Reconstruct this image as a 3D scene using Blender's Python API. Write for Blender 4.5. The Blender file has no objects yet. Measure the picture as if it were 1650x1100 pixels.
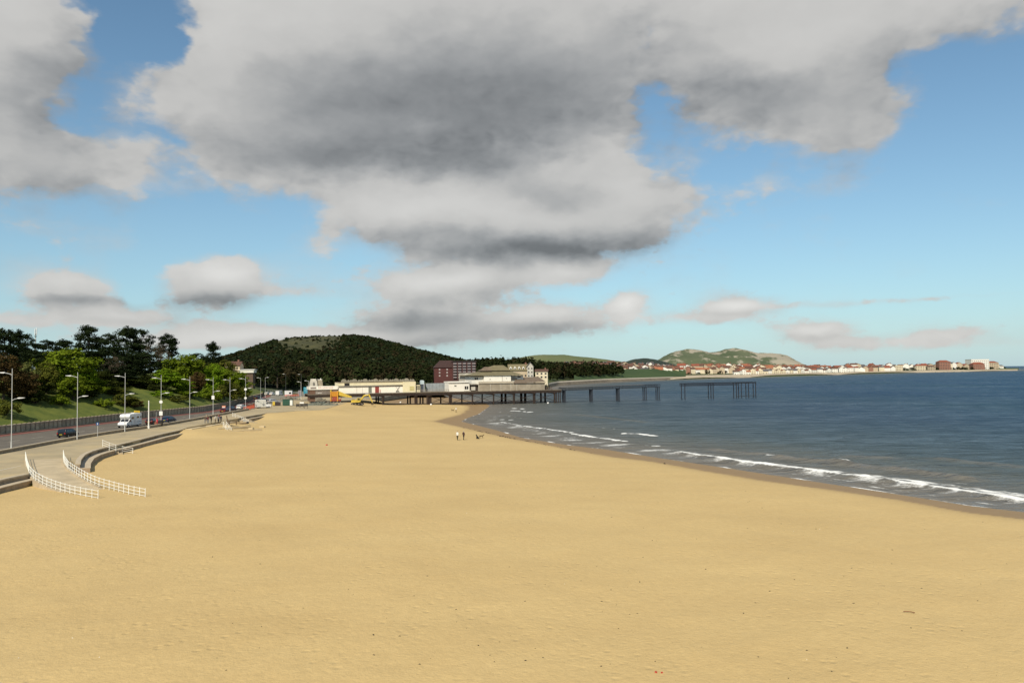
import bpy, bmesh, math, random
import numpy as np
from mathutils import Vector, Matrix, noise as mnoise
random.seed(7); np.random.seed(7)
R = math.radians
scene = bpy.context.scene
C = scene.collection

# ------------------------------------------------------------------ camera, sky, sun, exposure
CAMZ = 13.5
F = 1650*28/36.0
PITCH = math.atan((596.5-550)/F)
ROLL = -math.atan(17/1650)
cam = bpy.data.cameras.new('camera'); cam.lens = 28; cam.sensor_width = 36
cam.clip_start = 0.5; cam.clip_end = 30000
camo = bpy.data.objects.new('camera', cam); C.objects.link(camo)
ROT = Matrix.Rotation(R(90)+PITCH, 3, 'X') @ Matrix.Rotation(ROLL, 3, 'Z')
camo.matrix_world = Matrix.Translation((0, 0, CAMZ)) @ ROT.to_4x4()
scene.camera = camo

SUN_AZ, SUN_EL = R(197), R(41)      # clockwise from +Y
SUNV = Vector((math.sin(SUN_AZ)*math.cos(SUN_EL), math.cos(SUN_AZ)*math.cos(SUN_EL), math.sin(SUN_EL)))
sl = bpy.data.lights.new('sun', 'SUN'); sl.energy = 4.7; sl.angle = R(0.53); sl.color = (1.0, 0.92, 0.78)
so = bpy.data.objects.new('sun', sl); C.objects.link(so); so.location = (-100, -80, 150)
so.rotation_euler = SUNV.to_track_quat('Z', 'Y').to_euler()

vs = scene.view_settings
vs.view_transform = 'Standard'; vs.look = 'None'; vs.exposure = 0.0; vs.gamma = 1.0; vs.use_curve_mapping = False

def ray(px, py):
    return ROT @ Vector(((px-825)/F, (550-py)/F, -1))
def P(px, py, z=0.0):
    r = ray(px, py); t = (z-CAMZ)/r.z
    return Vector((r.x*t, r.y*t, z))
def PD(px, py, d):
    r = ray(px, py); t = d/r.y
    return Vector((r.x*t, d, CAMZ+r.z*t))
def azel(px, py):
    r = ray(px, py).normalized()
    return math.atan2(r.x, r.y), math.asin(r.z)

world = bpy.data.worlds.new('World'); scene.world = world; world.use_nodes = True
SKY_STRENGTH = 0.1

def build_world():
    nt = world.node_tree; nt.nodes.clear()
    grp = bpy.data.node_groups.new('cloud_density', 'ShaderNodeTree')
    grp.interface.new_socket('Vector', in_out='INPUT', socket_type='NodeSocketVector')
    grp.interface.new_socket('Density', in_out='OUTPUT', socket_type='NodeSocketFloat')
    grp.interface.new_socket('Shade', in_out='OUTPUT', socket_type='NodeSocketFloat')
    grp.interface.new_socket('Light', in_out='OUTPUT', socket_type='NodeSocketFloat')
    grp.interface.new_socket('Veil', in_out='OUTPUT', socket_type='NodeSocketFloat')
    def kit(t):
        N, L = t.nodes, t.links
        def inp(s, v):
            if hasattr(v, 'links') or isinstance(v, bpy.types.NodeSocket): L.new(v, s)
            else: s.default_value = v
        def m(op, a, b=None, c=None, clamp=False):
            n = N.new('ShaderNodeMath'); n.operation = op; n.use_clamp = clamp
            inp(n.inputs[0], a)
            if b is not None: inp(n.inputs[1], b)
            if c is not None: inp(n.inputs[2], c)
            return n.outputs[0]
        def v(op, a, b=None, scale=None):
            n = N.new('ShaderNodeVectorMath'); n.operation = op
            inp(n.inputs[0], a)
            if b is not None: inp(n.inputs[1], b)
            if scale is not None: inp(n.inputs['Scale'], scale)
            return n.outputs['Value'] if op in ('DOT_PRODUCT', 'LENGTH') else n.outputs[0]
        def noise(vec, scale, detail=6, rough=.55, out='Fac', dist=0.0):
            n = N.new('ShaderNodeTexNoise'); n.noise_dimensions = '3D'
            L.new(vec, n.inputs['Vector']); n.inputs['Scale'].default_value = scale
            n.inputs['Detail'].default_value = detail; n.inputs['Roughness'].default_value = rough
            n.inputs['Distortion'].default_value = dist
            return n.outputs[out]
        def puff(vec, scale, detail=1.0):
            n = N.new('ShaderNodeTexVoronoi'); n.voronoi_dimensions = '2D'; n.feature = 'SMOOTH_F1'
            L.new(vec, n.inputs['Vector']); n.inputs['Scale'].default_value = scale; n.inputs['Smoothness'].default_value = .6
            n.inputs['Detail'].default_value = detail; n.inputs['Roughness'].default_value = .55; n.inputs['Lacunarity'].default_value = 2.3
            n.normalize = True
            return n.outputs['Distance']
        def ss(x, a, b):
            n = N.new('ShaderNodeMapRange'); n.interpolation_type = 'SMOOTHSTEP'
            inp(n.inputs['Value'], x); n.inputs['From Min'].default_value = a; n.inputs['From Max'].default_value = b
            return n.outputs[0]
        return m, v, noise, ss, puff
    # ---- density group: input (azimuth, elevation, 0)
    m, v, noise, ss, puff = kit(grp)
    gi = grp.nodes.new('NodeGroupInput'); go = grp.nodes.new('NodeGroupOutput')
    p0 = gi.outputs[0]
    sx = grp.nodes.new('ShaderNodeSeparateXYZ'); grp.links.new(p0, sx.inputs[0])
    low = ss(sx.outputs[1], .26, .07)                       # 1 near the horizon, where clouds are far off and look small
    st = v('MULTIPLY', p0, (1.0, 1.7, 1.0))
    w1 = v('SUBTRACT', noise(st, 7.0, 2, .5, 'Color'), (.5, .5, .5))
    w2 = v('SUBTRACT', noise(st, 24, 3, .55, 'Color'), (.5, .5, .5))
    wv = v('ADD', v('MULTIPLY', w1, (.11, .06, 0)), v('MULTIPLY', w2, (.05, .03, 0)))
    p = v('ADD', p0, v('SCALE', wv, scale=m('SUBTRACT', 1.0, m('MULTIPLY', low, .72))))
    cover = [ # px cx, cy, rx, ry, weight
        (640,100,320,130,1.35),(390,150,170,95,1.1),(470,20,150,90,1.0),(900,60,250,120,1.2),(1260,40,230,95,1.2),(560,220,190,40,.7),
        (1500,5,190,55,.95),(1320,165,110,75,1.0),(1425,190,70,48,.65),
        (15,110,80,130,1.1),(50,30,60,70,1.0),(10,235,100,55,1.0),(150,268,75,26,.8),
        (930,295,150,85,1.25),(750,345,170,55,1.1),(820,385,170,45,1.0),(1040,325,80,52,.75),(620,330,90,30,.8),
        (440,270,110,36,.6),(520,382,34,30,.9),
        (695,464,95,26,1.5),(770,446,60,26,1.0),(905,440,60,17,1.25),
        (670,512,95,24,1.2),(880,513,90,21,1.45),(760,528,100,15,1.0),
        (1010,495,30,22,1.5),(1185,495,56,17,1.5),(1085,514,60,9,.7),
        (335,462,72,30,1.55),(378,438,42,22,.9),(115,460,62,25,1.45),(200,505,56,17,1.25),(350,530,80,12,.95),(50,516,80,14,.9),(228,465,26,34,-.8),
        (1310,530,52,14,1.4),(1420,546,90,9,.7),(1535,535,44,11,1.0),(80,368,72,22,.62),(215,350,34,38,.5),
        (540,549,240,14,.75),(450,540,120,13,.85),(290,547,110,10,.8),(610,541,110,13,.85),(1480,556,160,7,.5),(1195,300,60,20,.55),(1400,487,160,4,.5),(480,470,50,8,.45),
        (225,20,66,70,-1.5),(130,150,42,90,-1.0),(1075,200,42,70,-.9),(1040,95,36,70,-.75),(1445,118,26,24,-.6),(1570,190,130,110,-.7),(300,360,200,40,-.5)]
    shade = [(690,165,240,64,.58),(880,205,160,45,.42),(500,242,200,24,.45),(690,238,170,24,.45),(1180,142,90,28,.5),(800,75,270,70,.38),(1300,20,240,40,.25),(60,60,90,80,.2),
        (870,315,85,26,.45),(900,398,150,15,1.0),(780,408,110,13,.55),(665,519,90,14,.95),(880,526,80,8,.55),(335,487,84,9,.65),
        (115,480,76,7,.55),(200,516,58,6,.45),(10,190,80,50,.2),(1310,540,46,5,.4),(1185,504,50,5,.4),
        (330,70,70,60,-.25),(390,190,150,30,-.15),(1250,65,150,55,-.28),(1310,180,60,40,-.12),(965,232,75,45,-.38),(1015,300,60,40,-.25),(900,352,125,18,-.30),(700,330,90,25,-.12),
        (695,459,88,16,-.45),(760,442,50,14,-.3),(900,437,50,10,-.3),(365,448,60,18,-.3),(110,452,50,12,-.2),(870,503,80,9,-.35),(1010,488,26,10,-.35),(1185,489,48,7,-.3),(1310,525,44,6,-.2)]
    def blobs(lst, p=p):
        acc = None
        for cx, cy, rx, ry, w in lst:
            a, e = azel(cx, cy)
            d = v('MULTIPLY', v('SUBTRACT', p, (a, e, 0)), (F/rx, F/ry, 0))
            q = m('MULTIPLY', v('DOT_PRODUCT', d, d), -.85)
            g = m('MULTIPLY', m('EXPONENT', q), w)
            acc = g if acc is None else m('ADD', acc, g)
        return acc
    cov = blobs(cover); shd = blobs(shade)
    main = [c for c in cover if c[4] > 0 and c[2]*c[3] > 1300 and c[4] > .7]
    # cloud lying sunward (above, to the left) of each point shades it
    under = m('SUBTRACT', blobs(main, v('ADD', p, v('MULTIPLY', v('SCALE', (-.020, .050, 0), scale=m('SUBTRACT', 1.0, m('MULTIPLY', low, .76))), (1, 1, 0)))), cov)
    # beyond the frame the same broken cumulus goes on
    outside = m('MAXIMUM', ss(m('ABSOLUTE', sx.outputs[0]), .62, .85), ss(sx.outputs[1], .40, .58))
    gen = m('MULTIPLY', ss(noise(st, 2.3, 3, .5), .42, .68), outside)
    fb = m('MULTIPLY', m('SUBTRACT', noise(st, 9.0, 7, .57, 'Fac'), .5), m('SUBTRACT', 2.05, m('MULTIPLY', low, 1.4)))
    fh = m('MULTIPLY', m('SUBTRACT', noise(st, 34.0, 5, .6, 'Fac'), .5), m('ADD', .62, m('MULTIPLY', low, .75)))
    fa = noise(st, 7.5, 3, .5, 'Fac')
    fbo = noise(v('ADD', st, (-.012, .036, 0)), 7.5, 3, .5, 'Fac')
    pw = v('ADD', st, v('MULTIPLY', w2, (.03, .03, 0)))
    pa = puff(pw, 15.0, 2.0); po = puff(v('ADD', pw, (-.010, .017, 0)), 15.0, 2.0)
    bill = m('MULTIPLY', m('SUBTRACT', .42, pa), 1.25)
    D = m('ADD', m('ADD', cov, m('MULTIPLY', gen, 1.1)), m('ADD', m('ADD', fb, fh), bill))
    grp.links.new(D, go.inputs[0])
    grp.links.new(m('ADD', m('ADD', shd, m('MULTIPLY', under, .50)), m('MULTIPLY', gen, .45)), go.inputs[1])
    grp.links.new(m('ADD', m('MULTIPLY', m('SUBTRACT', fa, fbo), .6), m('MULTIPLY', m('SUBTRACT', po, pa), .75)), go.inputs[2])
    veil = m('ADD', m('MULTIPLY', cov, .75), m('MULTIPLY', fb, 1.5))
    grp.links.new(veil, go.inputs[3])
    # ---- world
    m, v, noise, ss, puff = kit(nt)
    N, L = nt.nodes, nt.links
    tc = N.new('ShaderNodeTexCoord'); sp = N.new('ShaderNodeSeparateXYZ'); L.new(tc.outputs['Generated'], sp.inputs[0])
    az = m('ARCTAN2', sp.outputs[0], sp.outputs[1]); el = m('ARCSINE', sp.outputs[2])
    cb = N.new('ShaderNodeCombineXYZ'); L.new(az, cb.inputs[0]); L.new(el, cb.inputs[1])
    vec = cb.outputs[0]
    g1 = N.new('ShaderNodeGroup'); g1.node_tree = grp; L.new(vec, g1.inputs[0])
    body = ss(g1.outputs[0], .44, 1.10)
    veil = m('MULTIPLY', ss(g1.outputs[3], -.02, .85), .72)
    alpha = m('MAXIMUM', body, veil)
    b = m('MULTIPLY', .555, m('EXPONENT', m('MULTIPLY', g1.outputs[1], -.62)))
    b = m('ADD', b, m('MULTIPLY', m('MULTIPLY', g1.outputs[2], .46), m('SUBTRACT', 1.0, m('MULTIPLY', ss(g1.outputs[0], 1.0, 2.1), .68))))
    b = m('SUBTRACT', b, m('MULTIPLY', ss(g1.outputs[0], .8, 2.2), .07))
    b = m('MAXIMUM', b, .165)
    b = m('SUBTRACT', b, m('MULTIPLY', m('MAXIMUM', m('SUBTRACT', b, .55), 0.0), .55))
    warm = ss(b, .2, .6)
    cm = N.new('ShaderNodeMix'); cm.data_type = 'RGBA'; L.new(warm, cm.inputs['Factor']); cm.inputs['A'].default_value = (.97, 1.0, 1.02, 1); cm.inputs['B'].default_value = (.995, .98, .945, 1)
    cs = v('SCALE', cm.outputs['Result'], scale=m('MULTIPLY', b, 1.0/SKY_STRENGTH))
    class cc: outputs = [cs]
    sky = N.new('ShaderNodeTexSky'); sky.sky_type = 'NISHITA'; sky.sun_disc = False
    sky.sun_elevation = SUN_EL; sky.sun_rotation = SUN_AZ
    sky.altitude = 10; sky.air_density = 1.0; sky.dust_density = 0.0; sky.ozone_density = 1.5
    # pale sea haze low in the clear sky, the same all round
    hz = m('MULTIPLY', m('EXPONENT', m('MULTIPLY', m('MAXIMUM', el, 0.0), -7.0)), .80)
    hx = N.new('ShaderNodeMix'); hx.data_type = 'RGBA'
    L.new(hz, hx.inputs['Factor']); L.new(v('MULTIPLY', sky.outputs[0], (.90, 1.09, 1.09)), hx.inputs['A'])
    hx.inputs['B'].default_value = (.335/SKY_STRENGTH, .505/SKY_STRENGTH, .64/SKY_STRENGTH, 1)
    mx = N.new('ShaderNodeMix'); mx.data_type = 'RGBA'; mx.clamp_factor = True
    L.new(m('MULTIPLY', alpha, .96), mx.inputs['Factor']); L.new(hx.outputs['Result'], mx.inputs['A']); L.new(cc.outputs[0], mx.inputs['B'])
    bg = N.new('ShaderNodeBackground'); L.new(mx.outputs['Result'], bg.inputs[0]); bg.inputs[1].default_value = SKY_STRENGTH
    o = N.new('ShaderNodeOutputWorld'); L.new(bg.outputs[0], o.inputs[0])
build_world()
world.cycles.sampling_method = 'MANUAL'; world.cycles.sample_map_resolution = 512

# ------------------------------------------------------------------ helpers
def tag(o, label=None, cat=None, group=None, kind=None):
    if label: o['label'] = label
    if cat: o['category'] = cat
    if group: o['group'] = group
    if kind: o['kind'] = kind
    return o
def thing(name, label, cat, loc=(0, 0, 0), rz=0.0, group=None):
    o = bpy.data.objects.new(name, None); C.objects.link(o)
    o.empty_display_size = .5
    o.location = loc; o.rotation_euler = (0, 0, rz)
    return tag(o, label, cat, group)
def link(name, me, parent=None, loc=None, rz=None):
    o = bpy.data.objects.new(name, me); C.objects.link(o)
    if parent is not None: o.parent = parent
    if loc is not None: o.location = loc
    if rz is not None: o.rotation_euler = (0, 0, rz)
    return o
def copy_tree(o, parent=None):
    c = o.copy(); C.objects.link(c); c.parent = parent
    for ch in list(o.children): copy_tree(ch, c)
    return c
MATS = {}
def mat(name, col, rough=.75, var=.18, scale=1.5, bump=0.0, bscale=None, metal=0.0, spec=.4, col2=None, rnd=0.0, detail=5, stretch=None):
    if name in MATS: return MATS[name]
    m = bpy.data.materials.new(name); m.use_nodes = True; MATS[name] = m
    nt = m.node_tree; N, L = nt.nodes, nt.links
    b = N['Principled BSDF']; b.inputs['Roughness'].default_value = rough; b.inputs['Metallic'].default_value = metal
    b.inputs['Specular IOR Level'].default_value = spec
    geo = N.new('ShaderNodeNewGeometry'); vec = geo.outputs['Position']
    if stretch:
        vm = N.new('ShaderNodeVectorMath'); vm.operation = 'MULTIPLY'; L.new(vec, vm.inputs[0]); vm.inputs[1].default_value = stretch; vec = vm.outputs[0]
    n = N.new('ShaderNodeTexNoise'); n.inputs['Scale'].default_value = scale; n.inputs['Detail'].default_value = detail
    n.inputs['Roughness'].default_value = .6; L.new(vec, n.inputs['Vector'])
    mr = N.new('ShaderNodeMapRange'); mr.inputs['From Min'].default_value = .3; mr.inputs['From Max'].default_value = .7
    L.new(n.outputs['Fac'], mr.inputs[0])
    mx = N.new('ShaderNodeMix'); mx.data_type = 'RGBA'; L.new(mr.outputs[0], mx.inputs['Factor'])
    if col2 is None:
        a = tuple(c*(1-var) for c in col); bb = tuple(min(1, c*(1+var)) for c in col)
    else: a, bb = col, col2
    mx.inputs['A'].default_value = (*a, 1); mx.inputs['B'].default_value = (*bb, 1)
    out = mx.outputs['Result']
    if rnd:
        oi = N.new('ShaderNodeObjectInfo'); r2 = N.new('ShaderNodeMapRange'); L.new(oi.outputs['Random'], r2.inputs[0])
        r2.inputs['To Min'].default_value = 1-rnd; r2.inputs['To Max'].default_value = 1+rnd
        vm = N.new('ShaderNodeVectorMath'); vm.operation = 'SCALE'; L.new(out, vm.inputs[0]); L.new(r2.outputs[0], vm.inputs['Scale']); out = vm.outputs[0]
    L.new(out, b.inputs['Base Color'])
    if bump:
        nb = N.new('ShaderNodeTexNoise'); nb.inputs['Scale'].default_value = bscale or scale*6; nb.inputs['Detail'].default_value = 4
        L.new(vec, nb.inputs['Vector'])
        bp = N.new('ShaderNodeBump'); bp.inputs['Strength'].default_value = bump; bp.inputs['Distance'].default_value = .1
        L.new(nb.outputs['Fac'], bp.inputs['Height']); L.new(bp.outputs[0], b.inputs['Normal'])
    return m
def glass(name='dark_glass', col=(.015, .018, .02)):
    if name in MATS: return MATS[name]
    m = mat(name, col, .12, .3, .8, spec=.8); return m

class MB:
    def __init__(s): s.v, s.f, s.mi, s.cur = [], [], [], 0
    def add(s, vs, fs):
        o = len(s.v); s.v += [tuple(a) for a in vs]
        for f in fs: s.f.append(tuple(i+o for i in f)); s.mi.append(s.cur)
    def box(s, x0, x1, y0, y1, z0, z1):
        s.add([(x0,y0,z0),(x1,y0,z0),(x1,y1,z0),(x0,y1,z0),(x0,y0,z1),(x1,y0,z1),(x1,y1,z1),(x0,y1,z1)],
              [(0,3,2,1),(4,5,6,7),(0,1,5,4),(1,2,6,5),(2,3,7,6),(3,0,4,7)]); return s
    def tube(s, a, b, r0, r1=None, n=8, cap=True):
        a, b = Vector(a), Vector(b); r1 = r0 if r1 is None else r1
        d = (b-a); 
        if d.length < 1e-6: return s
        q = d.to_track_quat('Z', 'Y').to_matrix()
        vs = []
        for c, r in ((a, r0), (b, r1)):
            for i in range(n):
                t = 2*math.pi*i/n; vs.append(c + q @ Vector((math.cos(t)*r, math.sin(t)*r, 0)))
        fs = [(i, (i+1) % n, n+(i+1) % n, n+i) for i in range(n)]
        if cap: fs += [tuple(range(n))[::-1], tuple(range(n, 2*n))]
        s.add(vs, fs); return s
    def bar(s, a, b, w, h=None):     # square bar between two points
        a, b = Vector(a), Vector(b); h = h or w; d = b-a
        up = Vector((0, 0, 1)) if abs(d.normalized().z) < .95 else Vector((1, 0, 0))
        x = d.cross(up).normalized()*w/2; y = x.cross(d).normalized()*h/2
        vs = [a-x-y, a+x-y, a+x+y, a-x+y, b-x-y, b+x-y, b+x+y, b-x+y]
        s.add(vs, [(0,3,2,1),(4,5,6,7),(0,1,5,4),(1,2,6,5),(2,3,7,6),(3,0,4,7)]); return s
    def prism(s, poly, y0, y1, axis='y'):   # poly in (x,z), extruded along y
        n = len(poly)
        mk = (lambda p, t: (p[0], t, p[1])) if axis == 'y' else ((lambda p, t: (t, p[0], p[1])) if axis == 'x' else (lambda p, t: (p[0], p[1], t)))
        vs = [mk(p, y0) for p in poly]+[mk(p, y1) for p in poly]
        s.add(vs, [tuple(range(n)), tuple(range(n, 2*n))[::-1]]+[(i, i+n, (i+1) % n+n, (i+1) % n) for i in range(n)]); return s
    def frustum(s, r0, z0, r1, z1):   # rects (x0,x1,y0,y1)
        vs = [(r0[0],r0[2],z0),(r0[1],r0[2],z0),(r0[1],r0[3],z0),(r0[0],r0[3],z0),(r1[0],r1[2],z1),(r1[1],r1[2],z1),(r1[1],r1[3],z1),(r1[0],r1[3],z1)]
        s.add(vs, [(0,3,2,1),(4,5,6,7),(0,1,5,4),(1,2,6,5),(2,3,7,6),(3,0,4,7)]); return s
    def mesh(s, name, mats):
        me = bpy.data.meshes.new(name); me.from_pydata(s.v, [], s.f)
        for m_ in (mats if isinstance(mats, (list, tuple)) else [mats]): me.materials.append(m_)
        if any(s.mi): me.polygons.foreach_set('material_index', s.mi)
        bm = bmesh.new(); bm.from_mesh(me); bmesh.ops.recalc_face_normals(bm, faces=bm.faces); bm.to_mesh(me); bm.free()
        return me
    def build(s, name, m_, parent=None, bevel=0.0, smooth=False):
        me = s.mesh(name, m_)
        o = link(name, me, parent)
        if bevel:
            bv = o.modifiers.new('bevel', 'BEVEL'); bv.width = bevel; bv.segments = 2; bv.limit_method = 'ANGLE'
        if smooth:
            for p_ in me.polygons: p_.use_smooth = True
        return o
def npmesh(name, verts, faces, m_, smooth=False, attrs=None, mi=None):
    me = bpy.data.meshes.new(name)
    verts = np.asarray(verts, dtype=np.float32); faces = np.asarray(faces, dtype=np.int32)
    k = faces.shape[1]
    me.vertices.add(len(verts)); me.vertices.foreach_set('co', verts.ravel())
    me.loops.add(faces.size); me.loops.foreach_set('vertex_index', faces.ravel())
    me.polygons.add(len(faces)); me.polygons.foreach_set('loop_start', np.arange(0, faces.size, k, dtype=np.int32))
    for x in (m_ if isinstance(m_, (list, tuple)) else [m_]): me.materials.append(x)
    if mi is not None: me.polygons.foreach_set('material_index', np.asarray(mi, dtype=np.int32))
    if smooth: me.polygons.foreach_set('use_smooth', np.ones(len(faces), dtype=bool))
    me.update(calc_edges=True)
    for kx, val in (attrs or {}).items():
        a = me.attributes.new(kx, 'FLOAT', 'POINT'); a.data.foreach_set('value', np.asarray(val, dtype=np.float32).ravel())
    me.validate()
    return me
def gridfaces(nr, nc):
    i = np.arange(nr*nc).reshape(nr, nc)
    return np.stack([i[:-1,:-1], i[:-1,1:], i[1:,1:], i[1:,:-1]], -1).reshape(-1, 4)
def seg_dist(pts, poly, closed=True):
    poly = np.asarray(poly, float); n = len(poly)
    best = np.full(len(pts), 1e18)
    for i in range(n if closed else n-1):
        a, b = poly[i], poly[(i+1) % n]; ab = b-a
        t = np.clip(((pts-a) @ ab)/max(ab @ ab, 1e-9), 0, 1)
        q = pts-(a+t[:, None]*ab); best = np.minimum(best, (q*q).sum(1))
    return np.sqrt(best)
def inside(pts, poly):
    poly = np.asarray(poly, float); n = len(poly); r = np.zeros(len(pts), bool)
    x, y = pts[:, 0], pts[:, 1]
    for i in range(n):
        (x1, y1), (x2, y2) = poly[i], poly[(i+1) % n]
        c = ((y1 > y) != (y2 > y)) & (x < (x2-x1)*(y-y1)/((y2-y1) if y2 != y1 else 1e-9)+x1); r ^= c
    return r
_ph = np.random.RandomState(3).rand(40, 4)
def vnoise(x, y, wl, seed=0, oct=4):     # cheap sum-of-sines noise, about -1..1
    r = np.zeros_like(x, dtype=float); amp = 1.0; tot = 0
    for o in range(oct):
        for k in range(4):
            h = _ph[(seed*5+o*4+k) % 40]; th = h[0]*6.283
            w = 6.283/(wl*(.7+.6*h[1]))
            r += amp*np.sin((x*math.cos(th)+y*math.sin(th))*w+h[2]*6.283+1.3*np.sin((-x*math.sin(th)+y*math.cos(th))*w*.6+h[3]*6.283))/4
        tot += amp*.7; amp *= .55; wl *= .47
    return r/tot
def interp(pts):
    xs, ys = [p[0] for p in pts], [p[1] for p in pts]
    return lambda t: np.interp(t, xs, ys)
ORD = ['first','second','third','fourth','fifth','sixth','seventh','eighth','ninth','tenth','eleventh','twelfth','thirteenth','fourteenth','fifteenth','sixteenth','seventeenth','eighteenth','nineteenth','twentieth']
TENS = {20:'twenty',30:'thirty',40:'forty',50:'fifty',60:'sixty',70:'seventy',80:'eighty'}
TENTH = {20:'twentieth',30:'thirtieth',40:'fortieth',50:'fiftieth',60:'sixtieth',70:'seventieth',80:'eightieth'}
def ordinal(i):      # 1-based
    if i <= 20: return ORD[i-1]
    t, u = i//10*10, i % 10
    return TENTH[t] if u == 0 else TENS[t]+'-'+ORD[u-1]

# ------------------------------------------------------------------ shoreline
EDGE = [(1650,825),(1559,814.5),(1413,791),(1304,774.5),(1184,756),(1050,736),(976,724),(914,717),(839,705),(799,693),(772,686),(742,678.5),
        (755,672),(770,667),(782,658.6),(789,653.7),(784,650),(765,646),(730,641),(690,637),(650,634)]
WETL = [(1650,836),(1559,825),(1450,805),(1341,789),(1224,773),(1123,756),(1050,743),(988,736),(914,723),(864,713),(824,706),(789,698),(740,687),
        (700,678.5),(720,673.5),(745,667),(757,657),(752,653),(700,651),(640,650),(590,649)]
FAR = [(880,626),(900,621),(950,617.5),(980,615.5),(1060,612.5),(1200,608),(1350,603.5),(1480,600),(1560,598.5),(1625,597)]
pre = [(130, -120), (96, -20), (72, 40)]
edge_w = [tuple(P(x, y, 0).xy) for x, y in EDGE]
far_w = [tuple(P(x, y, 0).xy) for x, y in FAR]
post = [(1560, 2450), (1900, 3300), (2600, 4200), (5000, 9000), (15000, 22000), (15000, -500)]
SEA = pre+edge_w+far_w+post
preW = [(127, -120), (92, -20), (68, 40)]
WET = preW+[tuple(P(x, y, .35).xy) for x, y in WETL]+[(-90, 420), (-60, 520)]+far_w[1:]+post
RAMP2 = [tuple(P(x, y, 2.1).xy) for x, y in [(306,691.5),(345,686),(385,680)]]
RAMP = [tuple(P(x, y, 2.2).xy) for x, y in [(436,665),(475,662),(500,661),(520,660),(560,648)]]+[(-62, 345)]
def sand_h(x, y):
    x = np.asarray(x, float); y = np.asarray(y, float)
    pts = np.stack([x.ravel(), y.ravel()], 1)
    dsea = seg_dist(pts, SEA); dwet = seg_dist(pts, WET)
    isea = inside(pts, SEA); iwet = inside(pts, WET)
    z = np.where(isea, -np.minimum(dsea*.045, 3.0), np.where(iwet, .34*dsea/(dsea+dwet+1e-6), .34+.05*np.minimum(dwet, 3)+.55*(1-np.exp(-np.maximum(dwet-1, 0)/22))))
    X, Y = pts[:, 0], pts[:, 1]
    k = np.clip(dwet/8, 0, 1)*(~iwet)
    z = z + k*(.10*vnoise(X, Y*1.0, 26, 1, 3)+.03*vnoise(X, Y, 5, 2, 2))
    dr = seg_dist(pts, RAMP, False)      # sand banked against the end of the promenade
    z = np.where(iwet, z, np.maximum(z, z+(2.15-z)*np.exp(-(np.maximum(dr-1, 0)/7.0)**2)))
    dr = seg_dist(pts, RAMP2, False)
    z = np.where(iwet, z, np.maximum(z, z+(2.08-z)*np.exp(-(np.maximum(dr-.8, 0)/5.5)**2)))
    wet = np.clip(np.where(iwet, 1.0, np.exp(-dwet/.8)*.6), 0, 1)
    return z.reshape(x.shape), wet.reshape(x.shape), np.where(isea, -dsea, dsea).reshape(x.shape)
def on_sand(px, py):
    z = .8
    for _ in range(4):
        p = P(px, py, z); z = float(sand_h([p.x], [p.y])[0][0])
    return Vector((p.x, p.y, z))

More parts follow.
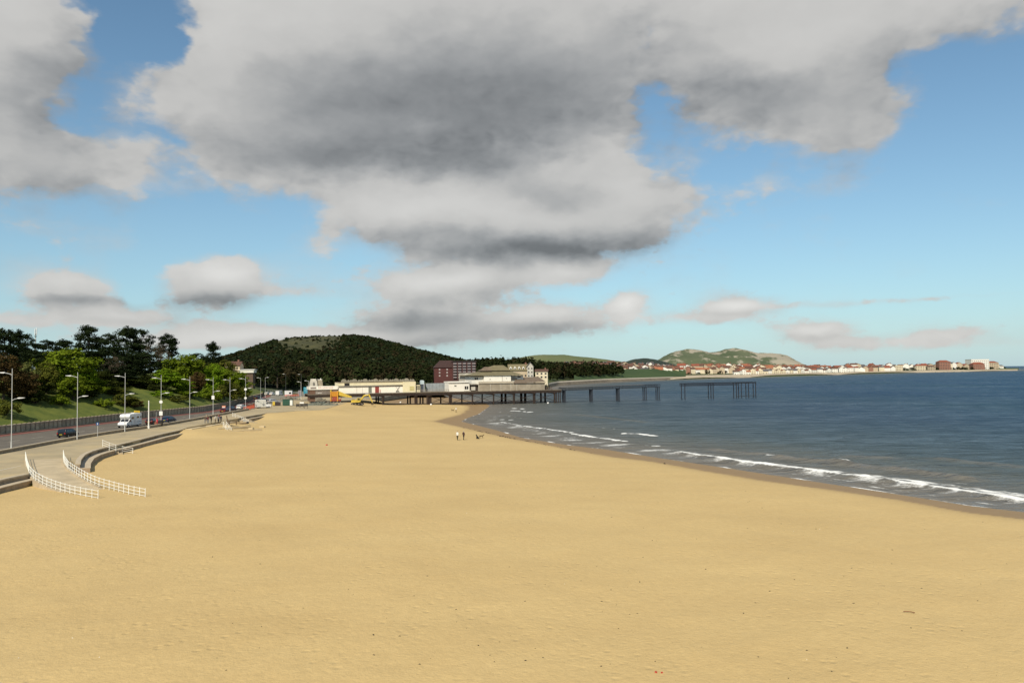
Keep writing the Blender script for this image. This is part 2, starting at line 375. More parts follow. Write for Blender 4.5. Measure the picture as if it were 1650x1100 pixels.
# ---- sand
def sand_material():
    m = bpy.data.materials.new('sand'); m.use_nodes = True; nt = m.node_tree; N, L = nt.nodes, nt.links
    b = N['Principled BSDF']; geo = N.new('ShaderNodeNewGeometry')
    def noise(sc, det=5, st=(1, 1, 1), rough=.6):
        vm = N.new('ShaderNodeVectorMath'); vm.operation = 'MULTIPLY'; L.new(geo.outputs['Position'], vm.inputs[0]); vm.inputs[1].default_value = st
        n = N.new('ShaderNodeTexNoise'); n.inputs['Scale'].default_value = sc; n.inputs['Detail'].default_value = det; n.inputs['Roughness'].default_value = rough
        L.new(vm.outputs[0], n.inputs['Vector']); return n.outputs['Fac']
    def mr(x, a, b_, c, d):
        n = N.new('ShaderNodeMapRange'); L.new(x, n.inputs[0])
        for i, k in enumerate((a, b_, c, d)): n.inputs[i+1].default_value = k
        return n.outputs[0]
    def mix(f, a, b_):
        n = N.new('ShaderNodeMix'); n.data_type = 'RGBA'; L.new(f, n.inputs['Factor'])
        for s, k in (('A', a), ('B', b_)):
            if isinstance(k, tuple): n.inputs[s].default_value = (*k, 1)
            else: L.new(k, n.inputs[s])
        return n.outputs['Result']
    base = mix(mr(noise(.07, 5, (1, 1.6, 1)), .3, .7, 0, 1), (.56, .392, .168), (.65, .468, .207))
    base = mix(mr(noise(.012, 3), .35, .65, 0, .5), base, (.60, .44, .20))
    # faint damp streaks running along the beach
    base = mix(mr(noise(.05, 4, (.35, 1.5, 1)), .56, .75, 0, .30), base, (.47, .325, .135))
    base = mix(mr(noise(2.2, 6), .3, .75, 0, .32), base, (.42, .29, .12))
    base = mix(mr(noise(9, 3), .58, .72, 0, .35), base, (.36, .25, .11))
    at = N.new('ShaderNodeAttribute'); at.attribute_name = 'wet'
    wetc = mix(noise(.5, 4), (.27, .172, .075), (.335, .222, .105))
    col = mix(at.outputs['Fac'], base, wetc)
    L.new(col, b.inputs['Base Color'])
    L.new(mr(at.outputs['Fac'], 0, 1, .92, .62), b.inputs['Roughness']); b.inputs['Specular IOR Level'].default_value = .25
    ad = N.new('ShaderNodeMath'); ad.operation = 'ADD'; L.new(mr(noise(2.6, 4), 0, 1, 0, 1), ad.inputs[0])
    ad2 = N.new('ShaderNodeMath'); ad2.operation = 'MULTIPLY'; L.new(noise(7, 3), ad2.inputs[0]); ad2.inputs[1].default_value = .55
    L.new(ad2.outputs[0], ad.inputs[1])
    vo = N.new('ShaderNodeTexVoronoi'); vo.inputs['Scale'].default_value = 1.5; L.new(geo.outputs['Position'], vo.inputs['Vector'])
    dim = N.new('ShaderNodeMath'); dim.operation = 'MULTIPLY'; L.new(mr(vo.outputs['Distance'], 0, .34, -1.0, 0), dim.inputs[0]); L.new(mr(noise(.16, 4), .46, .60, 0, 1.1), dim.inputs[1])
    ad3 = N.new('ShaderNodeMath'); ad3.operation = 'ADD'; L.new(ad.outputs[0], ad3.inputs[0]); L.new(dim.outputs[0], ad3.inputs[1]); ad = ad3
    bp = N.new('ShaderNodeBump'); bp.inputs['Distance'].default_value = .12; L.new(ad.outputs[0], bp.inputs['Height'])
    L.new(mr(at.outputs['Fac'], 0, 1, .40, .04), bp.inputs['Strength']); L.new(bp.outputs[0], b.inputs['Normal'])
    return m
def build_sand():
    u = np.concatenate([np.linspace(-2.2, -.75, 40)[:-1], np.linspace(-.75, .8, 330), np.linspace(.8, 2.2, 40)[1:]])
    d = np.concatenate([np.linspace(-30, 16, 12)[:-1], 16*np.exp(np.linspace(0, math.log(520/16), 360))])
    D, U = np.meshgrid(d, u, indexing='ij')
    X = U*np.maximum(D, 16); Y = D
    Z, wet, _ = sand_h(X, Y)
    me = npmesh('beach', np.stack([X, Y, Z], -1).reshape(-1, 3), gridfaces(*X.shape), sand_material(), True, {'wet': wet})
    tag(link('beach', me), kind='structure')
build_sand()

# ---- sea
FOAM = [  # pixel polyline, half width in metres, strength, crest height
    ([(1098,731),(1150,738),(1232,751),(1341,764),(1414,773.5),(1486,784),(1559,795),(1650,808),(1760,824)], .8, 1.15, .38),
    ([(1232,749),(1341,760),(1414,768.5),(1486,778),(1559,788),(1650,800),(1760,815)], 1.5, .84, .12),
    ([(1440,772),(1486,777),(1559,785.5),(1650,796.5),(1760,811)], 2.0, .66, .0), ([(1486,772),(1559,780),(1650,790)], 1.2, .52, .0), ([(1120,740),(1232,757),(1341,771),(1414,781),(1486,792)], .7, .56, 0), ([(1300,768),(1414,785),(1559,806),(1650,819)], .6, .6, 0),
    ([(834,686),(870,691),(905,695.5),(921,698.4)], .8, 1.05, .25), ([(925,700.5),(960,706),(1008,713)], .8, 1.2, .3),
    ([(1006,699.5),(1030,700.5),(1054,703)], 1.1, 1.25, .3), ([(1040,719),(1060,719.3)], .6, 1.2, .2),
    ([(819,658.3),(842,659.3)], 1.2, 1.2, .3), ([(824,662.3),(854,664.5)], 1.2, 1.2, .3), ([(799,676),(832,677.5)], .8, .9, .2), ([(809,681),(834,685)], .7, .9, .2),
    ([(803,664),(830,666)], .8, .7, .1), ([(820,671),(832,672)], .9, .9, .1), ([(836,673.5),(850,675)], .6, .7, .1), ([(970,690),(995,692)], .7, .7, .15),
    ([(1238,735),(1250,736)], .5, 1.2, .2), ([(1348,746),(1366,747.5)], .5, 1.1, .2), ([(1255,738),(1360,748),(1480,762),(1560,772)], 1.2, .0, .45),
    ([(1370,735),(1430,738)], 1.0, .0, .2), ([(1520,740),(1640,752)], 1.2, 0, .2), ([(1150,725),(1240,733)], 1.0, 0, .22), ([(930,668),(1040,680)], 1.5, 0, .2),
    ([(770,644),(800,646)], 1.2, .8, .1), ([(1040,641),(1085,640)], 1.6, .35, .1)]
def build_sea():
    m = bpy.data.materials.new('sea_water'); m.use_nodes = True; nt = m.node_tree; N, L = nt.nodes, nt.links
    b = N['Principled BSDF']; geo = N.new('ShaderNodeNewGeometry')
    def noise(sc, det=4, st=(1, 1, 1), rough=.55, dist=0):
        vm = N.new('ShaderNodeVectorMath'); vm.operation = 'MULTIPLY'; L.new(geo.outputs['Position'], vm.inputs[0]); vm.inputs[1].default_value = st
        n = N.new('ShaderNodeTexNoise'); n.inputs['Scale'].default_value = sc; n.inputs['Detail'].default_value = det; n.inputs['Roughness'].default_value = rough
        n.inputs['Distortion'].default_value = dist
        L.new(vm.outputs[0], n.inputs['Vector']); return n.outputs['Fac']
    def mth(op, a, c, clamp=False):
        n = N.new('ShaderNodeMath'); n.operation = op; n.use_clamp = clamp
        for i, k in enumerate((a, c)):
            if isinstance(k, (int, float)): n.inputs[i].default_value = k
            else: L.new(k, n.inputs[i])
        return n.outputs[0]
    def mr(x, a, b_, c, d):
        n = N.new('ShaderNodeMapRange'); L.new(x, n.inputs[0])
        for i, k in enumerate((a, b_, c, d)): n.inputs[i+1].default_value = k
        return n.outputs[0]
    def mix(f, a, b_):
        n = N.new('ShaderNodeMix'); n.data_type = 'RGBA'; L.new(f, n.inputs['Factor'])
        for s, k in (('A', a), ('B', b_)):
            if isinstance(k, tuple): n.inputs[s].default_value = (*k, 1)
            else: L.new(k, n.inputs[s])
        return n.outputs['Result']
    at = N.new('ShaderNodeAttribute'); at.attribute_name = 'shallow'
    af = N.new('ShaderNodeAttribute'); af.attribute_name = 'foam'
    # silt in the water: brown over the shelving sand, green further out, blue where it is deep
    deep = mix(mr(noise(.012, 3, (1, .5, 1)), .35, .65, 0, 1), (.008, .047, .112), (.013, .057, .104))
    water = mix(mr(at.outputs['Fac'], 0, .55, 0, 1), deep, (.078, .098, .094))
    water = mix(mr(at.outputs['Fac'], .45, 1, 0, 1), water, (.20, .175, .14))
    # wind-roughened water: body colour plus the mean reflectance of a choppy surface
    N.remove(b); df = N.new('ShaderNodeBsdfDiffuse'); L.new(water, df.inputs['Color'])
    gl = N.new('ShaderNodeBsdfGlossy'); gl.inputs['Roughness'].default_value = .26
    fr = N.new('ShaderNodeFresnel'); fr.inputs['IOR'].default_value = 1.33
    b = N.new('ShaderNodeMixShader')
    gust = mr(noise(.030, 5, (.30, 1.3, 1), .62), .34, .66, .55, 1.45)        # wind lanes
    chop = mr(noise(.30, 5, (.42, 1.25, 1), .62, .3), .33, .67, .25, 1.75)     # ripple shading put into the reflectance as noise, in place of tilted facets
    L.new(mth('MULTIPLY', mr(fr.outputs[0], .02, .8, .04, .35), mth('MULTIPLY', gust, chop)), b.inputs[0]); L.new(df.outputs[0], b.inputs[1]); L.new(gl.outputs[0], b.inputs[2])
    h = mth('ADD', mth('MULTIPLY', noise(.22, 3, (.45, 1.1, 1), .5, .6), 1.9), mth('ADD', mth('MULTIPLY', noise(.8, 4, (.6, 1.2, 1), .6, .4), .75), mth('MULTIPLY', noise(3.0, 3, (.7, 1.1, 1)), .22)))
    bp = N.new('ShaderNodeBump'); bp.inputs['Strength'].default_value = 1.0; bp.inputs['Distance'].default_value = .8
    L.new(h, bp.inputs['Height'])
    for nd in (df, gl, fr): L.new(bp.outputs[0], nd.inputs['Normal'])
    # foam
    fo = N.new('ShaderNodeBsdfDiffuse'); fo.inputs['Color'].default_value = (.85, .84, .79, 1)
    fn = mth('ADD', mth('MULTIPLY', noise(1.9, 6, (.8, 1, 1), .72, .6), 1.15), mth('MULTIPLY', noise(.25, 3, (1, 1, 1), .6), .5))
    ff = mth('SUBTRACT', mth('MULTIPLY', af.outputs['Fac'], 1.75), mth('MULTIPLY', fn, 1.05))
    sst = N.new('ShaderNodeMapRange'); sst.interpolation_type = 'SMOOTHSTEP'; L.new(ff, sst.inputs[0]); sst.inputs[1].default_value = -.04; sst.inputs[2].default_value = .62
    ms = N.new('ShaderNodeMixShader'); L.new(sst.outputs[0], ms.inputs[0]); L.new(b.outputs[0], ms.inputs[1]); L.new(fo.outputs[0], ms.inputs[2])
    L.new(ms.outputs[0], N['Material Output'].inputs['Surface'])
    u = np.concatenate([np.linspace(-.5, -.14, 14)[:-1], np.linspace(-.14, .69, 560), np.linspace(.69, 3.5, 40)[1:]])
    q = np.concatenate([np.linspace(1.5, .23, 12)[:-1], np.linspace(.23, .034, 330), np.exp(np.linspace(math.log(.034), math.log(.0012), 60))[1:]])
    d = CAMZ/q
    D, U = np.meshgrid(d, u, indexing='ij'); X = U*D; Y = D+0
    pts = np.stack([X.ravel(), Y.ravel()], 1)
    dsea = seg_dist(pts, SEA); isea = inside(pts, SEA)
    sh = np.where(isea, .5*np.exp(-dsea/20.0)+.5*np.exp(-dsea/120.0), 1.0)
    dn = seg_dist(pts, edge_w, False)
    Z = np.zeros(len(pts)); foam = np.zeros(len(pts))
    near = np.clip((260-pts[:, 1])/120, 0, 1)
    Z += near*np.clip(dsea/12, 0, 1)*(.15*vnoise(pts[:, 0]*.45, pts[:, 1], 8.5, 3, 3)+.07*vnoise(pts[:, 0]*.5, pts[:, 1], 3.6, 5, 2))
    for poly, hw, strg, ch in FOAM:
        w = [tuple(P(x, y, 0).xy) for x, y in poly]
        bb = np.asarray(w); sel = np.where((pts[:, 0] > bb[:, 0].min()-8) & (pts[:, 0] < bb[:, 0].max()+8) & (pts[:, 1] > bb[:, 1].min()-10) & (pts[:, 1] < bb[:, 1].max()+10))[0]
        if len(sel) == 0: continue
        jit = .45*vnoise(pts[sel, 0], pts[sel, 1], 4.0, 4, 3)*min(1.0, hw)
        ds = np.abs(seg_dist(pts[sel], w, False)+jit)
        hwv = hw*(1+.35*vnoise(pts[sel, 0], pts[sel, 1], 9.0, 5, 2))
        brk = np.clip(.86+.42*vnoise(pts[sel, 0], pts[sel, 1], 7.0, 2, 3), .3, 1.15)      # crests break unevenly along their length
        foam[sel] = np.maximum(foam[sel], strg*brk*np.exp(-(ds/hwv)**2))
        if strg == 0: sh[sel] = np.minimum(1, sh[sel]+.20*np.exp(-((ds)/1.6)**2))       # silt lifted in a rising swell
        Z[sel] += ch*np.exp(-(ds/1.3)**2)
    # lacy swash along the water's edge and scattered bubbles behind the breakers
    e = np.where(isea, dn, 99)
    foam = np.maximum(foam, .95*np.exp(-((e-.35-.3*vnoise(pts[:, 0], pts[:, 1], 6, 6, 2))/.45)**2)*(.55+.6*vnoise(pts[:, 0], pts[:, 1], 11, 7, 2)))
    zone = np.exp(-((e-7)/6.5)**2)*(pts[:, 1] < 240)
    foam = np.maximum(foam, zone*(.50+.30*vnoise(pts[:, 0]*.5, pts[:, 1], 5, 1, 3)))
    # occasional whitecaps offshore
    wc = vnoise(pts[:, 0]*.35, pts[:, 1], 14, 2, 4)
    foam = np.maximum(foam, np.clip((wc-.93)*4, 0, .8)*np.clip(dsea/40, 0, 1)*(pts[:, 1] < 900))
    Z = np.where(isea, Z, Z*np.exp(-dsea/2))-.004
    me = npmesh('sea', np.concatenate([pts, Z[:, None]], 1), gridfaces(*X.shape), m, True, {'shallow': sh, 'foam': foam})
    tag(link('sea', me), kind='structure')
build_sea()

# ------------------------------------------------------------------ promenade, road, walls, bank
ZP = 2.2
concrete = mat('pale_concrete', (.46, .37, .24), .9, .2, .6, .3, 8)
promm = mat('promenade_tarmac', (.40, .32, .19), .92, .13, .25, .15, 6)
def drift(m_, c, lo, hi, amt):
    nt = m_.node_tree; N, L = nt.nodes, nt.links; b = N['Principled BSDF']; src = b.inputs['Base Color'].links[0].from_socket
    geo = N.new('ShaderNodeNewGeometry'); n = N.new('ShaderNodeTexNoise'); n.inputs['Scale'].default_value = .16; n.inputs['Detail'].default_value = 7; n.inputs['Roughness'].default_value = .65; L.new(geo.outputs['Position'], n.inputs['Vector'])
    mr = N.new('ShaderNodeMapRange'); L.new(n.outputs['Fac'], mr.inputs[0])
    for i, k in enumerate((lo, hi, 0, amt)): mr.inputs[i+1].default_value = k
    mx = N.new('ShaderNodeMix'); mx.data_type = 'RGBA'; L.new(mr.outputs[0], mx.inputs['Factor']); L.new(src, mx.inputs['A']); mx.inputs['B'].default_value = (*c, 1); L.new(mx.outputs['Result'], b.inputs['Base Color'])
drift(promm, (.52, .40, .21), .46, .66, .8)
roadm = mat('asphalt', (.135, .115, .088), .9, .2, .35, .2, 10)
drift(roadm, (.19, .165, .125), .5, .7, .6)
cyclem = mat('red_cycle_surface', (.20, .075, .055), .92, .2, .5, .1, 8)
wallm = mat('brown_sea_wall', (.33, .25, .165), .9, .3, .9, .4, 5)
copem = mat('pale_coping', (.50, .41, .28), .85, .15, 1.2, .2, 6)
stonem = mat('grey_wall_stone', (.40, .335, .225), .9, .25, 1.1, .4, 4, rnd=.12)
whitep = mat('white_railing_paint', (.80, .78, .70), .45, .06, 2)
linem = mat('white_road_paint', (.62, .56, .44), .8, .15, 2)
grassm = mat('grass', (.068, .098, .009), .95, .3, .35, .5, 3, col2=(.15, .165, .022))
lampm = mat('lamp_paint', (.50, .50, .47), .4, .1, 1)

WALLPX = [(0,731),(82,715),(131,706),(190,696.5),(240,689.5),(269,685),(320,675.8),(346,670.5),(377,664.8),(400,660.5)]
wall_pts = [(-71.5, 40), (-72.5, 90)]+[tuple(P(x, y, ZP).xy) for x, y in WALLPX]
wallx = interp([(p[1], p[0]) for p in wall_pts])
WALL_END = wall_pts[-1][1]
OUT1 = [(-52, 40), (-53.5, 70)]+[tuple(P(x, y, ZP).xy) for x, y in [(0,773),(30,766.5),(47,763)]]
OUT2 = [tuple(P(x, y, ZP).xy) for x, y in [(129,747),(130,740),(137,732),(150,726),(172,720),(190,716.5),(225,708),(260,699),(293,692)]]
OUT3 = [tuple(P(x, y, ZP).xy) for x, y in [(384,673.5),(405,669.5),(429,665.5)]]
slipL = [(41,741,2.2),(43,752,2.1),(47,765,1.9),(56,774.5,1.62),(66,780.5,1.4),(80,787,1.15),(100,794,.95),(118,799,.85),(138,803.2,.8),(158,807,.75)]
slipR = [(102,738,2.2),(103.5,747,2.1),(110,757,1.9),(120,764,1.7),(131,771,1.5),(145,779,1.25),(161,785.5,1.05),(180,791,.9),(206,798,.8),(234,804,.75)]
slL = [P(*p) for p in slipL]; slR = [P(*p) for p in slipR]

def strip(name, left, right, m_, z=None, thick=None):
    b = MB()
    for i in range(len(left)-1):
        q = [left[i], right[i], right[i+1], left[i+1]]
        vs = [(p[0], p[1], (p[2] if len(p) > 2 else z)) for p in q]
        b.add(vs, [(0, 1, 2, 3)])
    return b.build(name, m_)
def sheet(name, pts, z, m_, zb=None):
    b = MB(); n = len(pts)
    if zb is None: b.add([(x, y, z) for x, y in pts], [tuple(range(n))])
    else:
        b.prism([(x, y) for x, y in pts], zb, z, 'z')
    me = b.mesh(name, m_)
    bm = bmesh.new(); bm.from_mesh(me); bmesh.ops.triangulate(bm, faces=bm.faces); bmesh.ops.recalc_face_normals(bm, faces=bm.faces); bm.to_mesh(me); bm.free()
    o = link(name, me); return tag(o, kind='structure')
ypr = np.linspace(40, WALL_END, 60)
endp = [tuple(P(x, y, ZP).xy) for x, y in [(445,664.5),(475,662),(500,661),(520,660)]]
prom_poly = OUT1+[tuple(slL[0].xy), tuple(slR[0].xy)]+OUT2+[tuple(P(302,688.5,ZP).xy), tuple(P(380,674.5,ZP).xy)]+OUT3+endp+[tuple(P(560,648,ZP).xy), (-60, 345), (-98, 372)]+[(float(wallx(y)), y) for y in ypr[::-1]]
sheet('promenade', prom_poly, ZP+.004, promm, .2)
XW = [(40, -101), (154, -99), (198, -97), (236, -92), (269, -96), (338, -111), (378, -119), (430, -134)]
xw = interp(XW)
yr = np.linspace(40, 430, 60)
sheet('road', [(float(wallx(y)) if y < WALL_END else float(np.interp(y, [WALL_END, 350, 430], [wallx(WALL_END), -84, -70])), y) for y in yr]+[(float(xw(y))-.3, y) for y in yr[::-1]], ZP-.03, roadm, 1.2)
sheet('works_compound', [(-170, 290), (-64, 290), (-58, 350), (-52, 405), (-66, 470), (-220, 470)], ZP-.012, mat('compound_gravel', (.22, .20, .15), .95, .25, .4, .4, 3), .5)
# red cycle lane and kerb beside the retaining wall
for nm, o0, o1, z0, z1, mm in (('cycle_lane', 4.2, 1.5, 1.9, ZP+.0, cyclem), ('pavement', 1.5, .0, 1.9, ZP+.12, mat('dark_pavement', (.10, .08, .06), .9, .2, .6, .2))):
    b = MB(); ys = np.linspace(40, 425, 70)
    for a, c in zip(ys[:-1], ys[1:]):
        xa, xb = float(xw(a)), float(xw(c))
        for (p, q) in (((xa+o0, a), (xb+o0, c)),):
            b.add([(xa+o1, a, z1), (xa+o0, a, z1), (xb+o0, c, z1), (xb+o1, c, z1), (xa+o0, a, z0), (xb+o0, c, z0)], [(0, 1, 2, 3), (1, 4, 5, 2)])
    tag(b.build(nm, mm), kind='structure')
# painted lines: road centre dashes, promenade line
b = MB()
for y in np.arange(60, 330, 7):
    x = (float(wallx(y))+float(xw(y)))/2+1.5 if y < WALL_END else (float(xw(y))+10)
    b.box(x-.06, x+.06, y, y+3, ZP-.03, ZP-.022)
for y in np.arange(60, 200, 2.5):
    x = float(wallx(y))-2.6; b.box(x-.05, x+.05, y, y+1.6, ZP-.03, ZP-.022)
tag(b.build('road_markings', linem), kind='structure')
a, c = P(-30, 764, ZP), P(34, 750, ZP)
b = MB(); b.bar((a.x, a.y, ZP+.008), (c.x, c.y, ZP+.008), .16, .01); tag(b.build('promenade_line', linem), kind='structure')

# low wall between road and promenade, in lengths with coping
lw = thing('promenade_wall', 'long low brown wall with pale coping between road and promenade', 'wall', (float(wallx(60)), 60, ZP))
def walllen(parent, pts, z0, z1, th, mbody, mcope, cope_h=.12, over=.07, name='wall_panel'):
    base = parent.location
    for (x0, y0), (x1, y1) in zip(pts[:-1], pts[1:]):
        a, c = Vector((x0, y0, 0)), Vector((x1, y1, 0)); d = (c-a); n = Vector((-d.y, d.x, 0)).normalized()*th/2
        g = d.normalized()*.012
        def bx(o, s, zz0, zz1):
            vs = []
            for zz in (zz0, zz1):
                for p in (a+g-n*s, c-g-n*s, c-g+n*s, a+g+n*s): vs.append((p.x-base[0], p.y-base[1], zz-base[2]))
            o.add(vs, [(0,3,2,1),(4,5,6,7),(0,1,5,4),(1,2,6,5),(2,3,7,6),(3,0,4,7)]); return o
        bx(MB(), 1, z0, z1).build(name, mbody, parent)
        bx(MB(), 1+2*over/th, z1, z1+cope_h).build('coping', mcope, parent)
def resample(pts, step):
    pts = [Vector((p[0], p[1], p[2] if len(p) > 2 else 0)) for p in pts]; out = [pts[0]]; acc = 0
    total = sum((q-p).length for p, q in zip(pts[:-1], pts[1:])); n = max(1, round(total/step)); st = total/n
    seg = 0; pos = pts[0].copy(); need = st; i = 0
    while len(out) < n and i < len(pts)-1:
        d = (pts[i+1]-pos).length
        if d >= need: pos = pos+(pts[i+1]-pos).normalized()*need; out.append(pos.copy()); need = st
        else: need -= d; i += 1; pos = pts[i].copy()
    if len(out) < n+1: out.append(pts[-1])
    return out
walllen(lw, [tuple(p.xy) for p in resample([(float(wallx(y)), y) for y in np.linspace(58, WALL_END, 40)], 4.0)], ZP-.2, ZP+.42, .38, wallm, copem)

# two-step sea wall down to the sand
def seawall(label, pts, group=None, step=3.2):
    pts = [Vector((x, y, 0)) for x, y in pts]
    base = (pts[0].x, pts[0].y, .3)
    t = thing('sea_wall', label, 'wall', base, 0, group)
    rs = resample([(p.x, p.y) for p in pts], step)
    def off(i, o):
        a = rs[max(i-1, 0)]; c = rs[min(i+1, len(rs)-1)]; d = (c-a).normalized(); n = Vector((d.y, -d.x, 0)); return rs[i]+n*o
    for i in range(len(rs)-1):
        def blk(o0, o1, z0, z1, nm, mm):
            b = MB(); q = [off(i, o0), off(i+1, o0), off(i+1, o1), off(i, o1)]
            vs = [(p.x-base[0], p.y-base[1], z-base[2]) for z in (z0, z1) for p in q]
            b.add(vs, [(0,3,2,1),(4,5,6,7),(0,1,5,4),(1,2,6,5),(2,3,7,6),(3,0,4,7)]); return b.build(nm, mm, t)
        blk(-.55, .06, ZP-.12, ZP+.03, 'coping', copem)
        blk(-.4, 0, .3, ZP-.121, 'wall_panel', wallm)
        blk(.001, 1.15, .3, 1.58, 'ledge', wallm)
        blk(.002, 1.2, 1.581, 1.66, 'ledge_top', copem)
    return t
seawall('stepped brown sea wall left of the slipway, weeds at its foot', OUT1)
seawall('curved stepped brown sea wall between the slipway and the sandy steps', OUT2, step=2.6)
seawall('short stepped sea wall beyond the group of people, near the orange barriers', OUT3)

# slipway
t = thing('slipway', 'pale concrete slipway running down to the sand between two white railings', 'slipway', (slL[0].x, slL[0].y, .5))
b = MB(); n = len(slL); B = t.location
for i in range(n-1):
    q = [slL[i], slR[i], slR[i+1], slL[i+1]]
    b.add([(p.x-B[0], p.y-B[1], p.z+.01-B[2]-(.0 if k < 2 else 0)) for k, p in enumerate(q)], [(0, 1, 2, 3)])
# surface dips under the drifted sand toward the end
b.v = [(x, y, z) for x, y, z in b.v]
b.build('ramp', mat('sandy_concrete', (.50, .40, .25), .9, .16, .5, .2, 6), t)
for side, nm in ((slL, 'kerb'), (slR, 'kerb')):
    b = MB()
    for i in range(6):
        p, q = side[i], side[i+1]; d = (q-p); d.z = 0; nn = Vector((-d.y, d.x, 0)).normalized()*.16
        vs = []
        for zz in (0, 1):
            for e, s in ((p, -1), (q, -1), (q, 1), (p, 1)):
                w = e+nn*s; vs.append((w.x-B[0], w.y-B[1], (.2 if zz == 0 else e.z+.12)-B[2]))
        b.add(vs, [(0,3,2,1),(4,5,6,7),(0,1,5,4),(1,2,6,5),(2,3,7,6),(3,0,4,7)])
    b.build(nm, concrete, t)

POSTME = {}
def railing(label, pts, spacing=1.35, h=1.02, rails=(1.0, .66, .33), z_from=None, group='white beach railings', r=.027, closed_ends=True):
    rs = resample([tuple(p) for p in pts], spacing); base = rs[0].copy()
    t = thing('white_railing', label, 'railing', base, 0, group)
    key = round(h, 2)
    if key not in POSTME:
        b = MB(); b.tube((0, 0, -.35), (0, 0, h+.03), r*1.6, r*1.4, 8); b.tube((0, 0, h+.03), (0, 0, h+.10), r*1.9, r*.8, 8); POSTME[key] = b.mesh('post', whitep)
    for p in rs: link('post', POSTME[key], t, tuple(p-base))
    for f in rails:
        b = MB()
        for p, q in zip(rs[:-1], rs[1:]): b.tube(tuple(p-base+Vector((0, 0, h*f))), tuple(q-base+Vector((0, 0, h*f))), r, n=6)
        b.build('rail', whitep, t)
    return t
railing('white post-and-rail railing on the left side of the slipway', slL, 1.15)
railing('white post-and-rail railing on the right side of the slipway', slR, 1.15)
railing('short white railing down the beach steps by the curved sea wall', [P(165.3,719.5,2.2), P(182.5,726.5,1.6), P(195.6,729,1.15), P(214,732.5,.75)], 1.6)
railing('white railing down the steps at the short far sea wall', [P(374.6,671.5,2.2), P(385,676,1.6), P(400.6,683.5,.85)], 1.5)
pa, pb = P(359.5,687,2.2), P(366.5,697.5,.9)
railing('white railing at the sandy steps, nearer of a close pair', [pa, pb], 1.2)
railing('white railing at the sandy steps, farther of a close pair', [P(364.5,687,2.2), P(373,697,.9)], 1.2)

# flights of steps
def steps(label, p0, p1, width, n, m_, along):
    t = thing('beach_steps', label, 'steps', p0); d = (p1-p0); dz = d.z; d.z = 0; L_ = d.length; d.normalize(); w = Vector((-d.y, d.x, 0))*along
    for i in range(n):
        b = MB(); a0, a1 = L_*i/n, L_*(i+1)/n; zt = dz*(i+.3)/n
        q = [d*a0, d*a1, d*a1+w*width, d*a0+w*width]
        vs = [(p.x, p.y, z) for z in (-1.9, zt) for p in q]
        b.add(vs, [(0,3,2,1),(4,5,6,7),(0,1,5,4),(1,2,6,5),(2,3,7,6),(3,0,4,7)]); b.build('step', m_, t)
    return t
steps('concrete steps through the curved sea wall beside a short white railing', P(163.5,720.5,2.2), P(205,733,.8), 2.6, 6, concrete, 1)
steps('steps at the short far sea wall beside a white railing', P(373,672,2.2), P(396,683,.9), 3, 5, concrete, 1)
sandstep = mat('sand_covered_step', (.53, .42, .25), .95, .12, .5, .3, 3)
sa, sb = P(302,689,2.2), P(384,674.5,2.2)
def sandsteps():
    t = thing('sandy_terrace_steps', 'broad low concrete steps half buried in sand near the group of people', 'steps', (sa.x, sa.y, .4))
    # a wide flight projecting onto the beach
    q0 = [P(296,691.5,2.2), P(360,680,2.2), P(366,684.5,2.2), P(421,685.5,1.6), P(424,689,1.4)]
    for i, (px0, py0, px1, py1, z, dep) in enumerate([(300,690.8,372,679.5,2.19,2.4),(304,694.2,400,686,1.86,1.6),(312,697.5,420,690.5,1.42,1.2)]):
        a, c = P(px0, py0, z), P(px1, py1, z); d = (c-a); n = Vector((d.y, -d.x, 0)).normalized()
        q = [a-n*.2, c-n*.2, c+n*dep*.5, a+n*dep*.5]
        rs = 7
        for k in range(rs):
            b = MB(); f0, f1 = k/rs+.001, (k+1)/rs-.001
            e = [q[0].lerp(q[1], f0), q[0].lerp(q[1], f1), q[3].lerp(q[2], f1), q[3].lerp(q[2], f0)]
            vs = [(p.x-sa.x, p.y-sa.y, zz-.4) for zz in (.2, z+.05*math.sin(k*2.3+i)) for p in e]
            b.add(vs, [(0,3,2,1),(4,5,6,7),(0,1,5,4),(1,2,6,5),(2,3,7,6),(3,0,4,7)]); b.build('step', sandstep, t)
    for px, py in ((422.5,691),(404,694),(345,698)):
        p = P(px, py, .8); b = MB(); b.box(p.x-sa.x-.6, p.x-sa.x+.6, p.y-sa.y-.5, p.y-sa.y+.5, 0, 1.1); b.build('block', sandstep, t, .08)
sandsteps()

# retaining wall on the inland side: one object per panel
rw = thing('retaining_wall', 'grey panelled retaining wall below the grass bank along the road', 'wall', (float(xw(60)), 60, ZP))
pts = resample([(float(xw(y)), y) for y in np.linspace(70, 395, 80)], 1.5)
b = MB(); b.box(-.16, .16, .02, 1.46, -.3, 1.5); pan = b.mesh('wall_panel', stonem)
b = MB(); b.box(-.24, .26, -.14, .14, -.3, 1.72); pie = b.mesh('wall_pier', mat('dark_wall_stone', (.29, .24, .165), .9, .25, 1.0, .4, 4, rnd=.15))
b = MB(); b.box(-.27, .27, 0, 1.5, 1.502, 1.64); cop = b.mesh('coping', copem)
for i in range(len(pts)-1):
    p, q = pts[i], pts[i+1]; d = q-p; rz = math.atan2(-d.x, d.y); l = p-Vector((*rw.location.xy, 0))
    ok = link('wall_panel', pan, rw, (l.x, l.y, 0), rz)
    link('wall_pier', pie, rw, (l.x, l.y, 0), rz)
    link('coping', cop, rw, (l.x, l.y, 0), rz)

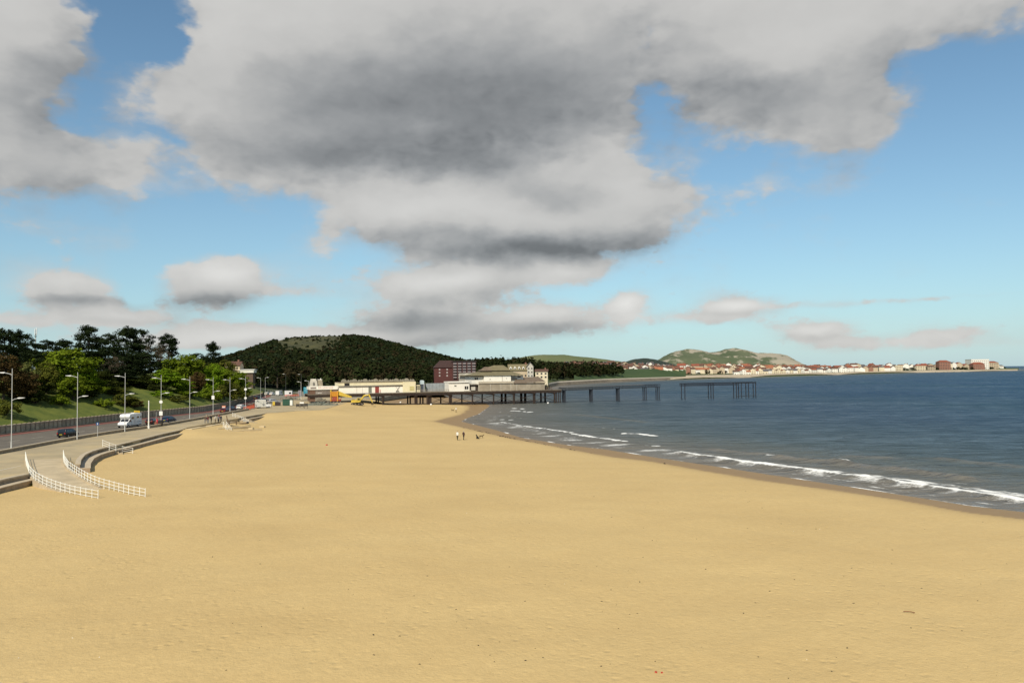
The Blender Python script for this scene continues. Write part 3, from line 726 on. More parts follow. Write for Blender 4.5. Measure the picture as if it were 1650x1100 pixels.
# grass bank behind it
def bank_z(tt, y):
    k = 3.55+12.0*(1-np.exp(-np.maximum(tt, 0)/24.0)); fade = np.clip((470-y)/70, .45, 1)
    return 3.55+(k-3.55)*fade
def build_bank():
    tt = np.concatenate([[.15], np.linspace(.6, 40, 60), np.linspace(45, 330, 30)]); ys = np.linspace(30, 470, 220)
    Yg, T = np.meshgrid(ys, tt, indexing='ij'); X = np.interp(Yg, [p[0] for p in XW], [p[1] for p in XW])-T
    X = np.where(Yg > 430, np.interp(Yg, [430, 470], [-134, -150])-T, X)
    Z = bank_z(T, Yg)+.25*vnoise(X, Yg, 11, 3, 3)*np.clip(T/3, 0, 1)
    me = npmesh('grass_bank', np.stack([X, Yg, Z], -1).reshape(-1, 3), gridfaces(*X.shape), grassm, True)
    tag(link('grass_bank', me), kind='structure')
build_bank()
def bank_at(x, y):
    t_ = float(xw(y))-x
    return float(bank_z(np.array([t_]), np.array([y]))[0])

# ------------------------------------------------------------------ hinterland and hills
def land_z(x, y):
    x = np.asarray(x, float); y = np.asarray(y, float); sh = x.shape
    pts = np.stack([x.ravel(), y.ravel()], 1)
    ds = seg_dist(pts, SEA); ins = inside(pts, SEA); X, Y = pts[:, 0], pts[:, 1]
    u = X/np.maximum(Y, 1); px = 825+u*F
    offs = np.interp(px, [500, 640, 880, 960], [66, 40, 14, 6])
    dl = np.maximum(ds-offs, 0)*np.where(px < 640, np.clip((Y-404)/90, 0, 1), 1.0)
    rise = np.interp(px, [300, 640, 720, 800, 900, 1050, 1200, 1330, 1500, 1650], [11, 11, 15, 22, 30, 22, 15, 11, 9, 4])
    ln = np.interp(px, [300, 640, 900, 1050, 1300, 1650], [70, 110, 260, 240, 200, 160])
    z = 2.0+1.4*np.clip(dl/8, 0, 1)+rise*(1-np.exp(-dl/ln))+np.clip(dl/60, 0, 1)*.8*vnoise(X, Y, 60, 4, 3)
    z = np.where(ds < 5, 2.0*np.clip((ds-.5)/3.5, -1, 1), z)
    z = np.where(ins, -2.5, z)
    return z.reshape(sh)
def build_land():
    u = np.linspace((330-825)/F, 1.15, 460); d = 405*np.exp(np.linspace(0, math.log(9000/405), 250))
    D, U = np.meshgrid(d, u, indexing='ij'); X = U*D; Y = D
    Z = land_z(X, Y)
    m = mat('town_ground', (.030, .050, .012), .95, .3, .03, .4, .3, col2=(.075, .085, .025))
    me = npmesh('land', np.stack([X, Y, Z], -1).reshape(-1, 3), gridfaces(*X.shape), m, True)
    tag(link('land', me), kind='structure')
build_land()
def hill(name, d0, half, prof, base, m_, nb=1.5, seed=1, cut=False, wl=40):
    pxs = np.arange(prof[0][0], prof[-1][0]+.1, 2.0); py = np.interp(pxs, [p[0] for p in prof], [p[1] for p in prof])
    # soften the profile's corners
    k = np.ones(5)/5; pyp = np.convolve(np.pad(py, 2, 'edge'), k, 'valid')
    top = np.array([PD(a, c, d0).z for a, c in zip(pxs, pyp)]); xs = np.array([PD(a, c, d0).x for a, c in zip(pxs, pyp)])
    v = np.linspace(-1, 1, 61); V, XX = np.meshgrid(v, xs, indexing='ij'); T = np.broadcast_to(top, XX.shape)
    sh = np.where(V < 0, (1-np.abs(V)**1.6), np.cos(np.clip(V, 0, 1)*math.pi/2))
    Y = d0+V*half
    Z = base+(T-base)*sh+nb*vnoise(XX, Y, wl, seed, 4)*np.clip(sh*1.5, 0, 1)*np.clip((T-base)/12, 0, 1)
    me = npmesh(name, np.stack([XX, Y, Z], -1).reshape(-1, 3), gridfaces(*XX.shape), m_, True)
    o = tag(link(name, me), kind='structure')
    return xs, v, (XX, Y, Z)
woodm = mat('hill_ground', (.026, .030, .010), .95, .3, .05, .4, .2, col2=(.082, .076, .024), detail=8)
hillA = hill('wooded_hill', 1450, 300, [(310,604),(345,592),(370,580),(400,570),(430,559),(455,549),(470,545),(500,542),(540,541.5),(575,542),(600,546),(625,552),(650,559),(680,567),(700,572),(730,579),(760,585),(800,592),(840,602)], 6, woodm, 1.0, 2)
limem = None
def headland_mat():
    m = mat('limestone_headland', (.062, .085, .040), .95, .3, .006, .5, .05, col2=(.125, .135, .075), detail=8); nt = m.node_tree; N, L = nt.nodes, nt.links
    geo = N.new('ShaderNodeNewGeometry'); b = N['Principled BSDF']; src = b.inputs['Base Color'].links[0].from_socket
    n = N.new('ShaderNodeTexNoise'); n.inputs['Scale'].default_value = .017; n.inputs['Detail'].default_value = 7; n.inputs['Roughness'].default_value = .62
    vm = N.new('ShaderNodeVectorMath'); vm.operation = 'MULTIPLY'; vm.inputs[1].default_value = (1, .6, 2.2); L.new(geo.outputs['Position'], vm.inputs[0]); L.new(vm.outputs[0], n.inputs['Vector'])
    at = N.new('ShaderNodeSeparateXYZ'); L.new(geo.outputs['Position'], at.inputs[0])
    def mr(x, a, c, d0, d1):
        q = N.new('ShaderNodeMapRange'); L.new(x, q.inputs[0])
        for i, k in enumerate((a, c, d0, d1)): q.inputs[i+1].default_value = k
        return q.outputs[0]
    east = mr(at.outputs[0], 950, 1150, 0, .16)      # bare rock toward the sea cliff
    high = mr(at.outputs[2], 45, 95, 0, .06)
    ad = N.new('ShaderNodeMath'); ad.operation = 'ADD'; L.new(n.outputs['Fac'], ad.inputs[0]); L.new(east, ad.inputs[1])
    ad2 = N.new('ShaderNodeMath'); ad2.operation = 'ADD'; L.new(ad.outputs[0], ad2.inputs[0]); L.new(high, ad2.inputs[1])
    mx = N.new('ShaderNodeMix'); mx.data_type = 'RGBA'; L.new(mr(ad2.outputs[0], .54, .62, 0, .8), mx.inputs['Factor'])
    L.new(src, mx.inputs['A']); mx.inputs['B'].default_value = (.38, .33, .25, 1); L.new(mx.outputs['Result'], b.inputs['Base Color'])
    return m
headP = [(1030,592),(1050,583),(1066,576.5),(1085,568),(1100,564),(1115,562.5),(1130,566),(1148,567.5),(1158,565.5),(1170,562),(1185,562),(1200,563.5),(1210,568),(1225,569.5),(1245,570),(1258,571),(1268,574),(1276,580),(1284,588),(1288,594)]
hillD = hill('limestone_headland', 3400, 230, headP, 5, headland_mat(), 7, 3, wl=160)
gm = mat('far_pasture', (.075, .105, .035), .95, .25, .004, .3, .05, col2=(.17, .17, .075))
hillB = hill('pasture_hill', 2700, 250, [(770,592),(810,584),(840,576),(855,573),(875,571),(900,571.5),(930,574),(960,577),(1000,582),(1040,590)], 5, gm, 3, 4, wl=120)
hillC = hill('dark_knoll', 2500, 160, [(985,592),(1008,583),(1020,579),(1040,577),(1055,579),(1075,584),(1100,592)], 5, mat('dark_knoll_scrub', (.022, .034, .022), .95, .3, .01, .3, .1), 2, 5, wl=80)

# ------------------------------------------------------------------ foliage
def leaf_material(name, c0, c1, rnd=.18, trans=.25):
    if name in MATS: return MATS[name]
    m = bpy.data.materials.new(name); m.use_nodes = True; MATS[name] = m; nt = m.node_tree; N, L = nt.nodes, nt.links
    N.remove(N['Principled BSDF']); geo = N.new('ShaderNodeNewGeometry'); oi = N.new('ShaderNodeObjectInfo')
    n = N.new('ShaderNodeTexNoise'); n.inputs['Scale'].default_value = .55; n.inputs['Detail'].default_value = 4; L.new(geo.outputs['Position'], n.inputs['Vector'])
    mr = N.new('ShaderNodeMapRange'); mr.inputs[1].default_value = .32; mr.inputs[2].default_value = .68; L.new(n.outputs['Fac'], mr.inputs[0])
    mx = N.new('ShaderNodeMix'); mx.data_type = 'RGBA'; L.new(mr.outputs[0], mx.inputs['Factor']); mx.inputs['A'].default_value = (*c0, 1); mx.inputs['B'].default_value = (*c1, 1)
    r2 = N.new('ShaderNodeMapRange'); L.new(oi.outputs['Random'], r2.inputs[0]); r2.inputs[3].default_value = 1-rnd; r2.inputs[4].default_value = 1+rnd
    vm = N.new('ShaderNodeVectorMath'); vm.operation = 'SCALE'; L.new(mx.outputs['Result'], vm.inputs[0]); L.new(r2.outputs[0], vm.inputs['Scale'])
    d = N.new('ShaderNodeBsdfDiffuse'); L.new(vm.outputs[0], d.inputs[0]); t_ = N.new('ShaderNodeBsdfTranslucent'); L.new(vm.outputs[0], t_.inputs[0])
    ms = N.new('ShaderNodeMixShader'); ms.inputs[0].default_value = trans; L.new(d.outputs[0], ms.inputs[1]); L.new(t_.outputs[0], ms.inputs[2]); L.new(ms.outputs[0], N['Material Output'].inputs[0])
    return m
pinem = leaf_material('pine_needles', (.007, .013, .006), (.027, .038, .013), .2, .1)
greenm = leaf_material('fresh_green_leaves', (.075, .120, .008), (.19, .24, .020), .12)
limem = leaf_material('bright_lime_leaves', (.09, .17, .008), (.22, .32, .02), .08)
olivem = leaf_material('olive_leaves', (.060, .070, .010), (.15, .155, .028), .12)
palem = leaf_material('pale_willow_leaves', (.10, .12, .03), (.22, .23, .075), .1)
brownm = leaf_material('copper_brown_leaves', (.050, .032, .014), (.125, .085, .030), .15)
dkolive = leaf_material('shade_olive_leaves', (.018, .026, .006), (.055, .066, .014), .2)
twigm = leaf_material('bare_grey_twigs', (.055, .042, .028), (.12, .095, .065), .1, 0)
barkm = mat('bark', (.055, .042, .03), .95, .3, 2, .5, 8)
def quads(cent, nrm, size, rs, aspect=1.0):
    n = len(cent); a = rs.normal(size=(n, 3)); nrm = nrm/np.maximum(np.linalg.norm(nrm, axis=1, keepdims=True), 1e-6)
    t1 = np.cross(nrm, a); t1 /= np.maximum(np.linalg.norm(t1, axis=1, keepdims=True), 1e-6); t2 = np.cross(nrm, t1)
    s = size[:, None]
    v = np.stack([cent-t1*s*.5, cent+t2*s*.5*aspect, cent+t1*s*.5, cent-t2*s*.5*aspect], 1).reshape(-1, 3)
    return v, np.arange(4*n).reshape(-1, 4)
def crown_mesh(kind, seed, m_):
    """a crown for a tree about 10 m high, standing at the origin"""
    rs = np.random.RandomState(seed); cs, rad, flat = [], [], []
    if kind == 'broad':
        n = 92
        for _ in range(n):
            th, c = rs.rand()*6.283, rs.uniform(-.95, 1); r = rs.rand()**.33; s_ = math.sqrt(max(0, 1-c*c))
            wob = 1+.22*math.sin(3*th+seed)+.12*math.sin(5*th+2*seed)
            cs.append((3.5*r*s_*math.cos(th)*wob, 3.5*r*s_*math.sin(th)*wob, 5.3+4.2*r*c)); rad.append(rs.uniform(.75, 1.35)); flat.append(.72)
        per, ls = 72, (.28, .5)
    elif kind == 'pine':
        n = 84
        for i in range(n):
            f = rs.rand()**.85; h = 1.8+8.0*f; w = 3.6*math.sqrt(max(.04, 1-((h-5.4)/4.7)**2))
            th = rs.rand()*6.283; r = w*rs.uniform(.3, 1.05)*(1+.25*math.sin(2*th+seed))
            cs.append((r*math.cos(th), r*math.sin(th), h)); rad.append(rs.uniform(.75, 1.45)); flat.append(.42)
        cs.append((.2, .1, 9.9)); rad.append(.8); flat.append(.7)
        per, ls = 80, (.26, .56)
    elif kind == 'conifer':
        for i in range(52):
            f = rs.rand()**.8; h = 1.6+8.3*f; w = 2.6*(1-f)**.75+.25; th = rs.rand()*6.283; r = w*rs.uniform(.5, 1)
            cs.append((r*math.cos(th), r*math.sin(th), h)); rad.append(rs.uniform(.5, .95)); flat.append(.45)
        per, ls = 80, (.22, .42)
    elif kind == 'sparse':
        for _ in range(46):
            th, c = rs.rand()*6.283, rs.uniform(-.6, 1); r = rs.rand()**.5; s_ = math.sqrt(max(0, 1-c*c))
            cs.append((3.3*r*s_*math.cos(th), 3.3*r*s_*math.sin(th), 6.0+3.7*r*c)); rad.append(rs.uniform(.7, 1.2)); flat.append(.9)
        per, ls = 60, (.18, .36)
    else:   # bush, about 3 m high
        for _ in range(34):
            th, c = rs.rand()*6.283, rs.uniform(-.1, 1); r = rs.rand()**.4; s_ = math.sqrt(max(0, 1-c*c))
            cs.append((2.0*r*s_*math.cos(th), 2.0*r*s_*math.sin(th), .6+2.1*r*c)); rad.append(rs.uniform(.4, .75)); flat.append(.75)
        per, ls = 75, (.18, .32)
    V, Fs, o = [], [], 0
    ctr = np.mean(np.array(cs), 0)
    for c, r, fl in zip(cs, rad, flat):
        d = rs.normal(size=(per, 3)); d /= np.linalg.norm(d, axis=1, keepdims=True); d *= (rs.rand(per, 1)**.45)
        pos = np.array(c)+d*np.array([r, r, r*fl])
        nr = d+.5*rs.normal(size=(per, 3))+np.array([0, 0, .45])+.3*(np.array(c)-ctr)/3
        v, f = quads(pos, nr, rs.uniform(*ls, per), rs, .8 if kind not in ('pine', 'conifer', 'sparse') else .45)
        V.append(v); Fs.append(f+o); o += len(v)
    return npmesh('crown', np.concatenate(V), np.concatenate(Fs), m_)
def trunk_mesh(kind, seed):
    rs = random.Random(seed); b = MB(); H = 8.6 if kind in ('pine', 'conifer') else 7.0
    if kind == 'bush':
        for i in range(6):
            th = i*1.05; b.tube((0, 0, -.3), (1.1*math.cos(th), 1.1*math.sin(th), 1.6), .06, .02, 5)
        return b.mesh('trunk', barkm)
    pts = [Vector((0, 0, -.6))]; lean = Vector((rs.uniform(-.08, .08), rs.uniform(-.08, .08), 1))
    for i in range(1, 6): pts.append(Vector((lean.x*H*i/5+rs.uniform(-.12, .12), lean.y*H*i/5+rs.uniform(-.12, .12), H*i/5)))
    for i in range(5): b.tube(pts[i], pts[i+1], .26*(1-i/6), .26*(1-(i+1)/6), 8)
    for k in range(9):
        h = rs.uniform(.38, .95)*H; th = rs.uniform(0, 6.283); ln = rs.uniform(1.8, 3.2)*(1.15-h/H*.5); i = min(4, int(h/H*5)); p = pts[i].lerp(pts[i+1], h/H*5-i)
        m1 = p+Vector((math.cos(th)*ln*.5, math.sin(th)*ln*.5, ln*.28)); m2 = p+Vector((math.cos(th)*ln, math.sin(th)*ln, ln*(.35 if kind == 'pine' else .75)))
        b.tube(p, m1, .09, .06, 6); b.tube(m1, m2, .06, .02, 6)
    return b.mesh('trunk', barkm)
CR = {}; TR = {}
def tree_meshes(kind, var, m_):
    k = (kind, var, m_.name)
    if k not in CR: CR[k] = crown_mesh(kind, 11+var*7+len(kind), m_)
    if (kind, var) not in TR: TR[(kind, var)] = trunk_mesh(kind, var+3)
    return CR[k], TR[(kind, var)]
_tn = 0
def tree(name, label, cat, kind, m_, px, top, x=None, d=None, wid=None, group='trees on the bank above the road', gz=None):
    """stands on the bank where the sight line through px meets the line x (or depth d); top and width measured in the photo"""
    global _tn; _tn += 1
    u = (px-825)/F
    if d is None: d = x/ray(px, top).x*ray(px, top).y
    p = PD(px, top, d); x = p.x
    g = bank_at(x, d) if gz is None else gz
    H = max(1.2, p.z-g); H0 = 10.0 if kind != 'bush' else 2.9
    w = (wid*d/F)/(7.6 if kind != 'bush' else 4.4) if wid else H/H0
    t = thing(name, label, cat, (x, d, g), random.uniform(0, 6.28), group)
    cm, tm = tree_meshes(kind, _tn % 3, m_)
    for nm, me in (('trunk', tm), ('crown', cm)):
        o = link(nm, me, t); o.scale = (w, w, H/H0)
    return t
T = tree
T('pine_tree', 'dark pine at the left edge of the picture on the skyline', 'tree', 'pine', pinem, 4, 531, x=-128, wid=52)
T('pine_tree', 'dark pine with a double top beside the phone mast', 'tree', 'pine', pinem, 29, 533, x=-130, wid=42)
T('pine_tree', 'small dark pine close to the left of the phone mast', 'tree', 'pine', pinem, 44, 539, x=-133, wid=24)
T('pine_tree', 'low dark pine right of the phone mast', 'tree', 'pine', pinem, 72, 549, x=-131, wid=50)
T('pine_tree', 'low dark pine behind the big fresh green tree', 'tree', 'pine', pinem, 102, 548, x=-137, wid=50)
T('pine_tree', 'tall dark pine with a pointed top right of the big green tree', 'tree', 'pine', pinem, 143, 526, x=-132, wid=56)
T('pine_tree', 'dark pine in the dip of the skyline row', 'tree', 'pine', pinem, 172, 539, x=-134, wid=52)
T('pine_tree', 'broad dark pine, highest of the skyline row', 'tree', 'pine', pinem, 206, 528, x=-133, wid=58)
T('pine_tree', 'dark pine right behind the highest skyline pine', 'tree', 'pine', pinem, 228, 532, x=-141, wid=42)
T('pine_tree', 'wind-swept dark pine at the right end of the skyline row', 'tree', 'pine', pinem, 270, 539, x=-131, wid=46)
T('pine_tree', 'lone dark pine standing above the bright green trees', 'tree', 'pine', pinem, 343, 552, x=-120, wid=36)
T('pine_tree', 'dark pine filling the shade under the skyline row', 'tree', 'pine', pinem, 186, 560, x=-123, wid=60)
T('pine_tree', 'dark pine low on the bank behind the copper tree', 'tree', 'pine', pinem, 58, 566, x=-121, wid=60)
T('pine_tree', 'dark pine low on the bank left of the bright green clump', 'tree', 'pine', pinem, 232, 568, x=-122, wid=54)
T('pine_tree', 'dark pine in the shade behind the copper tree at the left edge', 'tree', 'pine', pinem, 12, 556, x=-122, wid=60)
T('bare_tree', 'bare grey-brown tree in front of the wind-swept pine', 'tree', 'sparse', twigm, 254, 552, x=-121, wid=46)
T('bare_tree', 'thin bare tree with pale limbs in front of the dark pines', 'tree', 'sparse', twigm, 182, 574, x=-115, wid=40)
T('broadleaf_tree', 'large rounded fresh green tree on the grass bank', 'tree', 'broad', greenm, 108, 556, x=-113, wid=94)
T('broadleaf_tree', 'copper brown tree at the left edge behind the first lamp', 'tree', 'broad', brownm, 6, 569, x=-110, wid=62)
T('broadleaf_tree', 'reddish brown shrubby tree between the first and second lamps', 'tree', 'broad', brownm, 40, 594, x=-108, wid=50)
T('broadleaf_tree', 'pale willow-green tree left of the big green tree', 'tree', 'broad', palem, 42, 580, x=-111.5, wid=40)
T('broadleaf_tree', 'olive tree on the left flank of the big green tree', 'tree', 'broad', olivem, 76, 582, x=-112, wid=38)
T('broadleaf_tree', 'dark green tree under the tall pointed pine', 'tree', 'broad', greenm, 146, 614, x=-108, wid=52)
T('broadleaf_tree', 'green tree by the third lamp at the foot of the pines', 'tree', 'broad', olivem, 186, 622, x=-106, wid=46)
T('broadleaf_tree', 'bright green leafy tree behind the fourth lamp', 'tree', 'broad', limem, 268, 594, x=-105, wid=54)
T('broadleaf_tree', 'tall yellow-green tree in the middle of the green clump', 'tree', 'broad', greenm, 298, 568, x=-109, wid=66)
T('broadleaf_tree', 'olive-brown tree between the bright green trees', 'tree', 'broad', olivem, 322, 576, x=-108, wid=42)
T('broadleaf_tree', 'copper tree low in the clump behind the fifth lamp', 'tree', 'broad', brownm, 316, 598, x=-103, wid=30)
T('broadleaf_tree', 'vivid lime green tree right of the clump', 'tree', 'broad', limem, 344, 583, x=-101, wid=38)
T('broadleaf_tree', 'olive tree behind the vivid lime green tree', 'tree', 'broad', olivem, 362, 577, x=-113, wid=38)
T('broadleaf_tree', 'olive green tree at the right end of the bank trees', 'tree', 'broad', greenm, 381, 598, x=-106, wid=56)
T('broadleaf_tree', 'small grey-green tree leaning over the wall near the sixth lamp', 'tree', 'broad', olivem, 362, 612, x=-100, wid=36)
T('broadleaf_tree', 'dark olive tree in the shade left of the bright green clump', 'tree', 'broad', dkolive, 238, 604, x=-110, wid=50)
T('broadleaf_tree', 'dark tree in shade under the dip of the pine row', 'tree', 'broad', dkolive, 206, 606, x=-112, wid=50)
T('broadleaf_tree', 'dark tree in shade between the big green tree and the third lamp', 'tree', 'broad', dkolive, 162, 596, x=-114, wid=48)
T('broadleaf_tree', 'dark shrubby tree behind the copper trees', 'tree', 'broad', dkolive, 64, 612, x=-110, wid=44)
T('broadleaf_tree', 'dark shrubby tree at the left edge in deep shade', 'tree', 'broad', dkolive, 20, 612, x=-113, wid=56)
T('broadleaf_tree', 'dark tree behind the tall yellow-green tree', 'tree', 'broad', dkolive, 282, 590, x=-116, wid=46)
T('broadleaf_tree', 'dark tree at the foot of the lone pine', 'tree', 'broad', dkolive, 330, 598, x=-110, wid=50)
T('broadleaf_tree', 'bright green tree low on the bank left of the third lamp', 'tree', 'broad', greenm, 118, 604, x=-107, wid=56)
T('broadleaf_tree', 'bright green tree low in the clump between fourth and fifth lamps', 'tree', 'broad', limem, 292, 610, x=-102.5, wid=44)
T('broadleaf_tree', 'yellow-green tree behind the lime tree and the seventh lamp', 'tree', 'broad', greenm, 366, 592, x=-108, wid=44)
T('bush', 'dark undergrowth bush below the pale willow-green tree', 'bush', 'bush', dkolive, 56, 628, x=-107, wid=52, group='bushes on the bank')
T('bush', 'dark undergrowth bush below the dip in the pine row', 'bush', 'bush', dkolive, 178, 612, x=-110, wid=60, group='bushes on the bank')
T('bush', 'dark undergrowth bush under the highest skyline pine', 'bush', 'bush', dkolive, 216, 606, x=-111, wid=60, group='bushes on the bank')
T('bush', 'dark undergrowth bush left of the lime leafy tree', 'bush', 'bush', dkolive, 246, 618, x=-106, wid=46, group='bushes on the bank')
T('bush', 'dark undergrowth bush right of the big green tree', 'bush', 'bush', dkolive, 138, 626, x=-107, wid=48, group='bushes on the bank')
T('broadleaf_tree', 'low bright green tree spreading over the bank by the second lamp', 'tree', 'broad', greenm, 140, 604, x=-109, wid=52)
T('bush', 'bright green bush under the lime leafy tree by the fourth lamp', 'bush', 'bush', limem, 262, 628, x=-101, wid=44, group='bushes on the bank')
T('bush', 'bright green bush at the foot of the tall yellow-green tree', 'bush', 'bush', greenm, 306, 626, x=-99.5, wid=46, group='bushes on the bank')
T('bush', 'yellow-green bush at the foot of the vivid lime tree', 'bush', 'bush', greenm, 336, 622, x=-97.5, wid=40, group='bushes on the bank')
T('bush', 'olive bush beneath the tree at the right end of the bank', 'bush', 'bush', olivem, 378, 618, x=-102, wid=46, group='bushes on the bank')
for px_, top_, x_, w_, lab_ in ((150, 566, -124, 64, 'dark pine filling the gap behind the big green tree'), (212, 574, -119, 60, 'dark pine below the highest skyline pine'), (88, 572, -124, 60, 'dark pine behind the pale willow-green tree'),
        (30, 584, -118, 60, 'dark pine low behind the copper trees'), (170, 586, -117, 56, 'dark pine low on the bank right of the big green tree'), (262, 582, -117, 52, 'dark pine behind the lime leafy tree'), (196, 594, -113, 52, 'lowest dark pine above the motorhome'), (316, 570, -120, 44, 'dark pine behind the yellow-green tree')):
    T('pine_tree', lab_, 'tree', 'pine', pinem, px_, top_, x=x_, wid=w_)
T('broadleaf_tree', 'vivid green tree between the big green tree and the second lamp', 'tree', 'broad', limem, 122, 586, x=-110.5, wid=58)
T('bush', 'rounded bright green bush on the grass left of the second lamp', 'bush', 'bush', greenm, 98, 635, x=-104.5, wid=40, group='bushes on the bank')
T('bush', 'dark bush at the left edge in the shade under the trees', 'bush', 'bush', olivem, 8, 640, x=-103, wid=50, group='bushes on the bank')
T('bush', 'brownish bush low on the bank beside the motorhome', 'bush', 'bush', brownm, 216, 640, x=-98.5, wid=34, group='bushes on the bank')
T('bush', 'green bush on the bank just above the motorhome', 'bush', 'bush', olivem, 200, 634, x=-100, wid=44, group='bushes on the bank')
T('bush', 'dark green bush near the third lamp above the wall', 'bush', 'bush', greenm, 168, 640, x=-101, wid=34, group='bushes on the bank')
T('bush', 'dark bush at the foot of the bright green clump', 'bush', 'bush', olivem, 288, 636, x=-97, wid=44, group='bushes on the bank')
T('bush', 'grey-green bush at the foot of the lone pine slope', 'bush', 'bush', olivem, 352, 620, x=-97.5, wid=40, group='bushes on the bank')
T('bush', 'bush at the far end of the retaining wall', 'bush', 'bush', greenm, 392, 622, x=-107.5, wid=30, group='bushes on the bank')
T('conifer_tree', 'spreading dark cedar behind the far lamps inland of the compound', 'tree', 'conifer', pinem, 447, 582, d=440, wid=36, group='trees inland of the pier', gz=6)

# woodland as one mass: behind the pier, over the hill
def wood(name, label, spots, m_, per=240, seed=5, leaf=(.7, 1.3), jit=.35):
    rs = np.random.RandomState(seed); V, Fs, MI, o = [], [], [], 0
    for (x, y, z, r, h, mi) in spots:
        n = per; d = rs.normal(size=(n, 3)); d /= np.linalg.norm(d, axis=1, keepdims=True); d[:, 2] = np.abs(d[:, 2])*1.0-.35*rs.rand(n)
        wob = 1+.25*np.sin(d[:, 0]*5+x)+.2*np.sin(d[:, 1]*6+y)
        pos = np.array([x, y, z+h*.45])+d*wob[:, None]*np.array([r, r, h*.55])*rs.uniform(.8, 1.05, (n, 1))
        v, f = quads(pos, d+jit*rs.normal(size=(n, 3)), rs.uniform(*leaf, n)*(r/4), rs, .8)
        V.append(v); Fs.append(f+o); o += len(v); MI.append(np.full(len(f), mi))
    me = npmesh(name, np.concatenate(V), np.concatenate(Fs), m_, mi=np.concatenate(MI))
    o = link(name, me); tag(o, label, 'woodland', kind='stuff'); return o
dk = leaf_material('dark_wood_leaves', (.010, .015, .006), (.028, .034, .012), 0, .1)
dk2 = leaf_material('brown_wood_twigs', (.022, .018, .009), (.042, .034, .016), 0, .1)
rs = random.Random(5); sp = []
for i in range(1500):      # behind the compound and the pier's landward half
    px = rs.uniform(395, 905); d = rs.uniform(438, 690)
    u = (px-825)/F; x = u*d
    z = float(land_z(np.array([x]), np.array([d]))[0])
    if z < 2.6: continue
    lim = np.interp(px, [395, 450, 560, 640, 700, 720, 790, 905], [588, 592, 593, 590, 597, 606, 600, 604])
    zt = PD(px, lim, d).z; h = min(rs.uniform(8, 13), zt-z)
    if h < 3: continue
    if px < 500 and d < 462: continue
    sp.append((x, d, z, h*.42, h, rs.choice((0, 0, 1, 1, 2))))
for i in range(900):
    px = rs.uniform(335, 770); d = rs.uniform(690, 1010); x = (px-825)/F*d
    z = float(land_z(np.array([x]), np.array([d]))[0])
    lim = np.interp(px, [335, 480, 640, 700, 770], [584, 583, 586, 590, 587])
    h = min(rs.uniform(8, 13), PD(px, lim, d).z-z)
    if h > 3 and z > 2.6: sp.append((x, d, z, h*.5, h, rs.choice((0, 0, 1, 2))))
WOOD1 = sp
wood('woodland', 'dark wood on the rising ground behind the pier buildings', sp, [dk, dk2, leaf_material('dull_green_leaves', (.016, .024, .008), (.036, .046, .015), 0, .1)], 130, 5, (1.3, 2.2))
sp = []
for i in range(420):      # skyline belt right of the flats
    px = rs.uniform(735, 1000); d = rs.uniform(760, 1020); x = (px-825)/F*d; z = float(land_z(np.array([x]), np.array([d]))[0])
    lim = np.interp(px, [735, 775, 845, 870, 905, 1000], [584, 577, 576, 581, 584, 588])
    h = min(rs.uniform(10, 17), PD(px, lim+rs.uniform(0, 2.5), d).z-z)
    if h > 4 and z > 3: sp.append((x, d, z, h*.45, h, rs.choice((0, 0, 0, 1))))
wood('skyline_trees', 'dark belt of trees on the skyline behind the pavilion', sp, [dk, dk2], 90, 6, (1.4, 2.4))
XX, YY, ZZ = hillA[2]; sp = []
for i in range(11000):
    r_, c_ = rs.randrange(4, 40), rs.randrange(2, XX.shape[1]-2); x, y, z = XX[r_, c_]+rs.uniform(-3, 3), YY[r_, c_]+rs.uniform(-8, 8), ZZ[r_, c_]
    px = 825+x/y*F
    # sunlit patch, put in by baring paler grass on the summit's left shoulder
    if 446 < px < 552 and z > 47+.35*abs(px-497) and rs.random() < .90: continue
    if 520 < px < 590 and z > 70 and rs.random() < .5: continue
    q = .6 if (446 < px < 552 and z > 47) else 1.0; sp.append((x, y, z-2.5, q*rs.uniform(2.4, 5.2), q*rs.uniform(3.6, 6.8)+1.2*(q < 1), rs.choice((0, 0, 0, 0, 1, 2, 2))))
wood('hill_woodland', 'dark woodland covering the big hill', sp, [dk, dk2, leaf_material('hill_green_leaves', (.014, .024, .012), (.030, .040, .018), 0, .1)], 26, 8, (3.2, 5.0))  # leaf colours kept dark in place of a cloud's shadow on the hill

# ------------------------------------------------------------------ the pier
PANG = R(19.5); PE = Vector((math.cos(PANG), math.sin(PANG))); PN = Vector((-math.sin(PANG), math.cos(PANG)))
PA = P(691, 652, .5).xy
def Tp(px, w=0.0):     # distance along the pier of the point with offset w seen at px
    u = ray(px, 625).x/ray(px, 625).y; a = PA+PN*w
    return (u*a.y-a.x)/(PE.x-u*PE.y)
def pz(px, py, w=0.0):  # height of an image point lying at offset w on the pier line
    t_ = Tp(px, w); p = PA+PN*w+PE*t_; return PD(px, py, p.y).z
def on_pier(px, w=0.0, z=0.0):
    p = PA+PN*w+PE*Tp(px, w); return Vector((p.x, p.y, z))
irond = mat('dark_rusted_iron', (.018, .013, .010), .85, .4, 1.5, .3, 8, col2=(.050, .030, .020))
ironb = mat('blue_black_iron', (.022, .026, .034), .7, .3, 1.5, .2, 8)
deckm = mat('weathered_planks', (.16, .13, .095), .9, .3, 1.2, .3, 6)
creamw = mat('cream_painted_wall', (.70, .63, .42), .8, .10, .5, .15, 5)
whitew = mat('white_painted_wall', (.78, .74, .64), .8, .08, .5, .1, 5)
greyw = mat('weathered_render', (.40, .34, .25), .9, .28, .45, .3, 4, col2=(.25, .205, .145))
palew = mat('pale_grey_render', (.50, .46, .38), .9, .15, .6, .2, 4)
rooff = mat('mossy_olive_roof', (.15, .125, .065), .9, .25, .8, .4, 3, col2=(.22, .185, .10))
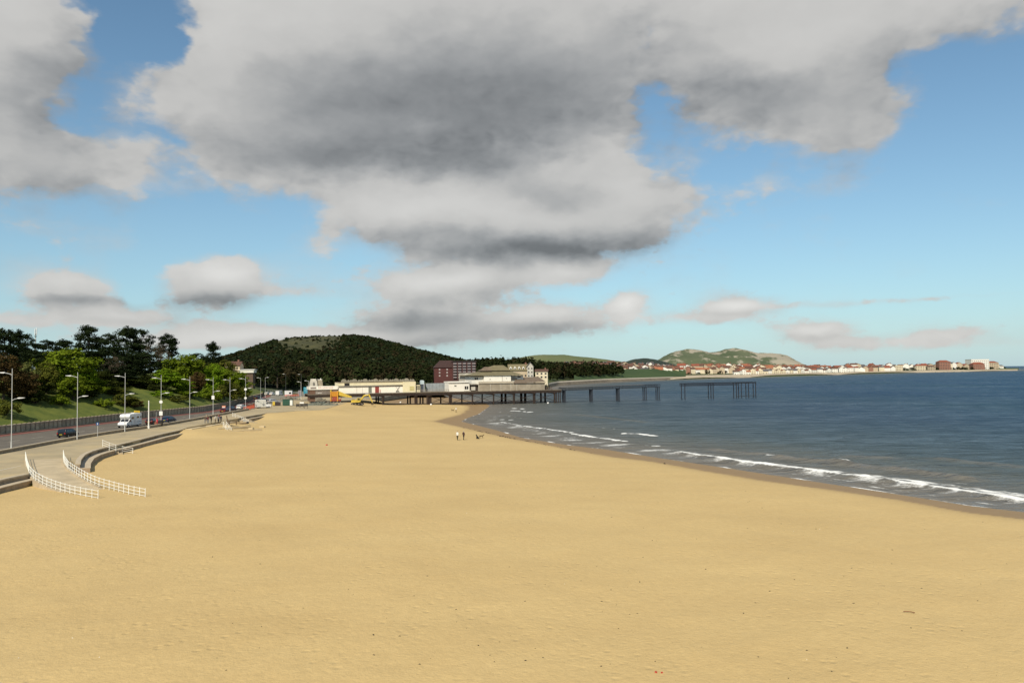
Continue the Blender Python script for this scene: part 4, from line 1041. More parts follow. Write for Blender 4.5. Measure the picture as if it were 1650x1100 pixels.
rust = mat('brown_roof_felt', (.17, .125, .085), .9, .25, .8, .3, 3)
darkm = mat('dark_opening', (.012, .011, .010), .7, .3, 1)
DZ = 5.45
pier = thing('pier', 'derelict seaside pier deck on dark iron legs carrying the pavilion', 'pier', (PA.x, PA.y, 0), PANG)
T0, T1 = Tp(497), Tp(905)
W = 16.0
b = MB(); b.box(T0, T1, 0, W, DZ-.3, DZ); b.box(Tp(740), Tp(884), W, W+10, DZ-.3, DZ-.002); b.build('deck', deckm, pier)
legs = [(617.5, .9), (670.5, 1.2), (691.5, 1.9), (726, 1.25), (761.5, .6), (795.6, .62), (828.4, .95), (861, 1.1), (894, .8)]
lt = [Tp(p) for p, _ in legs]
edges = [T0]+lt+[T1]
for w in (.3, W-.3):
    for a, c in zip(edges[:-1], edges[1:]):
        b = MB(); b.box(a+.01, c-.01, w-.18, w+.18, DZ-1.15, DZ-.32); b.box(a+.01, c-.01, w-.3, w+.3, DZ-1.25, DZ-1.151); b.box(a+.01, c-.01, w-.26, w+.26, DZ-.45, DZ-.33) if False else None
        n = max(2, round((c-a)/1.6))
        for k in range(1, n): x = a+(c-a)*k/n; b.box(x-.06, x+.06, w-.24, w+.24, DZ-1.15, DZ-.34)
        b.build('girder', irond, pier)
for (px, th), t_ in zip(legs, lt):
    cb = MB(); cb.box(t_-.25, t_+.25, -.2, W, DZ-1.6, DZ-1.26); cb.build('cross_beam', irond, pier)
    for w in ((.35, 10.8, W-.4) if px > 800 or px < 700 else (.35, W-.4)):
        r = th/2 if w < 1 else min(th/2, .3 if px < 800 else .55)
        b = MB()
        if th > 1.0 and w < 1:
            for ox in (-.32, .32):
                b.tube((t_+ox*th*.8, w, -2.2), (t_+ox*th*.8, w, DZ-1.3), r*.55, n=10)
            b.box(t_-th*.45, t_+th*.45, w-.12, w+.12, .6, DZ-1.5)
        else: b.tube((t_, w, -2.2), (t_, w, DZ-1.3), r, n=10)
        b.tube((t_, w, DZ-1.9), (t_, w, DZ-1.3), r*.9, r*1.4, n=10)
        b.build('leg', irond, pier)
for i in range(2, len(lt)-1):       # diagonal ties between the trestles
    a, c = lt[i], lt[i+1]
    if c-a < 4: continue
    b = MB(); m_ = (a+c)/2
    b.tube((a, .3, DZ-1.6), (c, .3, .9), .10, n=6); b.tube((c, .3, DZ-1.6), (a, .3, .9), .10, n=6); b.build('tie', irond, pier)
    
for i in range(len(lt)-2):
    b = MB(); b.box(lt[i], lt[i+1], .2, .36, .75, .95); b.build('low_brace', irond, pier)
for px in (894.5, 897, 900, 903):
    t_ = Tp(px); b = MB(); b.tube((t_, .4, -2.2), (t_, .4, DZ-1.2), .22, n=8); b.build('leg', irond, pier)
# broken rail along the open deck and grey hoarding
t0, t1 = Tp(674), Tp(723)
b = MB()
for k in range(14):
    x = t0+(t1-t0)*k/13; b.box(x-.04, x+.04, .1, .18, DZ, DZ+.95)
b.box(t0, t1, .08, .2, DZ+.9, DZ+1.0); b.box(t0, t1, .1, .18, DZ+.45, DZ+.55); b.build('deck_railing', mat('grey_timber', (.30, .26, .21), .9, .2, 1.5), pier)
gpan = mat('grey_hoarding', (.28, .30, .30), .8, .15, .8)
for k in range(6):
    x0 = Tp(686, 9)+(Tp(720, 9)-Tp(686, 9))*k/6; x1 = Tp(686, 9)+(Tp(720, 9)-Tp(686, 9))*(k+1)/6-.06
    b = MB(); b.box(x0, x1, 9, 9.12, DZ, pz(690, 617.5, 9)+.1*k/6); b.build('hoarding_panel', gpan, pier)

def pbuild(name, label, cat='building', group=None): return thing(name, label, cat, (PA.x, PA.y, 0), PANG, group)
def bxp(par, nm, mm, px0, px1, w0, w1, z0, z1, wref=None, bevel=0):
    wr = w0 if wref is None else wref
    b = MB(); b.box(Tp(px0, wr), Tp(px1, wr), w0, w1, z0, z1); return b.build(nm, mm, par, bevel)
# ---- long amusement building
B1 = pbuild('amusement_hall', 'long cream hall with a row of scalloped roof gables on the pier')
zb, zt = DZ+.02, pz(600, 615.6)
zmid = pz(600, 621.6)
tl, tr = Tp(546), Tp(670)
b = MB(); b.box(tl, tr, .5, 12, zb, zmid); b.build('lower_wall', whitew, B1)
b = MB(); b.box(tl, tr, .9, 12.02, zmid, zt); b.build('upper_wall', creamw, B1)
b = MB(); b.box(tr-5.0, tr+.05, .42, .9, zb, zt-.02); b.build('end_bay', creamw, B1)
b = MB(); b.add([(tl, .25, zmid-.25), (tr-5, .25, zmid-.15), (tr-5, .95, zmid+.25), (tl, .95, zmid+.2)], [(0, 1, 2, 3)]); b.add([(tl, .25, zmid-.32), (tr-5, .25, zmid-.22), (tr-5, .95, zmid+.18), (tl, .95, zmid+.13)], [(3, 2, 1, 0)]); b.build('canopy', mat('dark_canopy', (.05, .042, .034), .9, .3, 1), B1)
b = MB(); b.box(tl-.1, tr+.12, .7, 12.2, zt, zt+.12); b.build('roof', rust, B1)
gab = mat('grey_green_gable', (.26, .235, .175), .9, .2, 1, .2)
n = 7; pit = (tr-.4-(tl+.4))/(n+.15)
for k in range(n):
    c0 = tl+.7+pit*(k+.35)
    for (cx, rr, hh) in ((c0, pit*.27, 1.35), (c0+pit*.42, pit*.13, 1.0), (c0+pit*.66, pit*.13, 1.0)):
        if cx+rr > tr: continue
        pl = [(cx-rr*1.05, zt+.121)]+[(cx-rr*math.cos(math.pi*j/10)*(.98 if j not in (0, 10) else 1), zt+.3+(hh-.3)*math.sin(math.pi*j/10)) for j in range(11)]+[(cx+rr*1.05, zt+.121)]
        b = MB(); b.prism(pl, 1.5, 1.8); b.build('roof_gable', gab, B1)
b = MB(); b.box(Tp(555.5), Tp(563.7), .84, .95, pz(560, 622), pz(560, 617.3)); b.build('window', darkm, B1)
b = MB(); b.box(Tp(594), Tp(599.2), .42, .52, zb+.15, zmid-.35); g0 = b.build('shutter', mat('grey_green_shutter', (.24, .25, .20), .8, .15, 2), B1)
for k in range(4):
    x = Tp(594)+.18+k*.27; b = MB(); b.box(x, x+.05, .38, .42, zb+.2, zmid-.4); b.build('slat', darkm, g0)
b = MB(); b.box(Tp(604.8), Tp(611), .42, .52, zb+.05, zmid-.35); dr = b.build('door', mat('red_door', (.25, .045, .035), .6, .25, 2), B1)
b = MB(); b.box(Tp(607.5), Tp(607.7), .40, .42, zb+.1, zmid-.4); b.build('door_gap', darkm, dr)
b = MB(); b.box(Tp(612.4), Tp(613.4), .44, .52, zb+.05, zb+1.2); b.build('notice', mat('faded_red_notice', (.38, .12, .09), .7, .2, 3), B1)
b = MB()
xa, xb = Tp(638), Tp(644)
b.bar((xa, .45, zb+.2), (xb, .45, zmid-.4), .28, .05); b.bar((xb, .45, zb+.2), (xa, .45, zmid-.4), .28, .05); b.box(xa+.1, xb-.1, .47, .5, zb+.15, zb+.7); b.build('painted_cross', mat('grey_paint', (.20, .19, .16), .8, .3, 3), B1)
for px in (575, 584): b = MB(); b.box(Tp(px), Tp(px+.35), .46, .52, zb, zmid-.3); b.build('joint', mat('grey_joint', (.33, .31, .27), .8), B1)
b = MB(); b.box(Tp(660.5), Tp(667.5), .34, .44, zb+.75, zb+2.3); wn = b.build('window', mat('yellow_board', (.46, .42, .16), .8, .15, 3), B1)
b = MB()
for k in range(5): x = Tp(660.5)+(Tp(667.5)-Tp(660.5))*k/4; b.box(x-.04, x+.04, .30, .34, zb+.7, zb+2.35)
b.box(Tp(660.5), Tp(667.5), .3, .34, zb+1.5, zb+1.58); b.build('window_frame', creamw, wn)
# glazed corner bay
bx0, bx1 = tr+.05, Tp(678)
b = MB(); b.box(bx0, bx1, 1.2, 4.2, zb, zb+.9); b.box(bx0, bx1, 1.1, 4.3, zb+2.4, zb+2.75); bay = b.build('corner_bay', creamw, B1)
b = MB(); b.box(bx0, bx1-.15, 1.4, 4.0, zb+.9, zb+2.4); b.build('pane', glass('brown_glass', (.05, .035, .02)), bay)
b = MB()
for k in range(5): x = bx0+(bx1-bx0)*k/4; b.box(x-.06, x+.06, 1.2, 1.34, zb+.9, zb+2.4)
b.box(bx0, bx1, 1.22, 1.32, zb+1.6, zb+1.7); b.build('mullion', creamw, bay)
# ---- entrance building with mansard tower
B2 = pbuild('entrance_building', 'low entrance building with white fascia at the landward end of the pier')
f0, f1 = Tp(498.5), Tp(544.5)
zf0, zf1 = pz(520, 627.6), pz(520, 621.8); zlow = pz(520, 636)
b = MB(); b.box(f0+.6, f1, .6, 11, zlow, zf0); b.build('lower_wall', mat('grey_brown_boarding', (.20, .165, .135), .9, .25, .8), B2)
b = MB(); b.box(f0+.3, Tp(508), .5, 11.02, zlow-2.4, zf0); b.build('corner_wall', mat('brown_brick', (.15, .085, .055), .9, .3, 3), B2)
b = MB(); b.box(f0, f1, .2, .6, zf0, zf1); b.box(f0, f1, .6, 11.2, zf0, zf1-.2); fs = b.build('fascia', whitew, B2)
b = MB(); b.box(Tp(500.3), Tp(509.6), .12, .2, zf0+.4, zf1-.35); b.build('sign_panel', mat('grey_sign', (.24, .20, .17), .8, .3, 4), fs)
b = MB()
rr = random.Random(2)
for k in range(10): x = Tp(513)+k*.55; b.box(x, x+.35, .185, .2, zf0+.5, zf0+.5+rr.uniform(.25, .55))
b.build('faded_lettering', mat('faded_pink_letters', (.60, .42, .36), .8), fs)
b = MB()
for k, (hh, ww) in enumerate(((.75, .14), (.5, .30), (.5, .28), (.5, .22), (.45, .26))): x = Tp(510.5)+k*.37; b.box(x, x+ww, .56, .6, zlow+.45, zlow+.45+hh)
b.build('painted_lettering', mat('pale_letters', (.52, .48, .42), .8, .2, 4), B2)
# mansard tower
def mansard(px0, px1, z0, z1, mm, w0, w1, nm):
    a, c = Tp(px0, w0), Tp(px1, w0); wd = c-a
    prof = [(0, 0), (.03, .35), (.07, .62), (.13, .84), (.2, 1.0)]
    b = MB(); H = z1-z0; ins = wd
    rings = []
    for f, h in prof:
        o = f*wd*1.0; rings.append([(a+o, w0+o*.8, z0+H*h), (c-o, w0+o*.8, z0+H*h), (c-o, w1-o*.8, z0+H*h), (a+o, w1-o*.8, z0+H*h)])
    vs = [p for r_ in rings for p in r_]; fs_ = []
    for k in range(len(rings)-1):
        for j in range(4): fs_.append((k*4+j, k*4+(j+1) % 4, (k+1)*4+(j+1) % 4, (k+1)*4+j))
    k = (len(rings)-1)*4; fs_.append((k, k+1, k+2, k+3)); b.add(vs, fs_); o = b.build(nm, mm, B2); return o, a, c
zt0, zt1 = zf1-.05, pz(510, 611)
o, a, c = mansard(499.5, 511.8, zt0, zt1, mat('pale_mansard', (.50, .46, .38), .85, .12, 1), .9, 4.5, 'mansard_roof')
b = MB(); mid = (a+c)/2; pl = [(mid-.32, zt0+.35), (mid+.32, zt0+.35), (mid+.32, zt0+1.1)]+[(mid+.32*math.cos(q*math.pi/6), zt0+1.1+.4*math.sin(q*math.pi/6)) for q in range(1, 6)]+[(mid-.32, zt0+1.1)]
b.prism(pl, .78, 1.35); b.build('arched_window', mat('grey_glass', (.16, .15, .13), .4), o)
b = MB(); b.box(a+.45, c-.45, 1.3, 4.0, zt1-.02, zt1+.15); b.build('roof_cap', whitew, o)
o2, a2, c2 = mansard(511.3, 520.3, zt0, zt1-.2, mat('tan_mansard', (.30, .255, .18), .9, .2, 1.5), 1.6, 4.8, 'mansard_roof')
b = MB(); b.box(a2+.2, c2-.2, 1.9, 4.3, zt1-.22, zt1-.04); b.tube(((a2+c2)/2+.3, 2.5, zt1-.04), ((a2+c2)/2+.3, 2.5, zt1+.35), .2, .12); b.build('roof_cap', whitew, o2)
# ---- blue-white sentry kiosk on the deck
B3 = pbuild('sentry_kiosk', 'narrow pale blue kiosk with rounded top standing on the pier deck', 'kiosk')
b = MB(); x0, x1 = Tp(678, 6), Tp(683.5, 6); zz = pz(681, 612.3, 6)
b.box(x0+.15, x1-.15, 6.1, 7.4, DZ, zz-1.6); b.build('post_box', mat('dark_blue_grey', (.06, .07, .085), .7), B3)
b = MB(); pl = [(x0, zz-1.6), (x1, zz-1.6), (x1, zz-.35), (x1-.2, zz-.08), ((x0+x1)/2, zz), (x0+.2, zz-.08), (x0, zz-.35)]; b.prism(pl, 6, 7.5); b.build('hood', mat('pale_blue_paint', (.50, .58, .58), .7), B3)
b = MB(); b.box(x1-.2, x1+.1, 5.9, 6.1, DZ, zz-1.3); b.build('side_post', mat('pale_grey_paint', (.42, .42, .42), .7), B3)
# ---- white hut
B4 = pbuild('white_hut', 'white flat-roofed hut at the landward side of the pavilion')
hz0, hz1 = DZ+.02, pz(740, 617.6)
b = MB(); b.box(Tp(723.8), Tp(757), .4, 7, hz0, hz1); wl4 = b.build('wall', whitew, B4)
b = MB(); b.box(Tp(723.5), Tp(756), .9, 8, hz1+.25, pz(740, 614.4)); b.box(Tp(723.8), Tp(757), 1.4, 7, hz1, hz1+.25); b.build('roof', whitew, B4)
b = MB(); b.box(Tp(724), Tp(757.5), .25, 1.4, hz1, hz1+.1); b.build('eave', mat('dark_eave', (.05, .04, .03), .9), B4)
b = MB(); b.box(Tp(749.2), Tp(755), .34, .42, hz0+.75, hz0+2.0); w4 = b.build('window', darkm, B4)
b = MB(); b.box(Tp(752), Tp(752.5), .30, .34, hz0+.75, hz0+2.0); b.build('mullion', whitew, w4)
b = MB(); b.box(Tp(732.5), Tp(736), .36, .41, hz0+1.95, hz0+2.4); b.build('vent', mat('sooty_vent', (.12, .11, .09), .9), B4)
b = MB(); b.box(Tp(748), Tp(758.5), .1, .4, hz0-.05, hz0+.35); b.build('plinth', palew, B4)
# small lean-to pieces between hut and pavilion
b = MB(); b.box(Tp(757.3), Tp(771), 1.6, 7, hz0, hz0+2.9); b.build('link_wall', mat('shaded_link', (.06, .045, .035), .9, .3, 1), B4)  # wall coloured dark for the shade between hut and pavilion
b = MB(); b.box(Tp(760.5), Tp(767), .9, 1.55, hz0+.3, hz0+1.7); b.build('porch', palew, B4)
b = MB(); b.box(Tp(759), Tp(771), .7, 2.2, hz0+2.55, hz0+2.85); b.build('porch_roof', palew, B4)
# ---- pavilion
B5 = pbuild('pavilion', 'derelict pier pavilion with two-tier olive hipped roof and blank grey walls')
w0 = .6
pzl = pz(800, 617.5, w0)
segs = [(771.3, 790), (790, 807), (807, 823), (823, 832.5), (832.5, 878)]
for i, (a, c) in enumerate(segs):
    b = MB(); b.box(Tp(a, w0)+.02, Tp(c, w0)-.02, w0, w0+.35, DZ, pzl-.1*(i == 4)); b.build('wall_panel', greyw, B5)
    b = MB(); b.box(Tp(a, w0)-.04, Tp(a, w0)+.12, w0-.06, w0+.1, DZ, pzl); b.build('pilaster', palew, B5)
b = MB(); b.box(Tp(771.5, w0), Tp(878, w0), w0+.36, 20, DZ, pzl-.3); b.build('lower_block', greyw, B5)
b = MB(); b.add([(Tp(771, w0), w0-.3, pzl+.02), (Tp(826, w0), w0-.3, pzl+.02), (Tp(826, 4.4), 4.4, pzl+.75), (Tp(771, 4.4), 4.4, pzl+.75)], [(0, 1, 2, 3)]); b.box(Tp(771, w0), Tp(826, w0), w0-.32, w0-.1, pzl-.06, pzl+.08); b.build('terrace_roof', mat('pale_felt_roof', (.40, .34, .245), .9, .15, 1), B5)
zr = pz(860, 613, w0)
b = MB(); b.add([(Tp(827, w0), w0-.4, pzl-.05), (Tp(879, w0), w0-.4, pzl+.35), (Tp(872, 6), 9, zr+1.5), (Tp(836, 6), 9, zr+1.2)], [(0, 1, 2, 3)]); b.box(Tp(827, w0), Tp(879, w0), w0-.42, w0-.2, pzl-.12, pzl+.06); b.build('side_roof', rust, B5)
wu = 4.5
zu = pz(800, 605, wu)
b = MB(); b.box(Tp(780, wu), Tp(823.5, wu), wu, 18, pzl-.2, zu); b.build('upper_wall', whitew, B5)
for px, py in ((789, 611), (815.5, 609.5)): b = MB(); b.box(Tp(px, wu), Tp(px+1.6, wu), wu-.05, wu+.02, pz(px, py+.4, wu), pz(px, py-.4, wu)); b.build('vent', darkm, B5)
b = MB(); b.box(Tp(809, wu), Tp(809.6, wu), wu-.06, wu+.02, pzl+.3, zu-.1); b.build('downpipe', mat('grey_pipe', (.25, .22, .18), .8), B5)
wl = 5.6
b = MB(); b.box(Tp(760, wl), Tp(780, wl), wl, 17, DZ, pz(770, 606.8, wl)); b.build('left_wing', whitew, B5)
for px in (765.2, 768.0): b = MB(); b.box(Tp(px, wl), Tp(px+2, wl), wl-.06, wl+.02, pz(767, 611.6, wl), pz(767, 608.4, wl)); b.build('window', darkm, B5)
b = MB(); b.box(Tp(824, wl), Tp(832.5, wl), wl, 17, pzl-.3, pz(830, 604.8, wl)); b.build('right_wing', palew, B5)
b = MB(); b.box(Tp(832.8, wl), Tp(843.5, wl), wl+.2, 17, pzl-.3, pz(838, 605, wl)); b.build('right_wing', whitew, B5)
b = MB(); b.box(Tp(834.5, wl), Tp(839.2, wl), wl+.12, wl+.22, pz(837, 607.9, wl), pz(837, 605.9, wl)); b.build('window', darkm, B5)
b = MB(); b.box(Tp(824, wl)-.1, Tp(833, wl), wl-.7, wl-.1, pz(830, 610, wl), pz(830, 609.3, wl)); b.build('balcony', mat('dark_rail', (.06, .05, .04), .8), B5)
# roofs
ze = pz(800, 604.8, wu)
z2 = pz(800, 598.2, 10)
b = MB(); b.frustum((Tp(757.5, 4), Tp(845, 4), 4.0, 22), ze, (Tp(779, 10), Tp(823, 10), 9.8, 17), z2); b.build('lower_roof', rooff, B5)
b = MB(); b.box(Tp(779.5, 10), Tp(822.5, 10), 9.9, 16.9, z2-.02, z2+.35); b.build('clerestory', darkm, B5)
z3 = pz(806, 588.3, 13.4)
b = MB(); b.frustum((Tp(777.5, 9.5), Tp(824, 9.5), 9.4, 17.4), z2+.352, (Tp(796, 13.4), Tp(811, 13.4), 13.0, 13.8), z3); b.build('upper_roof', rooff, B5)
b = MB(); b.frustum((Tp(775, 9), Tp(792, 9), 8.6, 12), z2+.3, (Tp(781, 10.3), Tp(789, 10.3), 10.1, 10.6), pz(786, 591, 10)); b.build('hip_end', rust, B5)
b = MB(); b.box(Tp(812, 12), Tp(814.5, 12), 11.8, 12.6, pz(813, 592.5, 12), pz(813, 591, 12)); b.build('skylight', whitew, B5)
b = MB(); b.box(Tp(749, 15), Tp(770, 15), 15, 24, DZ, pz(760, 601, 15)); b.build('stage_block', palew, B5)
# broken timbers at the seaward end
t_ = thing('collapsed_timbers', 'heap of broken dark timbers at the seaward end of the pavilion', 'debris', (PA.x, PA.y, 0), PANG)
rr = random.Random(9)
for k in range(12):
    x = rr.uniform(Tp(879, 2), Tp(891, 2)); b = MB(); b.bar((x, rr.uniform(.5, 5), DZ+.1), (x+rr.uniform(-1.5, 1.5), rr.uniform(.5, 5), DZ+rr.uniform(.8, 2.8)), .22); b.build('timber', mat('split_timber', (.12, .09, .065), .9, .3, 2), t_)

# ---- narrow iron jetty and the detached pier head
def lattice(par, ta, tb, za, zb_, dep, w, m_, th=.13, pitch=1.5):
    b = MB(); b.bar((ta, w, za), (tb, w, zb_), th*1.3); b.bar((ta, w, za-dep), (tb, w, zb_-dep), th*1.3)
    n = max(2, round((tb-ta)/pitch))
    for k in range(n+1):
        f = k/n; x = ta+(tb-ta)*f; z = za+(zb_-za)*f; b.bar((x, w, z-dep), (x, w, z), th)
        if k < n:
            x2 = ta+(tb-ta)*(k+1)/n; z2_ = za+(zb_-za)*(k+1)/n
            b.bar((x, w, z-dep), (x2, w, z2_), th*.7); b.bar((x, w, z), (x2, w, z2_-dep), th*.7)
    return b.build('lattice_girder', m_, par)
def iron_legs(par, px, ws, ztop, r=.26, m_=ironb):
    t_ = Tp(px)
    for w in ws:
        b = MB(); b.tube((t_, w, -2.3), (t_, w, ztop), r, n=8); b.tube((t_, w, ztop-.5), (t_, w, ztop), r, r*1.5, n=8); b.build('leg', m_, par)
J = thing('jetty', 'skeletal dark iron jetty running on seaward from the pier deck', 'jetty', (PA.x, PA.y, 0), PANG)
jp = [905, 911, 954.6, 998, 1041, 1064]
jz = interp([(905, 6.15), (1064, pz(1064, 619))])
for w in (.2, 3.0):
    for a, c in zip(jp[:-1], jp[1:]): lattice(J, Tp(a), Tp(c), float(jz(a)), float(jz(c)), 1.15, w, ironb, .11)
for a, c in zip(jp[:-1], jp[1:]):
    b = MB(); n = max(1, round((Tp(c)-Tp(a))/2.4))
    for k in range(n+1): x = Tp(a)+(Tp(c)-Tp(a))*k/n; z = float(jz(a+(c-a)*k/n)); b.bar((x, .2, z-.1), (x, 3.0, z-.1), .12)
    b.build('cross_member', ironb, J)
    if a < 1000:
        b = MB(); b.add([(Tp(a)+.02, .1, float(jz(a))+.1), (Tp(c)-.02, .1, float(jz(c))+.1), (Tp(c)-.02, 3.1, float(jz(c))+.1), (Tp(a)+.02, 3.1, float(jz(a))+.1)], [(0, 1, 2, 3)]); b.build('decking', mat('pale_decking', (.24, .22, .19), .9, .2, 1), J)
for px in (911, 954.6, 998): iron_legs(J, px, (.2, 1.2, 2.1, 3.0), float(jz(px))-1.1, .2)
for px in (1041.5, 1062.5): iron_legs(J, px, (.2, 1.6, 3.0), float(jz(px))-1.0, .2)
H_ = thing('detached_pier', 'detached iron pier head standing alone in the sea past the gap', 'pier', (PA.x, PA.y, 0), PANG)
hz = interp([(1102, pz(1102, 617.6)), (1219, pz(1219, 615.2))])
hp = [1102, 1148, 1190, 1206, 1219]
for w in (.2, 3.4):
    for a, c in zip(hp[:-1], hp[1:]): lattice(H_, Tp(a), Tp(c), float(hz(a)), float(hz(c)), 1.1 if a < 1190 else .5, w, ironb, .13)
for a, c in zip(hp[:-1], hp[1:]):
    b = MB(); n = max(1, round((Tp(c)-Tp(a))/2.4))
    for k in range(n+1): x = Tp(a)+(Tp(c)-Tp(a))*k/n; z = float(hz(a+(c-a)*k/n)); b.bar((x, .2, z-.1), (x, 3.4, z-.1), .18)
    b.build('cross_member', ironb, H_)
for px, ws in ((1103.8, (.2, 3.0)), (1149.5, (.2, 2.0, 4.0)), (1187, (.2, 2.4)), (1195, (.2, 2.4)), (1206.5, (.2, 2.2)), (1218, (.2, 2.0))): iron_legs(H_, px, ws, float(hz(px))-.1, .21)
for z in (.9,): 
    b = MB(); b.bar((Tp(1187), .2, z), (Tp(1218), .2, z+.2), .2); b.build('low_brace', ironb, H_)

# ------------------------------------------------------------------ buildings inland
def windows(par, x0, x1, nx, z0, dz, nz, y, w, h, m_, fm=None, sign=-1):
    for j in range(nz):
        for i in range(nx):
            x = x0+(x1-x0)*(i+.5)/nx; z = z0+j*dz
            b = MB(); b.box(x-w/2, x+w/2, y+sign*.04, y-sign*.02, z, z+h); o = b.build('window', m_, par)
            if fm:
                b = MB(); b.box(x-w/2-.08, x+w/2+.08, y+sign*.10, y+sign*.041, z-.12, z); b.build('sill', fm, o)
brick = mat('red_brick', (.095, .032, .027), .9, .2, 1.2, .2)  # bricks of the flats dimmed, the shade over them is in the colour
brick2 = mat('brown_red_brick', (.075, .036, .032), .9, .2, 1.2, .2)
winw = mat('pale_window', (.38, .33, .30), .3, .3, 1)
def gz(px, d):
    p = PD(px, 600, d); return p.x, float(land_z(np.array([p.x]), np.array([d]))[0])
# flats
d = 540; x, g = gz(733, d)
FL = thing('apartment_block', 'dark red brick block of flats with rows of white balconies behind the pier', 'building', (x, d, g), R(8))
s_ = d/F
xl, xm, xr = -33*s_, -4*s_, 34*s_
z_b = PD(733, 609, d).z-g; z_e1 = PD(715, 592, d).z-g; z_r1 = PD(720, 580.5, d).z-g; z_e2 = PD(750, 582.5, d).z-g
b = MB(); b.box(xl, xm, 0, 14, -3, z_e1); b.build('wing_wall', brick, FL)
b = MB(); b.frustum((xl-.5, xm+.5, -.6, 14.6), z_e1, (xl+4, xm+.5, 5, 9), z_r1); b.build('wing_roof', mat('dark_red_tile', (.052, .027, .023), .9, .2, 1), FL)
b = MB(); b.box(xm, xr, -1.0, 13, -3, z_e2); b.build('main_wall', brick2, FL)
b = MB(); b.box(xm-.4, xr+.4, -1.4, 13.4, z_e2, z_e2+.5); b.build('main_roof', mat('dark_roof_edge', (.05, .035, .032), .9, .2, 1), FL)
windows(FL, xl+1, xm-1.0, 2, z_b+1.2, 2.1, 3, 0, 1.0, 1.0, winw)
fh = (z_e2-z_b)/6
for j in range(6):
    for i in range(5):
        cx = xm+(xr-xm)*(i+.5)/5; z = z_b+j*fh
        b = MB(); b.box(cx-1.1, cx+1.1, -2.0, -1.001, z+.1, z+.25); b.box(cx-1.1, cx+1.1, -2.02, -1.92, z+.25, z+.95); bo = b.build('balcony', mat('shaded_balcony', (.27, .22, .21), .8, .15, 1), FL)  # balcony white dimmed in colour for the shade over the flats
        b = MB(); b.box(cx-.95, cx+.95, -1.05, -.99, z+.3, z+fh-.35); b.build('balcony_door', glass('flat_glass', (.03, .022, .022)), FL)
def house(name, label, px, d, w, dp, h, rh, wm, rm, rz=0.0, gable=True, win=None, chim=True, group=None, zoff=0.0, cat='house', zpy=None):
    x, g = gz(px, d)
    if zpy: g = PD(px, zpy, d).z
    t_ = thing(name, label, cat, (x, d, g+zoff-.6), rz, group); h += .6
    b = MB(); b.box(-w/2, w/2, 0, dp, -4, h)
    if gable: b.prism([(-w/2, h), (w/2, h), (0, h+rh)], .02, dp-.02); 
    else: b.prism([(.02, h), (dp-.02, h), (dp/2, h+rh)], -w/2, w/2, 'x')
    b.build('wall', wm, t_)
    b = MB(); e = .45
    if gable:
        k = rh/(w/2)
        for s in (-1, 1): b.add([(s*(w/2+e), -e, h-k*e), (0, -e, h+rh+.02), (0, dp+e, h+rh+.02), (s*(w/2+e), dp+e, h-k*e), (s*(w/2+e), -e, h-k*e+.25), (0, -e, h+rh+.27), (0, dp+e, h+rh+.27), (s*(w/2+e), dp+e, h-k*e+.25)], [(0,1,2,3),(4,5,6,7),(0,1,5,4),(1,2,6,5),(2,3,7,6),(3,0,4,7)])
    else:
        k = rh/(dp/2)
        for y0, y1 in ((-e, dp/2), (dp+e, dp/2)): b.add([(-w/2-e, y0, h-k*e), (w/2+e, y0, h-k*e), (w/2+e, y1, h+rh+.02), (-w/2-e, y1, h+rh+.02), (-w/2-e, y0, h-k*e+.25), (w/2+e, y0, h-k*e+.25), (w/2+e, y1, h+rh+.27), (-w/2-e, y1, h+rh+.27)], [(0,1,2,3),(4,5,6,7),(0,1,5,4),(1,2,6,5),(2,3,7,6),(3,0,4,7)])
    ro = b.build('roof', rm, t_)
    if chim:
        cx = w*.3; b = MB(); b.box(cx-.45, cx+.45, dp*.5-.4, dp*.5+.4, h+rh*.4, h+rh+1.2); b.build('chimney', mat('chimney_brick', (.20, .10, .07), .9), ro)
    if win: 
        nx, nz, ww, wh = win
        for j in range(nz):
            for i in range(nx):
                cx = -w/2+w*(i+.5)/nx; z = .9+(h-.6)/nz*j
                b = MB(); b.box(cx-ww/2, cx+ww/2, -.06, .01, z, z+wh); b.build('window', glass('house_glass', (.04, .04, .045)), t_)
    return t_
roof_red = mat('red_tile_roof', (.24, .075, .042), .9, .2, .3)
roof_org = mat('orange_tile_roof', (.32, .12, .06), .9, .2, .3)
roof_brn = mat('brown_tile_roof', (.12, .062, .042), .9, .2, .3)
roof_gry = mat('slate_roof', (.11, .10, .10), .85, .2, .3)
wall_wht = mat('white_house_wall', (.80, .76, .66), .85, .06, .3)
wall_crm = mat('cream_house_wall', (.68, .58, .40), .85, .08, .3)
wall_brk = mat('brick_house_wall', (.30, .15, .10), .9, .15, .3)
wall_tan = mat('sandy_house_wall', (.50, .40, .27), .9, .12, .3)
house('gabled_guest_house', 'long pale house with white dormers and olive roof behind the pavilion', 838, 470, 13, 9, 4.0, 3.4, wall_tan, rooff, R(6), False, (6, 1, .9, 1.1), True, None, .6, zpy=609)
t_ = bpy.data.objects['gabled_guest_house']
for k in range(5):
    b = MB(); x = -5.4+k*2.5; b.prism([(x-.7, 4.9), (x+.7, 4.9), (x+.7, 6.0), (x, 6.9), (x-.7, 6.0)], .6, 2.6); o = b.build('dormer', wall_wht, t_)
    b = MB(); b.box(x-.4, x+.4, .54, .61, 5.1, 6.0); b.build('window', glass('house_glass'), o)
house('white_gable_house', 'tall narrow white house at the end of the dormered guest house', 854.5, 466, 3.6, 8, 6.4, 2.2, palew, roof_gry, 0, True, (2, 3, .7, .9), False, None, .6, zpy=609)
house('cream_house', 'cream yellow house with bay windows right of the guest house', 872.5, 520, 8.0, 8, 4.6, 1.2, wall_crm, roof_brn, R(-4), False, (3, 2, 1.2, 1.1), True, None, .6, zpy=611)
